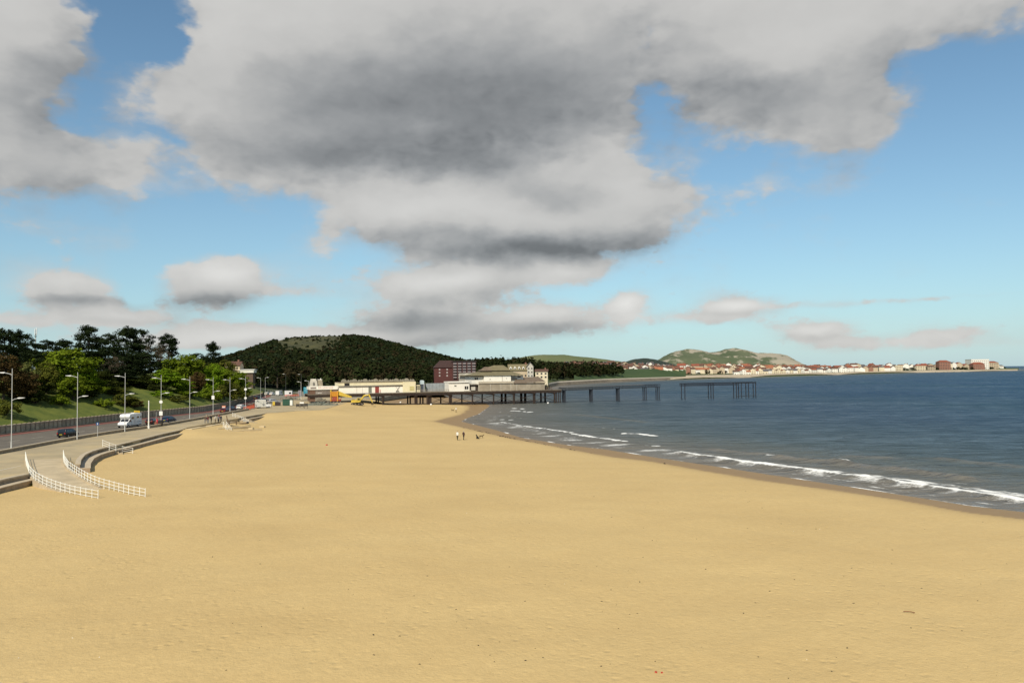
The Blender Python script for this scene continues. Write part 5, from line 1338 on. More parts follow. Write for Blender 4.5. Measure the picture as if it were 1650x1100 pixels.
house('flat_roofed_house', 'low white flat-roofed building among trees above the far road', 397, 420, 7.5, 6, 1.1, .15, wall_wht, mat('white_flat_roof', (.8, .76, .68), .7), R(4), False, None, False, None, 0)
o = bpy.data.objects['flat_roofed_house']; o.location.z = PD(397, 600.3, 420).z-.3
for ch in list(o.children):
    if ch.name.startswith('wall'): bpy.data.objects.remove(ch)
b = MB(); b.box(-3.75, 3.75, 0, 6, .3, 1.65); b.build('wall', wall_wht, o)
b = MB(); b.box(-3.2, 3.2, .8, 5.5, -9, .29); b.build('ground_floor', mat('brown_ground_floor', (.12, .08, .055), .9), o)  # plain dark brown storey below the white wall
house('brown_house', 'small reddish house on the tree line beside the lone pine', 374, 420, 8, 6, 2.2, 1.8, wall_tan, roof_brn, 0, False, (3, 1, .8, .9), True, None, 0)
bpy.data.objects['brown_house'].location.z = PD(374, 597, 420).z

# ------------------------------------------------------------------ street lamps
lampw = mat('lamp_head_white', (.72, .71, .66), .4, .08, 2)
signw = mat('white_sign', (.78, .76, .70), .5, .06, 2)
def lamp(label, p, H, two=True, m_=lampm, sign=(), arm_dir=-1.0, rz=0.0):
    t = thing('street_lamp', label, 'street lamp', p, rz, 'tall lamps along the promenade wall')
    b = MB(); b.tube((0, 0, -.2), (0, 0, 1.4), .11, .10, 10); b.tube((0, 0, 1.4), (0, 0, H), .07, .042, 10); b.build('column', m_, t)
    def arm(z, s, L_):
        b = MB(); b.tube((0, 0, z), (s*L_*.35, 0, z+.16), .05, .045, 6); b.tube((s*L_*.35, 0, z+.16), (s*L_, 0, z+.34), .045, .04, 6); a = b.build('arm', m_, t)
        b = MB(); b.prism([(0, -.06), (.25*s, -.09), (.95*s, .0), (.98*s, .06), (.2*s, .1), (0, .06)], -.14, .14); b.v = [(x+s*L_*.9, y, z_+z+.34) for x, y, z_ in b.v]; b.build('lamp_head', lampw, a)
    if two:
        arm(H-.95, arm_dir, 1.1); arm(H*.615, -arm_dir, .9)
    else: arm(H-.3, arm_dir, .8)
    for (z, w, h, kind) in sign:
        b = MB()
        if kind == 'round': b.tube((0, -.13, z), (0, -.17, z), w/2, n=16)
        else: b.box(-w/2, w/2, -.17, -.13, z-h/2, z+h/2)
        b.build('sign', signw, t)
    return t
LM = [(22,721.5,593.5,'first lamp from the left, nearest the camera, tall pale double-arm column',()),
      (127.5,703,599.5,'second lamp from the left, beside the black car',()),
      (204,691,600.5,'third lamp from the left, in front of the motorhome cab',()),
      (262,681.5,604,'fourth lamp from the left, with two white signs, beside the blue car',((5.2,.7,.7,'round'),(2.7,.7,.9,'sq'))),
      (308,673.8,606.5,'fifth lamp from the left, plain column before the green trees',()),
      (345.5,667.5,607.5,'sixth lamp from the left, cream sign on its column, above the people',((5.0,.7,.95,'sq'),)),
      (372.5,662,608,'seventh lamp from the left, beside the navy car',()),
      (397.5,657,606.5,'eighth lamp from the left, two round white signs, by the orange barriers',((6.3,.8,.8,'round'),(3.6,.75,.75,'round')))]
for px, by, ty, lab, sg in LM:
    p = P(px, by, ZP+.54); w = Vector((p.x, p.y, ZP))-Vector((.35, 0, 0))
    q = Vector((w.x, w.y, ZP)); H = PD(px, ty, w.y).z-ZP
    lamp(lab, q, H, sign=sg, rz=R(8))
def lamp_at(label, px, ty, d, **k):
    p = PD(px, ty, d); lamp(label, (p.x, d, ZP), p.z-ZP, **k)
dkl = mat('dark_lamp_paint', (.10, .10, .095), .5, .1, 1)
lamp_at('short dark lamp post at the end of the retaining wall', 405.5, 614.5, 360, two=False, m_=dkl)
lamp_at('pale lamp near the parked vans with a single left arm', 420, 608.5, 330, two=False)
lamp_at('pale lamp with a curved head behind the white van', 427.5, 608, 362, two=False, arm_dir=1.0)
lamp_at('tall dark lamp behind the white site cabin', 460.5, 602.5, 400, two=False, m_=dkl)
lamp_at('tall dark lamp behind the teal board', 485.5, 602.8, 400, two=False, m_=dkl)
lamp_at('short white lamp left of the teal board', 485, 615, 330, two=False, m_=lampw)
lamp_at('short white lamp right of the teal board at the pier entrance', 497, 613.3, 318, two=False, m_=lampw)

# ------------------------------------------------------------------ vehicles
tyre = mat('tyre_rubber', (.012, .012, .012), .85, .2, 5); rim = mat('wheel_rim', (.35, .35, .34), .35, .1, 5, metal=.6)
cglass = glass('car_glass', (.012, .015, .018)); headl = mat('headlamp_glass', (.75, .75, .72), .15, .05, 2); taill = mat('tail_lamp_red', (.30, .02, .015), .3, .1, 2)
plate = mat('number_plate_yellow', (.55, .45, .05), .6)
def wheels(t, xs, y, r, w=.2):
    for x in xs:
        for s in (-1, 1):
            b = MB(); b.tube((x, s*y, r), (x, s*(y-w), r), r, n=18); wo = b.build('wheel', tyre, t, .03)
            b = MB(); b.tube((x, s*(y+.012), r), (x, s*(y-.05), r), r*.62, r*.66, n=14); b.build('rim', rim, wo)
def loft(rings, closed=True):
    b = MB(); n = len(rings[0]); vs = [p for r_ in rings for p in r_]; fs = []
    for k in range(len(rings)-1):
        for j in range(n): fs.append((k*n+j, k*n+(j+1) % n, (k+1)*n+(j+1) % n, (k+1)*n+j))
    fs += [tuple(range(n))[::-1], tuple(range((len(rings)-1)*n, len(rings)*n))]; b.add(vs, fs); return b
def car(name, label, p, rz, col, L_=4.2, Wd=1.75, H=1.5, mpv=False, group=None, cat='car'):
    """front toward local +x"""
    t = thing(name, label, cat, p, rz, group); h = Wd/2
    pm = mat('car_paint_'+'_'.join(str(int(c*100)) for c in col), col, .22, .06, 1, spec=.6)
    # body as cross-sections along x: (x, half width, z bottom, z shoulder)
    sec = [(-.5, .86, .34, .86), (-.47, .95, .26, .98), (-.36, 1, .22, .98), (-.1, 1, .22, .95), (.14, 1, .22, .93), (.3, .98, .22, .88), (.42, .94, .24, .76), (.485, .84, .28, .66), (.5, .7, .34, .58)]
    rings = []
    for fx, fw, z0, z1 in sec:
        w = h*fw; x = fx*L_; z1 *= H/1.5
        rings.append([(x, -w*.92, z0), (x, -w, z0+.2), (x, -w, z1-.12), (x, -w*.9, z1), (x, w*.9, z1), (x, w, z1-.12), (x, w, z0+.2), (x, w*.92, z0)])
    loft(rings).build('body', pm, t, .02, True)
    zt = H; zs = .93*H/1.5
    if mpv: cab = [(-.475, .80, zs), (-.44, .80, zt*.90), (-.36, .78, zt*.985), (-.05, .78, zt), (.12, .77, zt*.96), (.34, .86, zs-.06)]
    else: cab = [(-.47, .82, zs), (-.40, .78, zt*.88), (-.27, .76, zt*.985), (-.03, .76, zt), (.07, .76, zt*.965), (.27, .84, zs-.04)]
    rings = [[(fx*L_, -h*.93, zs-.1), (fx*L_, -h*fw, max(z, zs-.09)), (fx*L_, h*fw, max(z, zs-.09)), (fx*L_, h*.93, zs-.1)] for fx, fw, z in cab]
    loft(rings).build('cabin', pm, t, .04, True)
    # glass set just proud of the cabin sides
    roofz = lambda fx: np.interp(fx, [c[0] for c in cab], [c[2] for c in cab])
    splits = ((cab[1][0]+.02, -.14), (-.12, .06), (.075, cab[-1][0]-.05)) if not mpv else ((cab[1][0]+.02, -.2), (-.18, .02), (.035, .24))
    for s in (-1, 1):
        for x0, x1 in splits:
            def wy(z): return s*(np.interp(z, [zs-.1, zt], [h*.93, h*.765])+.012)
            za, zb_ = zs+.02, min(roofz(x0), zt)-.12; zc = min(roofz(x1), zt)-.12
            b = MB(); pts = [(x0*L_, wy(za), za), (x1*L_, wy(za), za), (x1*L_-.05, wy(max(zc, za+.05)), max(zc, za+.05)), (x0*L_+.05, wy(max(zb_, za+.05)), max(zb_, za+.05))]
            q = [(x, y-s*.02, z) for x, y, z in pts]; b.add(pts+q, [(0, 1, 2, 3), (7, 6, 5, 4), (0, 4, 5, 1), (1, 5, 6, 2), (2, 6, 7, 3), (3, 7, 4, 0)]); b.build('side_window', cglass, t)
    def screen(nm, f0, z0, f1, z1, w0, w1, off):
        b = MB(); b.add([(f0*L_+off, -h*w0, z0), (f0*L_+off, h*w0, z0), (f1*L_+off, h*w1, z1), (f1*L_+off, -h*w1, z1)], [(0, 1, 2, 3)]); b.add([(f0*L_, -h*w0, z0-.02), (f0*L_, h*w0, z0-.02), (f1*L_, h*w1, z1-.02), (f1*L_, -h*w1, z1-.02)], [(3, 2, 1, 0)]); b.build(nm, cglass, t)
    c0, c1 = cab[-1], cab[-2]; screen('windscreen', c0[0]-.03, c0[2]+.1, c1[0]+.01, c1[2]-.02, .8, .7, .03)
    c0, c1 = cab[0], cab[1]; screen('rear_window', c0[0]+.004, c0[2]+.06, c1[0]+.004, c1[2]-.03, .74, .68, -.03)
    for s in (-1, 1):
        b = MB(); b.box(.425*L_, .49*L_, s*h*.55-.16, s*h*.55+.16, .60, .74); b.v = [(x-abs(y)*.12+.1, y*1.12, z) for x, y, z in b.v]; b.build('headlight', headl, t, .03)
        b = MB(); b.box(-.505*L_, -.46*L_, s*h*.78-.14, s*h*.78+.1, .68, .92); b.build('tail_light', taill, t, .02)
        b = MB(); b.box(.12*L_, .16*L_, s*(h+.0), s*(h+.17), .95, 1.08); b.build('mirror', pm, t, .02)
        b = MB()
        for xx in (-.13, .07, .25): b.box(xx*L_-.006, xx*L_+.006, s*h-.002 if s > 0 else s*h-.004, s*h+.004 if s > 0 else s*h+.002, .35, .82)
        b.build('door_seam', mat('seam_black', (.01, .01, .01), .8), t)
    b = MB(); b.box(.495*L_, .507*L_, -.3, .3, .38, .5); b.build('grille', mat('black_trim', (.015, .015, .015), .6), t)
    b = MB(); b.box(-.51*L_, -.502*L_, -.25, .25, .55, .66); b.build('number_plate', plate, t)
    wheels(t, (-.31*L_, .30*L_), h+.005, .31)
    return t
def roaddir(y, dy=8): return math.atan2(dy, float(wallx(y+dy))-float(wallx(y)))
p = P(115, 703.5, ZP); car('black_car', 'black hatchback parked on the road beside the second lamp', (p.x-.6, p.y, ZP-.03), roaddir(p.y)-R(4), (.010, .010, .011), 4.25, 1.78, 1.58, True)
p = P(268, 680.5, ZP); car('blue_car', 'dark blue hatchback parked just right of the motorhome', (p.x, p.y+1.5, ZP-.03), roaddir(p.y)-R(8), (.012, .030, .065), 4.3, 1.78, 1.5)
p = P(242, 683.5, ZP); car('maroon_car', 'dark maroon car partly hidden between the motorhome and the white post', (p.x, p.y+1, ZP-.03), roaddir(p.y), (.05, .016, .016), 4.1, 1.72, 1.45)
p = P(374.5, 662.5, ZP); car('navy_car', 'navy car parked past the group of people near the seventh lamp', (p.x-1, p.y+2, ZP-.03), roaddir(225)-R(10), (.012, .016, .035), 4.4, 1.8, 1.5)
p = P(389, 659.3, ZP); car('white_car', 'white car parked nose to tail with the navy car', (p.x-1, p.y+3, ZP-.03), roaddir(225)-R(10), (.72, .71, .67), 4.3, 1.78, 1.48)
p = P(438, 649, ZP); car('silver_car', 'silver car with a bright windscreen behind the white van', (p.x, p.y+2, ZP), R(40), (.40, .41, .42), 4.2, 1.75, 1.5)
for px, py, lab, col in ((431, 636, 'pale car, leftmost of the row parked in the far compound', (.6, .58, .52)), (439, 636.3, 'small white car second in the row parked in the far compound', (.74, .72, .68))):
    p = P(px, py, ZP); car('compound_car', lab, (p.x, p.y, ZP), R(80), col, 4.0, 1.7, 1.5, group='cars in the far compound')
for px, py, lab, col, rz in ((366.5, 665.3, 'dark red car parked left of the navy car', (.10, .02, .02), None), (427, 647.5, 'grey car parked beyond the white van', (.16, .17, .18), 60), (418, 643.5, 'black car parked on the road past the orange barriers', (.012, .012, .014), 75)):
    p = P(px, py, ZP); car('parked_car', lab, (p.x-1.2, p.y+2, ZP-.01), roaddir(220)-R(10) if rz is None else R(rz), col, 4.2, 1.75, 1.48)
# motorhome, facing the camera along the road
whitev = mat('white_vehicle_paint', (.80, .79, .76), .35, .04, 1)
def motorhome():
    p = P(219, 687.5, ZP); t = thing('motorhome', 'white motorhome with dark side windows on the road beside the third lamp', 'motorhome', (p.x-1.6, p.y+.5, ZP-.03), roaddir(p.y)+math.pi-R(3))
    L_, h, H = 6.3, 1.08, 2.85
    b = MB(); b.prism([(-3.1, .45), (1.1, .45), (1.1, 1.25), (1.75, 1.75), (1.75, 2.0), (2.0, 2.05), (2.15, 2.35), (1.9, 2.75), (1.2, H), (-3.0, H), (-3.1, H-.1)], -h, h); b.build('coachwork', whitev, t, .05)
    b = MB(); b.prism([(1.1, .4), (3.1, .4), (3.15, .75), (3.05, 1.05), (2.3, 1.25), (1.76, 1.75), (1.1, 1.25)], -h*.9, h*.9); b.build('cab', whitev, t, .06)
    b = MB(); b.add([(2.27, -.85, 1.28), (2.27, .85, 1.28), (1.80, .8, 1.78), (1.80, -.8, 1.78)], [(0, 1, 2, 3)]); b.add([(2.2, -.85, 1.25), (2.2, .85, 1.25), (1.74, .8, 1.74), (1.74, -.8, 1.74)], [(3, 2, 1, 0)]); b.build('windscreen', cglass, t)
    for s in (-1, 1):
        b = MB(); b.prism([(1.2, 1.2), (2.15, 1.2), (1.78, 1.7), (1.2, 1.7)], s*h*.9, s*(h*.9+.015)); b.build('cab_window', cglass, t)
        for x0, x1, z0, z1 in ((.35, 1.25, 1.75, 2.2), (-1.9, -.9, 1.85, 2.2), (-2.9, -2.5, 1.85, 2.2)):
            b = MB(); b.box(x0, x1, s*h if s > 0 else s*(h+.03), s*(h+.03) if s > 0 else s*h, z0, z1); b.build('side_window', cglass, t, .0)
        b = MB(); b.box(-.4, .2, s*h if s > 0 else s*(h+.015), s*(h+.015) if s > 0 else s*h, .5, 2.3); b.build('side_door', mat('door_white', (.70, .69, .66), .4), t)
        b = MB(); b.box(-3.0, -1.0, s*(h+.005) if s > 0 else s*(h+.018), s*(h+.018) if s > 0 else s*(h+.005), 1.0, 1.12); b.build('stripe', mat('grey_stripe', (.25, .26, .30), .5), t)
        b = MB(); b.box(2.98, 3.12, s*.72-.16, s*.72+.16, .72, .92); b.build('headlight', headl, t, .03)
        b = MB(); b.box(2.0, 2.12, s*(h*.9), s*(h*.9+.22), 1.2, 1.5); b.build('mirror', mat('black_trim', (.015, .015, .015), .6), t)
    b = MB(); b.box(-2.0, -1.3, -.4, .3, H, H+.12); b.build('roof_vent', whitev, t, .03)
    b = MB(); b.box(3.1, 3.2, -.9, .9, .4, .62); b.build('bumper', mat('grey_plastic', (.12, .12, .12), .7), t)
    b = MB(); b.box(-3.1, 1.0, -h*.95, h*.95, .3, .45); b.build('skirt', mat('dark_skirt', (.04, .04, .04), .8), t)
    wheels(t, (-1.6, 2.45), h*.98, .34, .22)
motorhome()
def van():
    p = P(422.5, 657.5, ZP); t = thing('white_van', 'white van with a tall box body near the orange barriers', 'van', (p.x, p.y+1, ZP), R(38)); h = .95
    b = MB(); b.box(-2.3, .55, -h*1.02, h*1.02, .5, 2.75); b.build('box_body', mat('cream_van_box', (.68, .66, .58), .5, .05, 1), t, .04)
    b = MB(); b.prism([(-2.3, .4), (2.3, .4), (2.35, .8), (2.2, 1.15), (1.5, 1.3), (.85, 2.0), (.56, 2.0), (.56, 1.3), (-2.3, 1.3)], -h, h); b.build('body', whitev, t, .05)
    b = MB(); b.add([(1.48, -.8, 1.36), (1.48, .8, 1.36), (.92, .75, 1.96), (.92, -.75, 1.96)], [(0, 1, 2, 3)]); b.add([(1.4, -.8, 1.3), (1.4, .8, 1.3), (.86, .75, 1.9), (.86, -.75, 1.9)], [(3, 2, 1, 0)]); b.build('windscreen', cglass, t)
    for s in (-1, 1):
        b = MB(); b.prism([(.65, 1.3), (1.4, 1.3), (.95, 1.85), (.65, 1.85)], s*h, s*(h+.015)); b.build('cab_window', cglass, t)
        b = MB(); b.box(2.2, 2.36, s*.65-.15, s*.65+.15, .8, 1.0); b.build('headlight', headl, t, .02)
        b = MB(); b.box(-.6, .2, s*(h*1.02) if s > 0 else s*(h*1.02+.015), s*(h*1.02+.015) if s > 0 else s*(h*1.02), 1.0, 1.3); b.build('lettering', mat('grey_letters', (.22, .22, .22), .6, .4, 9), t)
    b = MB(); b.box(2.25, 2.42, -h, h, .35, .62); b.build('bumper', mat('black_trim', (.015, .015, .015), .6), t)
    wheels(t, (-1.5, 1.55), h, .33, .2)
van()
def boxvan(label, px, py, L_, H, col):
    p = P(px, py, ZP); t = thing('parked_van', label, 'van', (p.x, p.y, ZP), R(84)); m_ = mat('van_%d' % px, col, .5, .05, 1)
    b = MB(); b.prism([(-L_/2, .4), (L_/2, .4), (L_/2, .95), (L_/2-.7, 1.2), (L_/2-1.2, H-.1), (L_/2-1.5, H), (-L_/2, H)], -.92, .92); b.build('body', m_, t, .05)
    b = MB(); b.add([(L_/2-.72, -.75, 1.24), (L_/2-.72, .75, 1.24), (L_/2-1.16, .7, H-.16), (L_/2-1.16, -.7, H-.16)], [(0, 1, 2, 3)]); b.build('windscreen', cglass, t)
    for s in (-1, 1): b = MB(); b.box(L_/2-2.2, L_/2-1.35, s*.92 if s > 0 else -.94, .94 if s > 0 else -.92, 1.25, H-.3); b.build('side_window', cglass, t)
    wheels(t, (-L_*.3, L_*.32), .93, .32)
boxvan('white van, rightmost of the row parked in the far compound', 450, 637, 5.0, 2.3, (.70, .69, .66))

# ------------------------------------------------------------------ signs, posts, barriers, works
def post_sign():
    p = P(154.6, 704, ZP); t = thing('round_sign', 'small blue round sign on a pale post beside the promenade wall', 'sign', (p.x+.3, p.y, ZP))
    b = MB(); b.tube((0, 0, 0), (0, 0, 2.35), .04, n=8); b.build('post', lampm, t)
    b = MB(); b.tube((0, -.05, 2.4), (0, -.08, 2.4), .3, n=20); o = b.build('disc', mat('blue_sign', (.03, .08, .20), .5), t)
    b = MB(); b.box(-.05, .05, -.09, -.081, 2.25, 2.55); b.build('symbol', signw, o)
post_sign()
def white_post():
    p = P(239.5, 690, ZP); t = thing('white_post', 'tall white tapering post on the promenade in front of the cars', 'post', (p.x, p.y, ZP)); H = PD(239.5, 646, p.y).z-ZP
    b = MB(); b.tube((0, 0, 0), (0, 0, H), .13, .10, 10); b.tube((0, 0, H), (0, 0, H+.12), .13, .03, 10); b.build('shaft', whitep, t)
    b = MB(); b.tube((0, 0, 0), (0, 0, .55), .24, .2, 12); b.build('base', whitep, t)
white_post()
def flag():
    p = P(251.5, 685, ZP); t = thing('flag_pole', 'short pole with a drooping red flag beside the litter bin', 'flag', (p.x, p.y, ZP)); H = PD(251, 663.5, p.y).z-ZP
    b = MB(); b.tube((0, 0, 0), (0, 0, H), .035, n=8); b.build('pole', lampm, t)
    b = MB(); rows = []
    for k in range(9):
        f = k/8; z = H*.58-f*1.25; w = .18+.42*math.sin(f*2.6); rows.append([(.02, .0, z), (w*.35, .10*math.sin(f*7), z-.05), (w*.7, -.10*math.sin(f*7+1), z-.12), (w, .05, z-.2)])
    vs = [p_ for r_ in rows for p_ in r_]; b.add(vs, [(i*4+j, i*4+j+1, i*4+j+5, i*4+j+4) for i in range(8) for j in range(3)]); o = b.build('flag', mat('red_flag', (.45, .03, .04), .8, .15, 3), t)
    sd = o.modifiers.new('thick', 'SOLIDIFY'); sd.thickness = .02
    b = MB(); b.box(-.25, .25, -.2, .2, 0, .75); b.build('base', mat('rust_base', (.25, .09, .05), .9), t, .03)
flag()
def litterbin():
    p = P(258.5, 686.5, ZP); t = thing('litter_bin', 'dark square litter bin next to the red flag', 'bin', (p.x, p.y, ZP))
    b = MB(); b.frustum((-.36, .36, -.36, .36), 0, (-.42, .42, -.42, .42), 1.05); b.build('body', mat('bin_brown', (.045, .035, .028), .7, .2, 2), t, .03)
    b = MB(); b.box(-.46, .46, -.46, .46, 1.05, 1.12); b.frustum((-.46, .46, -.46, .46), 1.121, (-.2, .2, -.2, .2), 1.35); b.build('lid', mat('bin_black', (.015, .015, .015), .6), t)
    b = MB(); b.box(-.28, .28, -.425, -.40, .72, .95); b.build('slot', darkm, t)
litterbin()
p = P(232, 690.5, ZP); t = thing('bollard', 'small dark bollard left of the tall white post', 'bollard', (p.x, p.y, ZP))
b = MB(); b.tube((0, 0, 0), (0, 0, .85), .09, .08, 10); b.build('shaft', mat('bollard_black', (.02, .02, .02), .6), t); b = MB(); b.tube((0, 0, .85), (0, 0, 1.0), .11, .04, 10); b.build('cap', mat('bollard_black', (.02, .02, .02)), t)
def yellow_sign():
    d = 184; p = PD(220.5, 664, d); t = thing('yellow_road_sign', 'yellow road sign standing above the motorhome roof', 'sign', (p.x, d, ZP)); z = p.z-ZP
    for s in (-.45, .45): b = MB(); b.tube((s, .06, 0), (s, .06, z+.3), .04, n=6); b.build('post', lampm, t)
    b = MB(); b.box(-.66, .66, -.02, .02, z-.36, z+.36); o = b.build('panel', mat('sign_yellow', (.62, .42, .02), .6, .06, 3), t, .0)
    b = MB(); b.box(-.5, .5, -.03, -.021, z+.08, z+.16); b.box(-.45, .4, -.03, -.021, z-.14, z-.06); b.build('lettering', mat('sign_black', (.05, .045, .03), .7), o)
yellow_sign()
orange = mat('orange_barrier', (.50, .10, .05), .6, .15, 2)
def barrier(label, p, rz, w=2.0):
    t = thing('plastic_barrier', label, 'barrier', p, rz, 'orange roadworks barriers')
    b = MB(); b.box(-w/2, w/2, -.03, .03, .72, .98); b.build('top_board', orange, t, .02)
    b = MB(); b.box(-w/2, w/2, -.03, .03, .22, .5); b.build('lower_board', orange, t, .02)
    for s in (-1, 1):
        b = MB(); b.box(s*w/2-.05, s*w/2+.05, -.04, .04, .05, 1.0); b.build('upright', orange, t)
        b = MB(); b.box(s*w/2-.12, s*w/2+.12, -.35, .35, 0, .06); b.build('foot', mat('barrier_foot', (.03, .03, .03), .8), t)
for i, (px, py, rz) in enumerate([(398, 660.5, 20), (404, 658.8, 30), (409.5, 657.3, 35), (400, 657.5, 80), (406, 655.5, 75), (411, 654, 70)]):
    barrier('orange barrier, %s of the cluster left of the white van' % ordinal(i+1), P(px, py, ZP), R(rz))
for i in range(7):
    p = P(461.5+i*2.9, 639-.1*i, ZP); barrier('red barrier, %s along the line below the site cabin' % ordinal(i+1), p, R(4+9*(i % 3)), 1.5)
p = P(360.5, 664.5, ZP)
t = thing('roadworks_sign', 'bright orange roadworks sign on a red stand past the people', 'sign', (p.x, p.y, ZP), R(-10))
b = MB(); b.box(-.55, .55, -.03, .03, 1.05, 2.0); o = b.build('panel', mat('pale_orange_sign', (.62, .24, .14), .6, .1, 2), t, .05)
b = MB(); b.box(-.4, .4, -.04, -.031, 1.4, 1.62); b.build('marking', signw, o)
for s in (-1, 1): b = MB(); b.bar((s*.15, 0, 1.05), (s*.45, .2, 0), .08); b.build('leg', mat('red_stand', (.30, .03, .03), .7), t)
b = MB(); b.box(-.5, .5, -.2, .3, 0, .3); b.build('base', mat('red_stand', (.30, .03, .03)), t, .04)
# site cabins, container, boards
def cabin(name, label, cat, p, rz, w, dp, h, m_, door=None, win=None):
    t = thing(name, label, cat, p, rz)
    b = MB(); b.box(-w/2, w/2, 0, dp, .1, h); b.build('body', m_, t, .04)
    b = MB(); b.box(-w/2-.05, w/2+.05, -.05, dp+.05, h, h+.12); b.build('roof', m_, t)
    if door: b = MB(); b.box(door[0], door[1], -.05, 0, .15, h-.2); b.build('door', door[2], t)
    if win: b = MB(); b.box(win[0], win[1], -.04, .0, win[2], win[3]); b.build('window', cglass, t)
    nrib = max(3, int(w/.6))
    for k in range(nrib+1): x = -w/2+w*k/nrib; b = MB(); b.box(x-.035, x+.035, -.03, .001, .12, h-.02); b.build('rib', m_, t)
    return t
p = P(464.5, 638.5, ZP); cabin('site_cabin', 'white site cabin behind the line of red barriers', 'cabin', p, R(6), 3.3, 2.4, 2.6, mat('cabin_white', (.66, .65, .62), .7, .06, 1), None, (.3, 1.3, 1.2, 2.0))
p = P(483, 637.5, ZP); cabin('grey_cabinet', 'narrow mauve-grey cabinet left of the teal board', 'cabinet', p, 0, 1.4, 1.2, 2.5, mat('mauve_grey', (.28, .25, .26), .7, .08, 1), (-.4, .4, mat('mauve_dark', (.2, .18, .19), .7)))
p = P(463.5, 653.5, ZP); cabin('green_container', 'dark green container with a white panel beside the works', 'container', p, R(10), 3.3, 2.4, 2.1, mat('container_green', (.022, .075, .045), .6, .12, 1), (.75, 1.6, signw))
p = P(445.5, 653.6, ZP); t = cabin('yellow_skip', 'low yellow and dark plant skip left of the green container', 'skip', p, R(10), 2.4, 1.6, 1.0, mat('skip_dark', (.05, .035, .03), .8, .2, 2))
b = MB(); b.box(-1.3, -.5, -.1, .1, .2, 1.5); b.build('end_board', mat('plant_yellow', (.55, .40, .05), .6, .15, 2), t, .03)
d = 316; p = PD(493, 630, d); t = thing('teal_board', 'teal information board between the two short white lamps', 'sign', (p.x, d, ZP)); z1 = PD(493, 623.5, d).z-ZP; z0 = PD(493, 634.5, d).z-ZP
b = MB(); b.box(-.95, .95, -.04, .04, max(.2, z0), z1); o = b.build('panel', mat('teal_panel', (.02, .22, .30), .6, .15, 1.5), t)
b = MB(); 
for k, (x, w) in enumerate(((-.6, .7), (-.2, .5), (-.65, .9), (-.1, .6))): b.box(x, x+w, -.05, -.041, z1-.5-k*.45, z1-.36-k*.45)
b.build('print', mat('pale_teal_print', (.35, .50, .52), .7), o)
for s in (-.8, .8): b = MB(); b.tube((s, .08, 0), (s, .08, z1), .05, n=6); b.build('post', lampm, t)
# compound fence panels
fm = mat('galvanised', (.20, .20, .19), .6, .1, 1)
ft = thing('compound_fence', 'grey mesh fence behind the parked vans in the far compound', 'fence', (*P(432, 630, ZP).xy, ZP))
q0, q1 = PD(431, 630, 425), PD(455, 630, 425)
for k in range(7):
    a = q0.lerp(q1, k/7); c = q0.lerp(q1, (k+1)/7); B = ft.location; b = MB(); a = Vector((a.x-B.x, a.y-B.y, 0)); c = Vector((c.x-B.x, c.y-B.y, 0)); up = Vector((0, 0, 2.2))
    b.bar(a, a+up, .08); b.bar(c, c+up, .08); b.bar(a+up, c+up, .08); b.bar(a+up*.08, c+up*.08, .08)
    for j in range(1, 10): e = a.lerp(c, j/10); b.bar(e+up*.08, e+up, .03)
    b.build('fence_panel', fm, ft)
# notice boards at the beach edge
for i, (px, lab) in enumerate(((480, 'leftmost small dark notice board on two posts at the beach edge'), (486.5, 'middle notice board with a white cap at the beach edge'), (493, 'rightmost small dark notice board on two posts at the beach edge'))):
    p = on_sand(px, 661.5); t = thing('notice_board', lab, 'notice board', p, R(-8), 'notice boards at the beach edge')
    for s in (-.5, .5): b = MB(); b.box(s-.05, s+.05, -.05, .05, -.3, 2.3); b.build('post', mat('brown_post', (.12, .09, .06), .9), t)
    b = MB(); b.box(-.6, .6, -.06, .06, 1.35, 2.2); b.build('board', mat('board_dark', (.045, .04, .035), .8), t)
    if i == 1: b = MB(); b.box(-.7, .7, -.15, .15, 2.3, 2.75); b.build('cap', signw, t)
# rubble heaps
def heap(label, px, py, w, dp, h, seed, m_, name='rubble_heap', z=None):
    p = P(px, py, ZP) if z is None else P(px, py, z); t = thing(name, label, 'rubble', (p.x, p.y, p.z-.1)); rs = np.random.RandomState(seed)
    n = 26; a = np.linspace(-1, 1, n); A, Bq = np.meshgrid(a, a, indexing='ij'); r = np.sqrt(A*A+Bq*Bq)
    Z = h*np.clip(1-r, 0, 1)**.8*(1+.25*vnoise(A*3, Bq*3, 1.0, seed % 6, 3))+.05*rs.rand(n, n)*(r < 1)-.05
    me = npmesh('mound', np.stack([A*w/2, Bq*dp/2+dp/2, Z], -1).reshape(-1, 3), gridfaces(n, n), m_); link('mound', me, t)
    for k in range(26):
        th = rs.rand()*6.283; rr = rs.rand()**.6*.95; x, y = rr*math.cos(th)*w/2, rr*math.sin(th)*dp/2+dp/2; z0 = h*(1-rr)**.8; s = rs.uniform(.15, .45)
        b = MB(); q = rs.uniform(.6, 1.2, 3)*s; b.box(-q[0], q[0], -q[1], q[1], -q[2]*.6, q[2]*.6); an = rs.rand()*3; ca, sa_ = math.cos(an), math.sin(an)
        b.v = [(x+vx*ca-vy*sa_, y+vx*sa_+vy*ca, z0+vz+.3*vx) for vx, vy, vz in b.v]; b.build('boulder', m_, t)
rub = mat('grey_rubble', (.19, .165, .12), .95, .3, 1.2, .6, 4); rub2 = mat('green_grey_rubble', (.14, .145, .11), .95, .35, 1.2, .6, 4)
heap('long grey heap of rubble behind the green container', 462, 645, 11, 5, 1.7, 1, rub)
heap('grey-green rubble heap in front of the pier entrance', 503, 646, 11, 5, 1.7, 2, rub)
heap('low spread of broken stone between the container and the excavators', 512, 653, 14, 5, 1.1, 3, rub2)
heap('small heap of dark stone by the orange machine', 528, 653, 6, 4, 1.1, 4, rub, z=1.6)
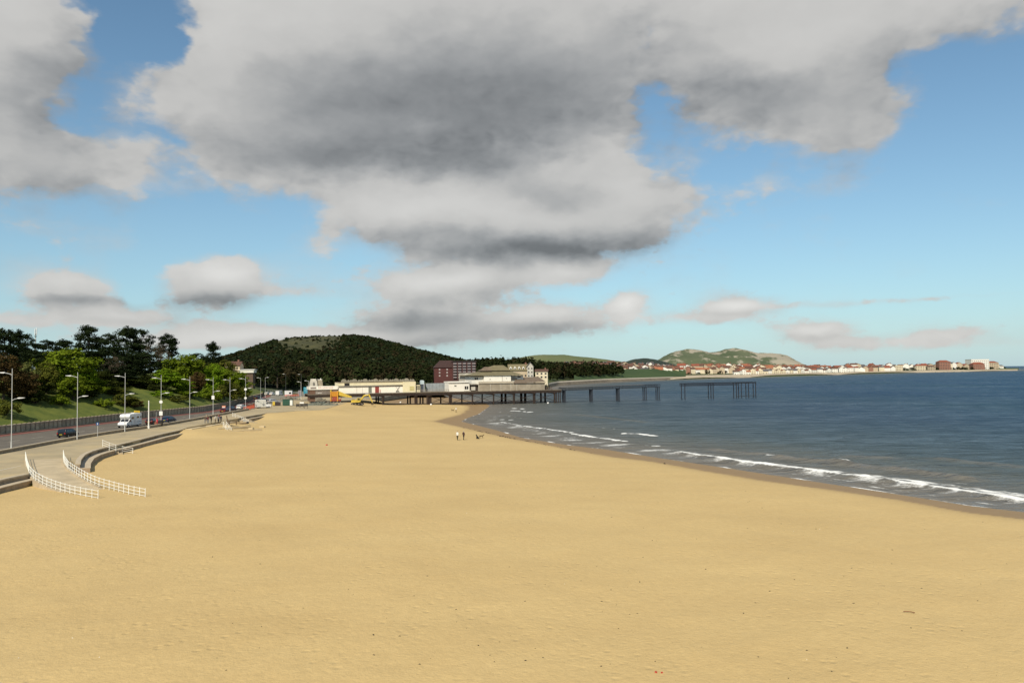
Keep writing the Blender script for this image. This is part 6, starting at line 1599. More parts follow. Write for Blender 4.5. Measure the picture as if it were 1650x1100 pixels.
heap('dark debris heap right of the yellow excavator under the pier', 606, 650.5, 6, 3, .9, 5, mat('dark_rubble', (.07, .055, .045), .95, .3, 1.2, .6, 4), z=1.0)
# orange machine with sloping arm, and yellow excavator
plant = mat('plant_yellow', (.55, .40, .05)); plor = mat('plant_orange', (.58, .26, .03), .5, .15, 2); plrd = mat('plant_red', (.30, .06, .03), .6, .2, 2); trk = mat('track_black', (.025, .02, .016), .85, .3, 3)
def tracks(t, L_, w, gauge, r=.42):
    for s in (-1, 1):
        pl = [(-L_/2+r*math.cos(a), r+r*math.sin(a)) for a in np.linspace(math.pi*1.5, math.pi*.5, 7)]+[(L_/2-r*math.cos(a), r+r*math.sin(a)) for a in np.linspace(math.pi*.5, math.pi*1.5, 7)]
        b = MB(); b.prism(pl, s*gauge/2-w/2, s*gauge/2+w/2); tr_ = b.build('track', trk, t)
        for k in range(4): x = -L_/2+r*.2+(L_-r*.4)*k/3; b = MB(); b.tube((x, s*gauge/2-w/2-.03, r), (x, s*gauge/2+w/2+.03, r), r*.55, n=12); b.build('roller', mat('roller_grey', (.20, .17, .13), .7), tr_)
def excavator(label, p, rz, sc=1.0, m_=plant):
    t = thing('excavator', label, 'excavator', p, rz); 
    tracks(t, 3.9, .55, 2.3)
    b = MB(); b.tube((0, 0, .8), (0, 0, 1.05), .8, n=16); b.build('turntable', trk, t)
    b = MB(); b.prism([(-2.3, 1.05), (.9, 1.05), (.9, 1.5), (.2, 1.75), (.1, 2.05), (-1.9, 2.05), (-2.35, 1.8)], -1.2, 1.2); b.build('house', m_, t, .08)
    b = MB(); b.prism([(.0, 1.5), (1.25, 1.3), (1.3, 1.9), (.95, 2.75), (-.1, 2.75)], -1.2, -.2); cb = b.build('cab', m_, t, .05)
    b = MB(); b.prism([(.15, 1.95), (1.15, 1.9), (.88, 2.6), (.1, 2.6)], -1.22, -1.205); b.build('pane', cglass, cb)
    b = MB(); b.prism([(.15, 1.95), (1.15, 1.9), (.88, 2.6), (.1, 2.6)], -.195, -.18); b.build('pane', cglass, cb)
    b = MB(); b.add([(1.29, -1.1, 1.95), (1.29, -.3, 1.95), (.99, -.3, 2.68), (.99, -1.1, 2.68)], [(0, 1, 2, 3)]); b.build('pane', cglass, cb)
    b = MB(); b.prism([(.7, 1.4), (1.2, 1.5), (2.6, 3.35), (4.4, 3.75), (4.5, 4.05), (2.5, 3.95), (1.0, 2.3)], .1, .5); b.build('boom', m_, t, .04)
    b = MB(); b.prism([(4.1, 4.15), (4.6, 4.2), (5.9, .95), (5.6, .8), (4.3, 3.4)], .15, .45); b.build('dipper', m_, t, .03)
    b = MB(); b.prism([(5.5, 1.0), (6.0, 1.0), (6.2, .35), (5.9, -.05), (5.2, .05), (5.15, .35)], -.15, .75); b.build('bucket', mat('bucket_dark', (.09, .06, .03), .8), t)
    b = MB(); b.tube((1.3, .3, 1.7), (2.7, .3, 3.3), .08, n=8); b.tube((2.9, .3, 4.0), (4.2, .3, 4.1), .08, n=8); b.build('hydraulic_ram', rim, t)
    b = MB(); b.box(-2.1, -1.2, -1.0, 1.0, 2.05, 2.2); b.build('engine_cover', trk, t)
    for o in t.children: pass
    t.scale = (sc, sc, sc)
p = on_sand(576, 652); excavator('yellow excavator with its arm bent down to the sand before the pier', p, R(6), .92)
def crusher():
    p = on_sand(541, 650.5); t = thing('screening_machine', 'orange-yellow tracked screening machine with a sloping conveyor by the pier', 'machine', p, R(8))
    tracks(t, 3.8, .5, 2.2, .4)
    b = MB(); b.box(-2.0, 1.9, -1.0, 1.0, .85, 1.5); b.build('chassis', plrd, t, .05)
    for x in (-1.7, .75):
        for y in (-1.05, 1.05): b = MB(); b.box(x-.2, x+.2, y-.12, y+.12, .8, 4.6); b.build('upright', plor, t, .03)
    b = MB(); b.frustum((-1.4, .5, -.8, .8), 2.5, (-1.9, 1.0, -1.2, 1.2), 4.4); b.build('hopper', plor, t, .05)
    b = MB(); b.box(-1.9, -1.45, -1.2, 1.2, 4.4, 5.0); b.build('hopper_lip', plant, t, .03)
    b = MB(); b.box(-1.2, .5, -1.05, 1.05, 1.5, 2.4); b.build('engine_bay', plrd, t, .04)
    b = MB(); b.prism([(.6, 4.4), (.9, 4.6), (5.8, 2.5), (6.1, 2.0), (4.2, 2.2), (.7, 3.0)], -.6, .6); b.build('conveyor', plant, t, .05)
    for s in (-.62, .62):
        b = MB()
        for k in range(6): x = 1.0+k*.8; zt_ = 4.5-(x-.9)*.43; b.bar((x, s, zt_), (x+.4, s, max(2.1, zt_-1.1+.1*k)), .06)
        b.build('lattice_side', plor, t)
    b = MB(); b.bar((2.6, 0, 3.0), (1.6, 0, 1.2), .16); b.build('strut', plrd, t)
crusher()
# weathered timbers and a bench by the people
br = mat('brown_timber', (.15, .105, .065), .9, .3, 2)
p = P(375, 684.5, ZP); t = thing('timber_bench', 'brown timber picnic bench on the promenade right of the people', 'bench', p, R(25))
b = MB(); b.box(-1.0, 1.0, -.4, .4, .72, .78); b.build('table_top', br, t)
for s in (-1, 1):
    b = MB(); b.box(-1.0, 1.0, s*.75-.14, s*.75+.14, .42, .47); b.build('seat', br, t)
    b = MB(); b.bar((s*.75, -.75, 0), (s*.75, -.2, .72), .09); b.bar((s*.75, .75, 0), (s*.75, .2, .72), .09); b.bar((s*.75, -.85, .38), (s*.75, .85, .38), .09); b.build('leg_frame', br, t)
p = P(367.5, 684, ZP); t = thing('leaning_timber', 'dark leaning timber post beside the picnic bench', 'timber', p)
b = MB(); b.bar((0, 0, 0), (-.35, 0, 2.0), .16); b.build('shaft', br, t); b = MB(); b.bar((.3, .2, 0), (-.1, .1, 1.2), .12); b.build('prop', br, t)
p = P(363, 683.5, ZP); t = thing('block_pile', 'pile of pale blocks left of the picnic bench', 'blocks', p); sb = mat('pale_block', (.34, .29, .20), .95, .2, 3)
for k in range(9):
    r_, c_ = divmod(k, 4) if k < 8 else (2, 1); b = MB(); x = -.9+c_*.5+r_*.22; b.frustum((x-.24, x+.24, -.18, .18), r_*.32, (x-.2, x+.2, -.14, .14), r_*.32+.28); b.build('block', sb, t, .05)
p = on_sand(390, 686.5); t = thing('driftwood_log', 'dark log lying on the sandy steps', 'log', (p.x, p.y, max(p.z, 1.9)))
b = MB(); b.tube((-1.3, 0, .15), (1.2, .2, .22), .13, .17, 8); b.build('log', br, t); b = MB(); b.tube((1.0, .1, .3), (1.5, .2, .35), .25, .2, 8); b.build('stump', mat('charred', (.02, .017, .015), .9), t)
# phone mast
d = 300; p = PD(57, 572, d); t = thing('phone_mast', 'grey phone mast with upright white antennas among the pines', 'mast', (p.x, d, 12)); zt_ = PD(57, 528, d).z-12; zb_ = PD(57, 542, d).z-12
b = MB(); b.tube((0, 0, -2), (0, 0, zb_+1.2), .22, .16, 10); b.build('pole', lampm, t)
for k in range(3):
    a = k*2.1+.4; x, y = .32*math.cos(a), .32*math.sin(a); b = MB(); b.box(x-.13, x+.13, y-.1, y+.1, zb_+.6, zt_-.25*k); b.build('antenna', mat('antenna_white', (.70, .70, .70), .5), t, .03)
b = MB(); b.tube((0, 0, zb_-.1), (0, 0, zb_+.15), .42, n=12); b.build('collar', mat('collar_dark', (.10, .11, .12), .6), t)

# ------------------------------------------------------------------ the town on the far shore
far_px = [825+p[0]/p[1]*F for p in far_w]; far_d = [p[1] for p in far_w]
def shore_d(px): return float(np.interp(px, far_px, far_d))
rs = random.Random(21)
NAMES = {'wht': (wall_wht, 'white'), 'crm': (wall_crm, 'cream'), 'brk': (wall_brk, 'brick'), 'tan': (wall_tan, 'sandy')}
ROOFS = {'red': (roof_red, 'red-roofed'), 'org': (roof_org, 'orange-roofed'), 'brn': (roof_brn, 'brown-roofed'), 'gry': (roof_gry, 'slate-roofed')}
def town_row(rowname, px0, px1, step, offset, walls, roofs, w, h, group, gable_p=.5, hvar=.25, zadd=0):
    px = px0; i = 0
    while px < px1:
        i += 1
        d = shore_d(px)+offset+rs.uniform(-.15, .15)*min(offset, 60)
        wk = rs.choice(walls); rk = rs.choice(roofs); ww = w*rs.uniform(.8, 1.3); hh = h*rs.uniform(1-hvar, 1+hvar)
        gb = rs.random() < gable_p
        house('town_house', '%s %s house, %s from the left in the %s' % (ROOFS[rk][1], NAMES[wk][1], ordinal(i), rowname), px, d, ww, ww*rs.uniform(.7, .95), hh, ww*rs.uniform(.20, .32), NAMES[wk][0], ROOFS[rk][0],
              R(rs.uniform(-22, 22)), gb, (rs.choice((2, 3)), 2 if hh > 4.4 else 1, 1.1, 1.2) if d < 1500 and rowname.startswith('front') else None, rs.random() < .55, group, zadd)
        px += step*rs.uniform(.75, 1.3)
g1 = 'houses on the far shore'
town_row('front row along the far bay', 1187, 1332, 7.2, 32, ('wht', 'crm', 'crm', 'wht', 'wht'), ('red', 'org', 'brn', 'gry', 'brn'), 7.5, 5.0, g1, .6)
town_row('front row toward the point', 1336, 1440, 8.2, 36, ('crm', 'wht', 'wht', 'tan', 'brk'), ('brn', 'red', 'gry', 'brn'), 10.5, 6.8, g1, .55)
town_row('second row above the far bay', 1062, 1335, 7.2, 80, ('wht', 'crm', 'tan', 'wht', 'brk'), ('red', 'org', 'brn', 'brn'), 8.5, 6.2, g1, .5, .3, .8)
town_row('third row above the far bay', 1090, 1345, 7.6, 140, ('wht', 'crm', 'brk', 'tan'), ('red', 'red', 'org', 'brn'), 9, 6.4, g1, .45, .3, 1.5)
town_row('fourth row above the far bay', 1120, 1340, 9.5, 210, ('brk', 'crm', 'wht'), ('red', 'brn', 'org'), 10, 6.4, g1, .45, .3, 1.5)
town_row('second row toward the point', 1350, 1500, 8.5, 105, ('brk', 'wht', 'tan', 'wht'), ('red', 'brn', 'gry'), 12, 9.5, g1, .5, .3)
town_row('row above the green slope', 955, 1090, 7.6, 118, ('wht', 'wht', 'crm', 'brk'), ('brn', 'brn', 'gry'), 7.5, 4.6, g1, .6)
town_row('second row above the green slope', 960, 1095, 8.2, 185, ('brk', 'wht', 'tan'), ('brn', 'brn', 'red'), 9, 5.0, g1, .5)
town_row('third row above the green slope', 925, 1085, 9, 270, ('wht', 'brk', 'tan'), ('brn', 'gry', 'brn'), 9, 5.0, g1, .5)
town_row('top row under the pasture hill', 905, 1080, 11, 370, ('tan', 'wht', 'brk'), ('gry', 'brn', 'brn'), 10, 5.0, g1, .5)
town_row('row of villas on the point', 1500, 1612, 10, 90, ('brk', 'tan', 'crm', 'wht'), ('red', 'brn', 'gry'), 15, 10, g1, .5)
def hotel(label, px, off, w, h, wm, rm, floors, cols, flat=True, rh=3.0):
    d = shore_d(px)+off; x, g = gz(px, d); t = thing('seafront_hotel', label, 'hotel', (x, d, g-1), R(rs.uniform(-6, 6)), 'large buildings on the point')
    b = MB(); b.box(-w/2, w/2, 0, w*.6, -3, h); b.build('wall', wm, t)
    if flat: b = MB(); b.box(-w/2-.3, w/2+.3, -.3, w*.6+.3, h, h+.7); b.build('roof', wm, t)
    else: b = MB(); b.frustum((-w/2-.5, w/2+.5, -.5, w*.6+.5), h, (-w/4, w/4, w*.25, w*.35), h+rh); b.build('roof', rm, t)
    for j in range(floors):
        for i in range(cols):
            x_ = -w/2+w*(i+.5)/cols; z = 1.5+(h-1)/floors*j; b = MB(); b.box(x_-w/cols*.28, x_+w/cols*.28, -.08, .01, z, z+1.5); b.build('window', glass('house_glass'), t)
hotel('cream block, leftmost of the larger seafront buildings on the point', 1449, 40, 16, 12, wall_crm, roof_brn, 3, 5)
hotel('wide cream seafront block between brick houses on the point', 1484, 44, 22, 11, wall_crm, roof_red, 3, 6, False)
hotel('sandy terrace block right of the wide cream block on the point', 1501, 44, 18, 9, wall_tan, roof_brn, 3, 5, False)
hotel('tall brick hotel with twin gables on the point', 1523, 46, 26, 19, wall_brk, roof_red, 5, 7, False, 4)
hotel('big white flat-roofed hotel near the end of the point', 1580, 90, 44, 25, wall_wht, roof_gry, 5, 9)
hotel('brick house in front of the big white hotel', 1578, 44, 28, 14, wall_brk, roof_red, 3, 6, False, 5)
hotel('sandy hotel right of the big white one', 1601, 60, 28, 17, wall_tan, roof_red, 4, 6, False, 4)
hotel('small white house at the tip of the point', 1613, 60, 14, 9, wall_wht, roof_gry, 2, 4, False, 3)
# landmark white gables above the green slope
house('white_steep_house', 'tall steep white gable above the green slope', 990, shore_d(990)+95, 8, 8, 3.0, 8.0, wall_wht, roof_brn, 0, True, (2, 1, 1, 1.2), False)
house('white_villa', 'square white villa on the left of the green slope', 944, shore_d(944)+105, 9.5, 8, 7.5, 1.2, wall_wht, roof_gry, 0, False, (3, 2, 1.2, 1.4), False)
house('white_chapel', 'bright white chapel gable high on the hillside', 1048, shore_d(1048)+330, 12, 12, 5, 5, wall_wht, roof_gry, 0, True, None, False)

# beach strip and sea wall of the far shore, green slope
def ribbon(name, px0, px1, o0, o1, z0, z1, m_, n=90, kind='structure', rows=6):
    vs = []
    for k in range(n+1):
        px = px0+(px1-px0)*k/n; d = shore_d(px); u = ray(px, 605).x/ray(px, 605).y
        for j in range(rows+1):
            f = j/rows; dd = d+o0+(o1-o0)*f; vs.append((u*dd, dd, z0+(z1-z0)*f))
    vs = np.array(vs); lz = land_z(vs[:, 0], vs[:, 1]); vs[:, 2] = np.maximum(vs[:, 2], lz+.35)
    i = np.arange((n+1)*(rows+1)).reshape(n+1, rows+1)
    me = npmesh(name, vs, gridfaces(n+1, rows+1), m_); return tag(link(name, me), kind=kind)
farsand = mat('far_shingle', (.44, .36, .25), .95, .2, .1)
ribbon('far_beach', 1075, 1640, -4, 26, -.2, 3.3, farsand)
ribbon('far_revetment', 884, 1080, -3, 5, -.2, 2.6, mat('brown_revetment', (.16, .13, .09), .95, .3, .15))
ribbon('far_promenade', 884, 1085, 5, 12, 2.6, 3.5, mat('far_path', (.40, .35, .27), .95, .15, .1))
ribbon('green_slope', 925, 1105, 12.2, 95, 3.52, 13.5, mat('far_green_slope', (.030, .058, .012), .95, .25, .03, col2=(.050, .082, .020)))
ribbon('point_grass', 1606, 1642, 26.2, 60, 3.4, 6.0, mat('point_grass', (.06, .09, .025), .95, .2, .05))
sp = []
for i in range(900):     # garden trees between the houses
    px = rs.uniform(890, 1620); off = rs.uniform(60, 420) if px < 1350 else rs.uniform(55, 150)
    if 925 < px < 1105 and off < 100: continue
    d = shore_d(px)+off; x, g = gz(px, d)
    if g < 3: continue
    h = rs.uniform(4, 8.5)*(1.25 if px < 1000 else .9); sp.append((x, d, g-1, h*.55, h, rs.choice((0, 0, 1, 2))))
wood('garden_trees', 'dark garden trees scattered between the far town houses', sp, [dk, dk2, leaf_material('hill_green_leaves', (.014, .026, .012), (.032, .046, .018))], 60, 12, (1.6, 2.8))

# ------------------------------------------------------------------ people and dogs
def skinned(verts, edges, root=0, sub=1):
    me = bpy.data.meshes.new('body'); me.from_pydata([v[:3] for v in verts], edges, [])
    o = bpy.data.objects.new('tmp_body', me); C.objects.link(o)
    sk = o.modifiers.new('skin', 'SKIN'); sk.branch_smoothing = .3
    if len(me.skin_vertices) == 0:
        bm = bmesh.new(); bm.from_mesh(me); bm.verts.layers.skin.verify(); bm.to_mesh(me); bm.free()
    sv = me.skin_vertices[0].data
    for i, v in enumerate(verts): sv[i].radius = (v[3], v[4] if len(v) > 4 else v[3]); sv[i].use_root = (i == root)
    s2 = o.modifiers.new('sub', 'SUBSURF'); s2.levels = sub; s2.render_levels = sub
    dg = bpy.context.evaluated_depsgraph_get(); out = bpy.data.meshes.new_from_object(o.evaluated_get(dg))
    bpy.data.objects.remove(o); bpy.data.meshes.remove(me)
    return out
skinm = mat('skin', (.50, .30, .21), .6, .1, 5); hairb = mat('dark_hair', (.03, .02, .014), .8, .2, 9); hairg = mat('grey_hair', (.35, .33, .30), .8, .1, 9); shoem = mat('dark_shoes', (.02, .018, .016), .7)
def cloth(nm, c): return mat('cloth_'+nm, c, .9, .15, 6, .2, 20)
def person(label, p, rz, top, bottom, hair=hairb, stride=.0, H=1.73, arms=0.0, bag=None, group='people', carry=None):
    k = H/1.75; s = stride
    V = [(0,0,.95,.155,.12), (0,0,1.15,.145,.11), (0,-.01,1.36,.175,.12), (0,0,1.50,.065,.06), (0,-.02,1.60,.085,.10), (0,-.02,1.70,.075,.09),
         (.19,0,1.42,.065), (.25,.02+arms*.1,1.15,.05), (.25,-.07-arms*.25,.92+arms*.15,.038), (.25,-.10-arms*.3,.84+arms*.17,.04),
         (-.19,0,1.42,.065), (-.25,.02-arms*.1,1.15,.05), (-.25,-.07+arms*.1,.92,.038), (-.25,-.10+arms*.1,.84,.04),
         (.10,0,.90,.10), (.11,-.02-s*.22,.50,.075), (.11,.03-s*.36,.10,.05), (.11,-.14-s*.36,.045,.045),
         (-.10,0,.90,.10), (-.11,-.02+s*.10,.50,.075), (-.11,.03+s*.40,.12,.05), (-.11,-.13+s*.40,.05,.045)]
    E = [(0,1),(1,2),(2,3),(3,4),(4,5),(2,6),(6,7),(7,8),(8,9),(2,10),(10,11),(11,12),(12,13),(0,14),(14,15),(15,16),(16,17),(0,18),(18,19),(19,20),(20,21)]
    me = skinned(V, E)
    me.materials.clear()
    for m_ in (top, bottom, skinm, hair, shoem): me.materials.append(m_)
    h1, h2 = Vector(V[9][:3]), Vector(V[13][:3])
    for pl in me.polygons:
        c = pl.center; i = 0
        if c.z > 1.50: i = 3 if (c.z > 1.66 or c.y > .02) else 2
        elif (c-h1).length < .085 or (c-h2).length < .085: i = 2
        elif c.z < .10: i = 4
        elif c.z < .93 and abs(c.x) < .215: i = 1
        pl.material_index = i; pl.use_smooth = True
    # fingers, nose and ears joined into the same body
    bm = bmesh.new(); bm.from_mesh(me)
    fb = MB()
    for h, sg in ((h1, 1), (h2, -1)):
        for f in range(4): a = h+Vector((sg*.005, -.03+.018*f, -.03)); m1 = a+Vector((0, -.004, -.035-.006*(f in (1, 2)))); fb.tube(a, m1, .008, .008, 5); fb.tube(m1, m1+Vector((-sg*.012, 0, -.03)), .008, .006, 5)
        a = h+Vector((-sg*.01, -.04, .01)); fb.tube(a, a+Vector((-sg*.015, -.03, -.04)), .009, .007, 5)
    fb.tube((0, -.115, 1.62), (0, -.14, 1.605), .014, .016, 6)
    for sg in (-1, 1): fb.tube((sg*.085, -.01, 1.61), (sg*.10, 0, 1.615), .025, .018, 6)
    o0 = len(bm.verts); vs = [bm.verts.new(v) for v in fb.v]
    for f in fb.f:
        try: fc = bm.faces.new([vs[i] for i in f]); fc.material_index = 2
        except ValueError: pass
    bm.to_mesh(me); bm.free()
    t = thing('person', label, 'person', p, rz, group)
    o = link('body', me, t); o.scale = (k, k, k)
    if bag:
        b = MB(); b.frustum((-.15, .15, .11, .26), 1.02, (-.13, .13, .11, .22), 1.46); bo = b.build('backpack', bag, t, .04); bo.scale = (k, k, k)
    return t
def dog(label, p, rz, m_, sitting=False, sc=1.0):
    if sitting:
        V = [(0,0,.30,.13,.15), (-.18,0,.16,.13,.13), (.12,0,.48,.11,.12), (.18,0,.62,.075), (.24,0,.72,.08), (.36,0,.69,.045), (-.34,0,.06,.03), (-.5,.05,.05,.015),
             (.16,.09,.30,.045), (.18,.09,.04,.03), (.24,.09,.03,.03), (.16,-.09,.30,.045), (.18,-.09,.04,.03), (.24,-.09,.03,.03), (-.05,.13,.14,.07), (.08,.14,.04,.035), (-.05,-.13,.14,.07), (.08,-.14,.04,.035), (.22,.06,.80,.025), (.22,-.06,.80,.025)]
        E = [(0,1),(0,2),(2,3),(3,4),(4,5),(1,6),(6,7),(2,8),(8,9),(9,10),(2,11),(11,12),(12,13),(1,14),(14,15),(1,16),(16,17),(4,18),(4,19)]
    else:
        V = [(0,0,.46,.12,.13), (-.30,0,.48,.10,.11), (.28,0,.47,.12,.14), (.42,0,.58,.075), (.52,0,.66,.08), (.66,0,.62,.045), (-.44,0,.54,.03), (-.62,0,.62,.014),
             (.27,.09,.30,.05), (.25,.09,.14,.032), (.28,.09,.03,.03), (.27,-.09,.30,.05), (.31,-.09,.14,.032), (.34,-.09,.03,.03),
             (-.26,.09,.32,.065), (-.38,.09,.18,.035), (-.35,.09,.03,.03), (-.24,-.09,.32,.065), (-.33,-.09,.18,.035), (-.28,-.09,.03,.03), (.50,.06,.74,.025), (.50,-.06,.74,.025)]
        E = [(0,1),(0,2),(2,3),(3,4),(4,5),(1,6),(6,7),(2,8),(8,9),(9,10),(2,11),(11,12),(12,13),(1,14),(14,15),(15,16),(1,17),(17,18),(18,19),(4,20),(4,21)]
    me = skinned(V, E); me.materials.clear(); me.materials.append(m_)
    for pl in me.polygons: pl.use_smooth = True
    t = thing('dog', label, 'dog', p, rz, 'dogs on the beach'); o = link('body', me, t); o.scale = (sc, sc, sc); return t
blackfur = mat('black_fur', (.012, .011, .010), .9, .2, 9); brownfur = mat('brown_fur', (.12, .085, .04), .9, .25, 9)
white_t = cloth('white', (.74, .70, .62)); khaki = cloth('olive_trousers', (.055, .048, .025)); dark = cloth('black', (.015, .014, .015)); maroon = cloth('maroon', (.11, .025, .025)); grey = cloth('grey', (.14, .14, .15)); navy = cloth('navy', (.02, .03, .06)); brownc = cloth('brown', (.10, .06, .035)); jeans = cloth('jeans', (.05, .06, .09)); redc = cloth('red', (.25, .04, .04)); beige = cloth('beige', (.35, .28, .19))
person('person in a white top and dark olive trousers walking on the sand', on_sand(737, 709.2), R(150), white_t, khaki, hairb, .35, 1.76, group='walkers on the sand')
person('person in dark brown clothes walking beside the one in white', on_sand(747, 708.6), R(140), cloth('darkbrown', (.06, .03, .025)), dark, hairg, .5, 1.70, .3, group='walkers on the sand')
person('distant person in a white top near the water by the pier', on_sand(734.8, 664.5), R(120), white_t, brownc, hairb, .4, 1.75, group='walkers on the sand')
dog('black dog sitting on the sand right of the two walkers', on_sand(769.5, 706.8), R(160), blackfur, True, 1.05)
dog('brown dog walking behind the black dog on the sand', on_sand(775.5, 705.5), R(10), brownfur, False, .9)
dog('dark dog beside the distant person near the pier', on_sand(729.5, 662.5), R(180), brownfur, False, 1.0)
PG = 'people standing on the promenade'
for px, py, lab, top, bot, hr, st, hh, bg in (
    (330.3, 681.6, 'leftmost of the promenade group, in brown-red jacket and jeans', brownc, jeans, hairb, .2, 1.70, None),
    (335.2, 681.9, 'person in a maroon top second from the left in the promenade group', maroon, grey, hairb, .1, 1.68, None),
    (340.2, 681.5, 'tall person in black with a dark backpack in the promenade group', dark, dark, hairb, .2, 1.88, dark),
    (347.2, 680.8, 'person in a white top in the middle of the promenade group', white_t, beige, hairg, .1, 1.66, None),
    (351.6, 681.2, 'person in a dark grey coat in the promenade group', grey, dark, hairb, .3, 1.74, None),
    (356.0, 680.6, 'person in navy at the right end of the promenade group', navy, dark, hairb, .2, 1.72, None),
    (333.2, 678.2, 'person in a pale top standing behind the maroon one', beige, navy, hairb, .1, 1.72, None),
    (352.5, 678.6, 'person in a red top half hidden behind the grey coat', redc, dark, hairb, .1, 1.70, None)):
    p = P(px, py, ZP); person(lab, (p.x, p.y, ZP), R(rs.uniform(0, 360)), top, bot, hr, st, hh, rs.uniform(0, .5), bg, PG)
# ------------------------------------------------------------------ buoys, wrack and litter
buoym = mat('white_buoy', (.82, .80, .74), .5, .05, 3)
for px, py, lab, fl in ((694.5, 652.3, 'white round buoy on the sand by the thick pier leg', False), (645.3, 648.6, 'white round buoy on the sand under the cream hall', False), (883, 650.6, 'white round buoy floating by the seaward pier legs', True)):
    p = P(px, py, .1) if fl else on_sand(px, py+.8); t = thing('mooring_buoy', lab, 'buoy', p, 0, 'white buoys near the pier')
    b = MB(); rr_ = .38; n = 10; vs = []; fs = []
    for i in range(1, 7):
        th = math.pi*i/7
        for j in range(n): a = 6.283*j/n; vs.append((rr_*math.sin(th)*math.cos(a), rr_*math.sin(th)*math.sin(a), rr_*.9-rr_*math.cos(th)))
    for i in range(5):
        for j in range(n): fs.append((i*n+j, i*n+(j+1) % n, (i+1)*n+(j+1) % n, (i+1)*n+j))
    fs += [tuple(range(n))[::-1], tuple(range(5*n, 6*n))]; b.add(vs, fs); b.build('float', buoym, t, 0, True)
    b = MB(); b.tube((0, 0, rr_*1.85), (0, 0, rr_*2.15), .07, .07, 8); b.build('eye', irond, t)
weed = mat('dry_seaweed', (.035, .026, .014), .95, .3, 3)
r2 = random.Random(33)
def clump(b, p, s):
    n = 6; a0 = r2.uniform(0, 6.28); el = r2.uniform(1.0, 2.6)
    ring = []
    for k in range(n):
        a = 6.283*k/n; x = s*el*math.cos(a)*r2.uniform(.7, 1.2); y = s*math.sin(a)*r2.uniform(.6, 1.2)
        ring.append((p.x+x*math.cos(a0)-y*math.sin(a0), p.y+x*math.sin(a0)+y*math.cos(a0), p.z-.01))
    top = (p.x, p.y, p.z+s*r2.uniform(.3, .6)); i0 = len(b.v); b.add(ring+[top], [(k, (k+1) % n, n) for k in range(n)])
b = MB()
wl = [P(x, y, .35) for x, y in WETL[:13]]
pts_ = []
for a, c in zip(wl[:-1], wl[1:]):
    L_ = (c-a).length
    for _ in range(int(L_*2.0)):
        q = a.lerp(c, r2.random()); 
        if math.sin(q.x*.35+q.y*.21)+r2.uniform(-.9, .9) > .1: pts_.append((q.x+r2.gauss(0, .25), q.y+r2.gauss(0, .35)))
zz, _, _ = sand_h([p[0] for p in pts_], [p[1] for p in pts_])
for (x, y), z in zip(pts_, zz): clump(b, Vector((x, y, float(z))), r2.choice((.08, .10, .14, .22)))
tag(b.build('wrack_line', weed), 'broken line of dark seaweed along the wet edge of the sand', 'seaweed', kind='stuff')
b = MB(); pts_ = []
for _ in range(420):
    px, py = r2.uniform(300, 1650), 720+380*r2.random()**1.6
    e = np.interp(px, [p[0] for p in WETL[:13]][::-1], [p[1] for p in WETL[:13]][::-1])
    if py < e+6: continue
    q = P(px, py, .9); pts_.append((q.x, q.y))
zz, _, _ = sand_h([p[0] for p in pts_], [p[1] for p in pts_])
for (x, y), z in zip(pts_, zz): clump(b, Vector((x, y, float(z))), r2.choice((.02, .025, .03, .045, .06)))
tag(b.build('beach_debris', weed), 'small dark scraps of seaweed and driftwood scattered over the dry sand', 'seaweed', kind='stuff')
b = MB()
shell = mat('white_shell', (.80, .76, .68), .6, .05, 5)
for px, py in ((117, 1027), (160, 1058), (30, 1059), (1300, 1062), (1279, 855), (1321, 852), (752, 826), (640, 838), (910, 940)): clump(b, on_sand(px, py), .035)
tag(b.build('shells', shell), 'white shells scattered on the dry sand', 'shells', kind='stuff')
redm = mat('red_plastic', (.45, .05, .03), .6, .1, 4)
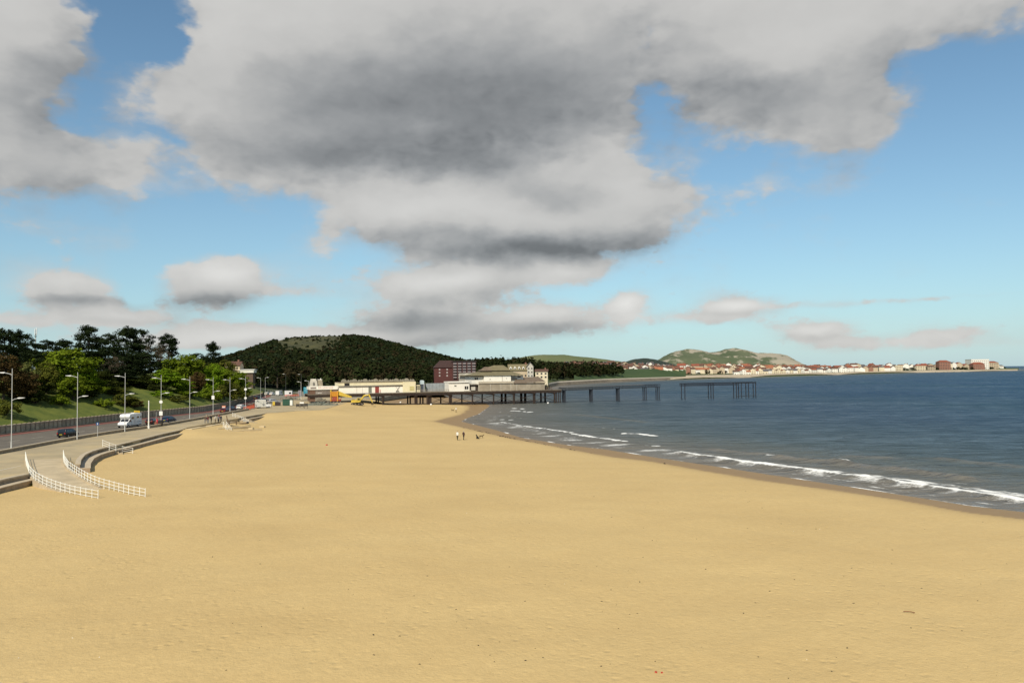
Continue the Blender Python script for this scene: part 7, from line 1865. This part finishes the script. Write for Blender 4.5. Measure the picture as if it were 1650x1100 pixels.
for px, py, lab, s in ((526.5, 717.3, 'small red plastic tub lying on the open sand', .17), (1057, 1083, 'red scrap of plastic near the bottom edge of the sand', .05), (1066.5, 1083.5, 'second red scrap right beside the first at the bottom edge', .04)):
    p = on_sand(px, py); t = thing('red_litter', lab, 'litter', p, r2.uniform(0, 3)); b = MB(); b.frustum((-s, s, -s*.6, s*.6), 0, (-s*.8, s*.8, -s*.5, s*.5), s*1.1); b.build('tub', redm, t); b = MB(); b.box(-s*.85, s*.85, -s*.55, s*.55, s*1.1, s*1.2); b.build('rim', redm, t)
p = on_sand(1466, 987.5); t = thing('curved_stick', 'curved reddish stick lying on the sand at the right', 'stick', p)
b = MB()
for k in range(5): a0, a1 = k/5*2.2, (k+1)/5*2.2; b.tube((.3*math.cos(a0)-.1, .02*k, .03+.05*math.sin(a0)), (.3*math.cos(a1)-.1, .02*k+.02, .03+.05*math.sin(a1)), .02, .018, 6)
b.build('stem', mat('red_brown_stick', (.16, .06, .03), .9), t)
b = MB(); b.tube((.2, 0, .03), (.27, .03, .04), .024, .012, 6); b.build('root_end', mat('red_brown_stick', (.16, .06, .03)), t)
# tuft of weeds at the foot of the sea wall
V, Fs, o_ = [], [], 0; nr = np.random.RandomState(4)
for k in range(420):
    q = P(48+nr.rand()*20, 779+nr.rand()*5.5, .95); zq = float(sand_h([q.x], [q.y])[0][0]); a = nr.rand()*6.28; h = nr.uniform(.12, .42); dx, dy = math.cos(a)*.035, math.sin(a)*.035; lx, ly = nr.normal(0, .09, 2)
    V += [(q.x-dx, q.y-dy, zq-.03), (q.x+dx, q.y+dy, zq-.03), (q.x+lx+dx*.3, q.y+ly+dy*.3, zq+h), (q.x+lx-dx*.3, q.y+ly-dy*.3, zq+h)]; Fs.append((o_, o_+1, o_+2, o_+3)); o_ += 4
tag(link('wall_weeds', npmesh('wall_weeds', V, Fs, leaf_material('yellow_green_weeds', (.06, .07, .012), (.14, .13, .03)))), 'yellow-green weeds at the foot of the sea wall left of the slipway', 'weeds', kind='stuff')

# keep repeated materials cheap to trace
scene.cycles.max_bounces = 5; scene.cycles.diffuse_bounces = 2; scene.cycles.glossy_bounces = 2; scene.cycles.transparent_max_bounces = 4; scene.cycles.transmission_bounces = 2
scene.cycles.caustics_reflective = False; scene.cycles.caustics_refractive = False
scene.cycles.use_denoising = True
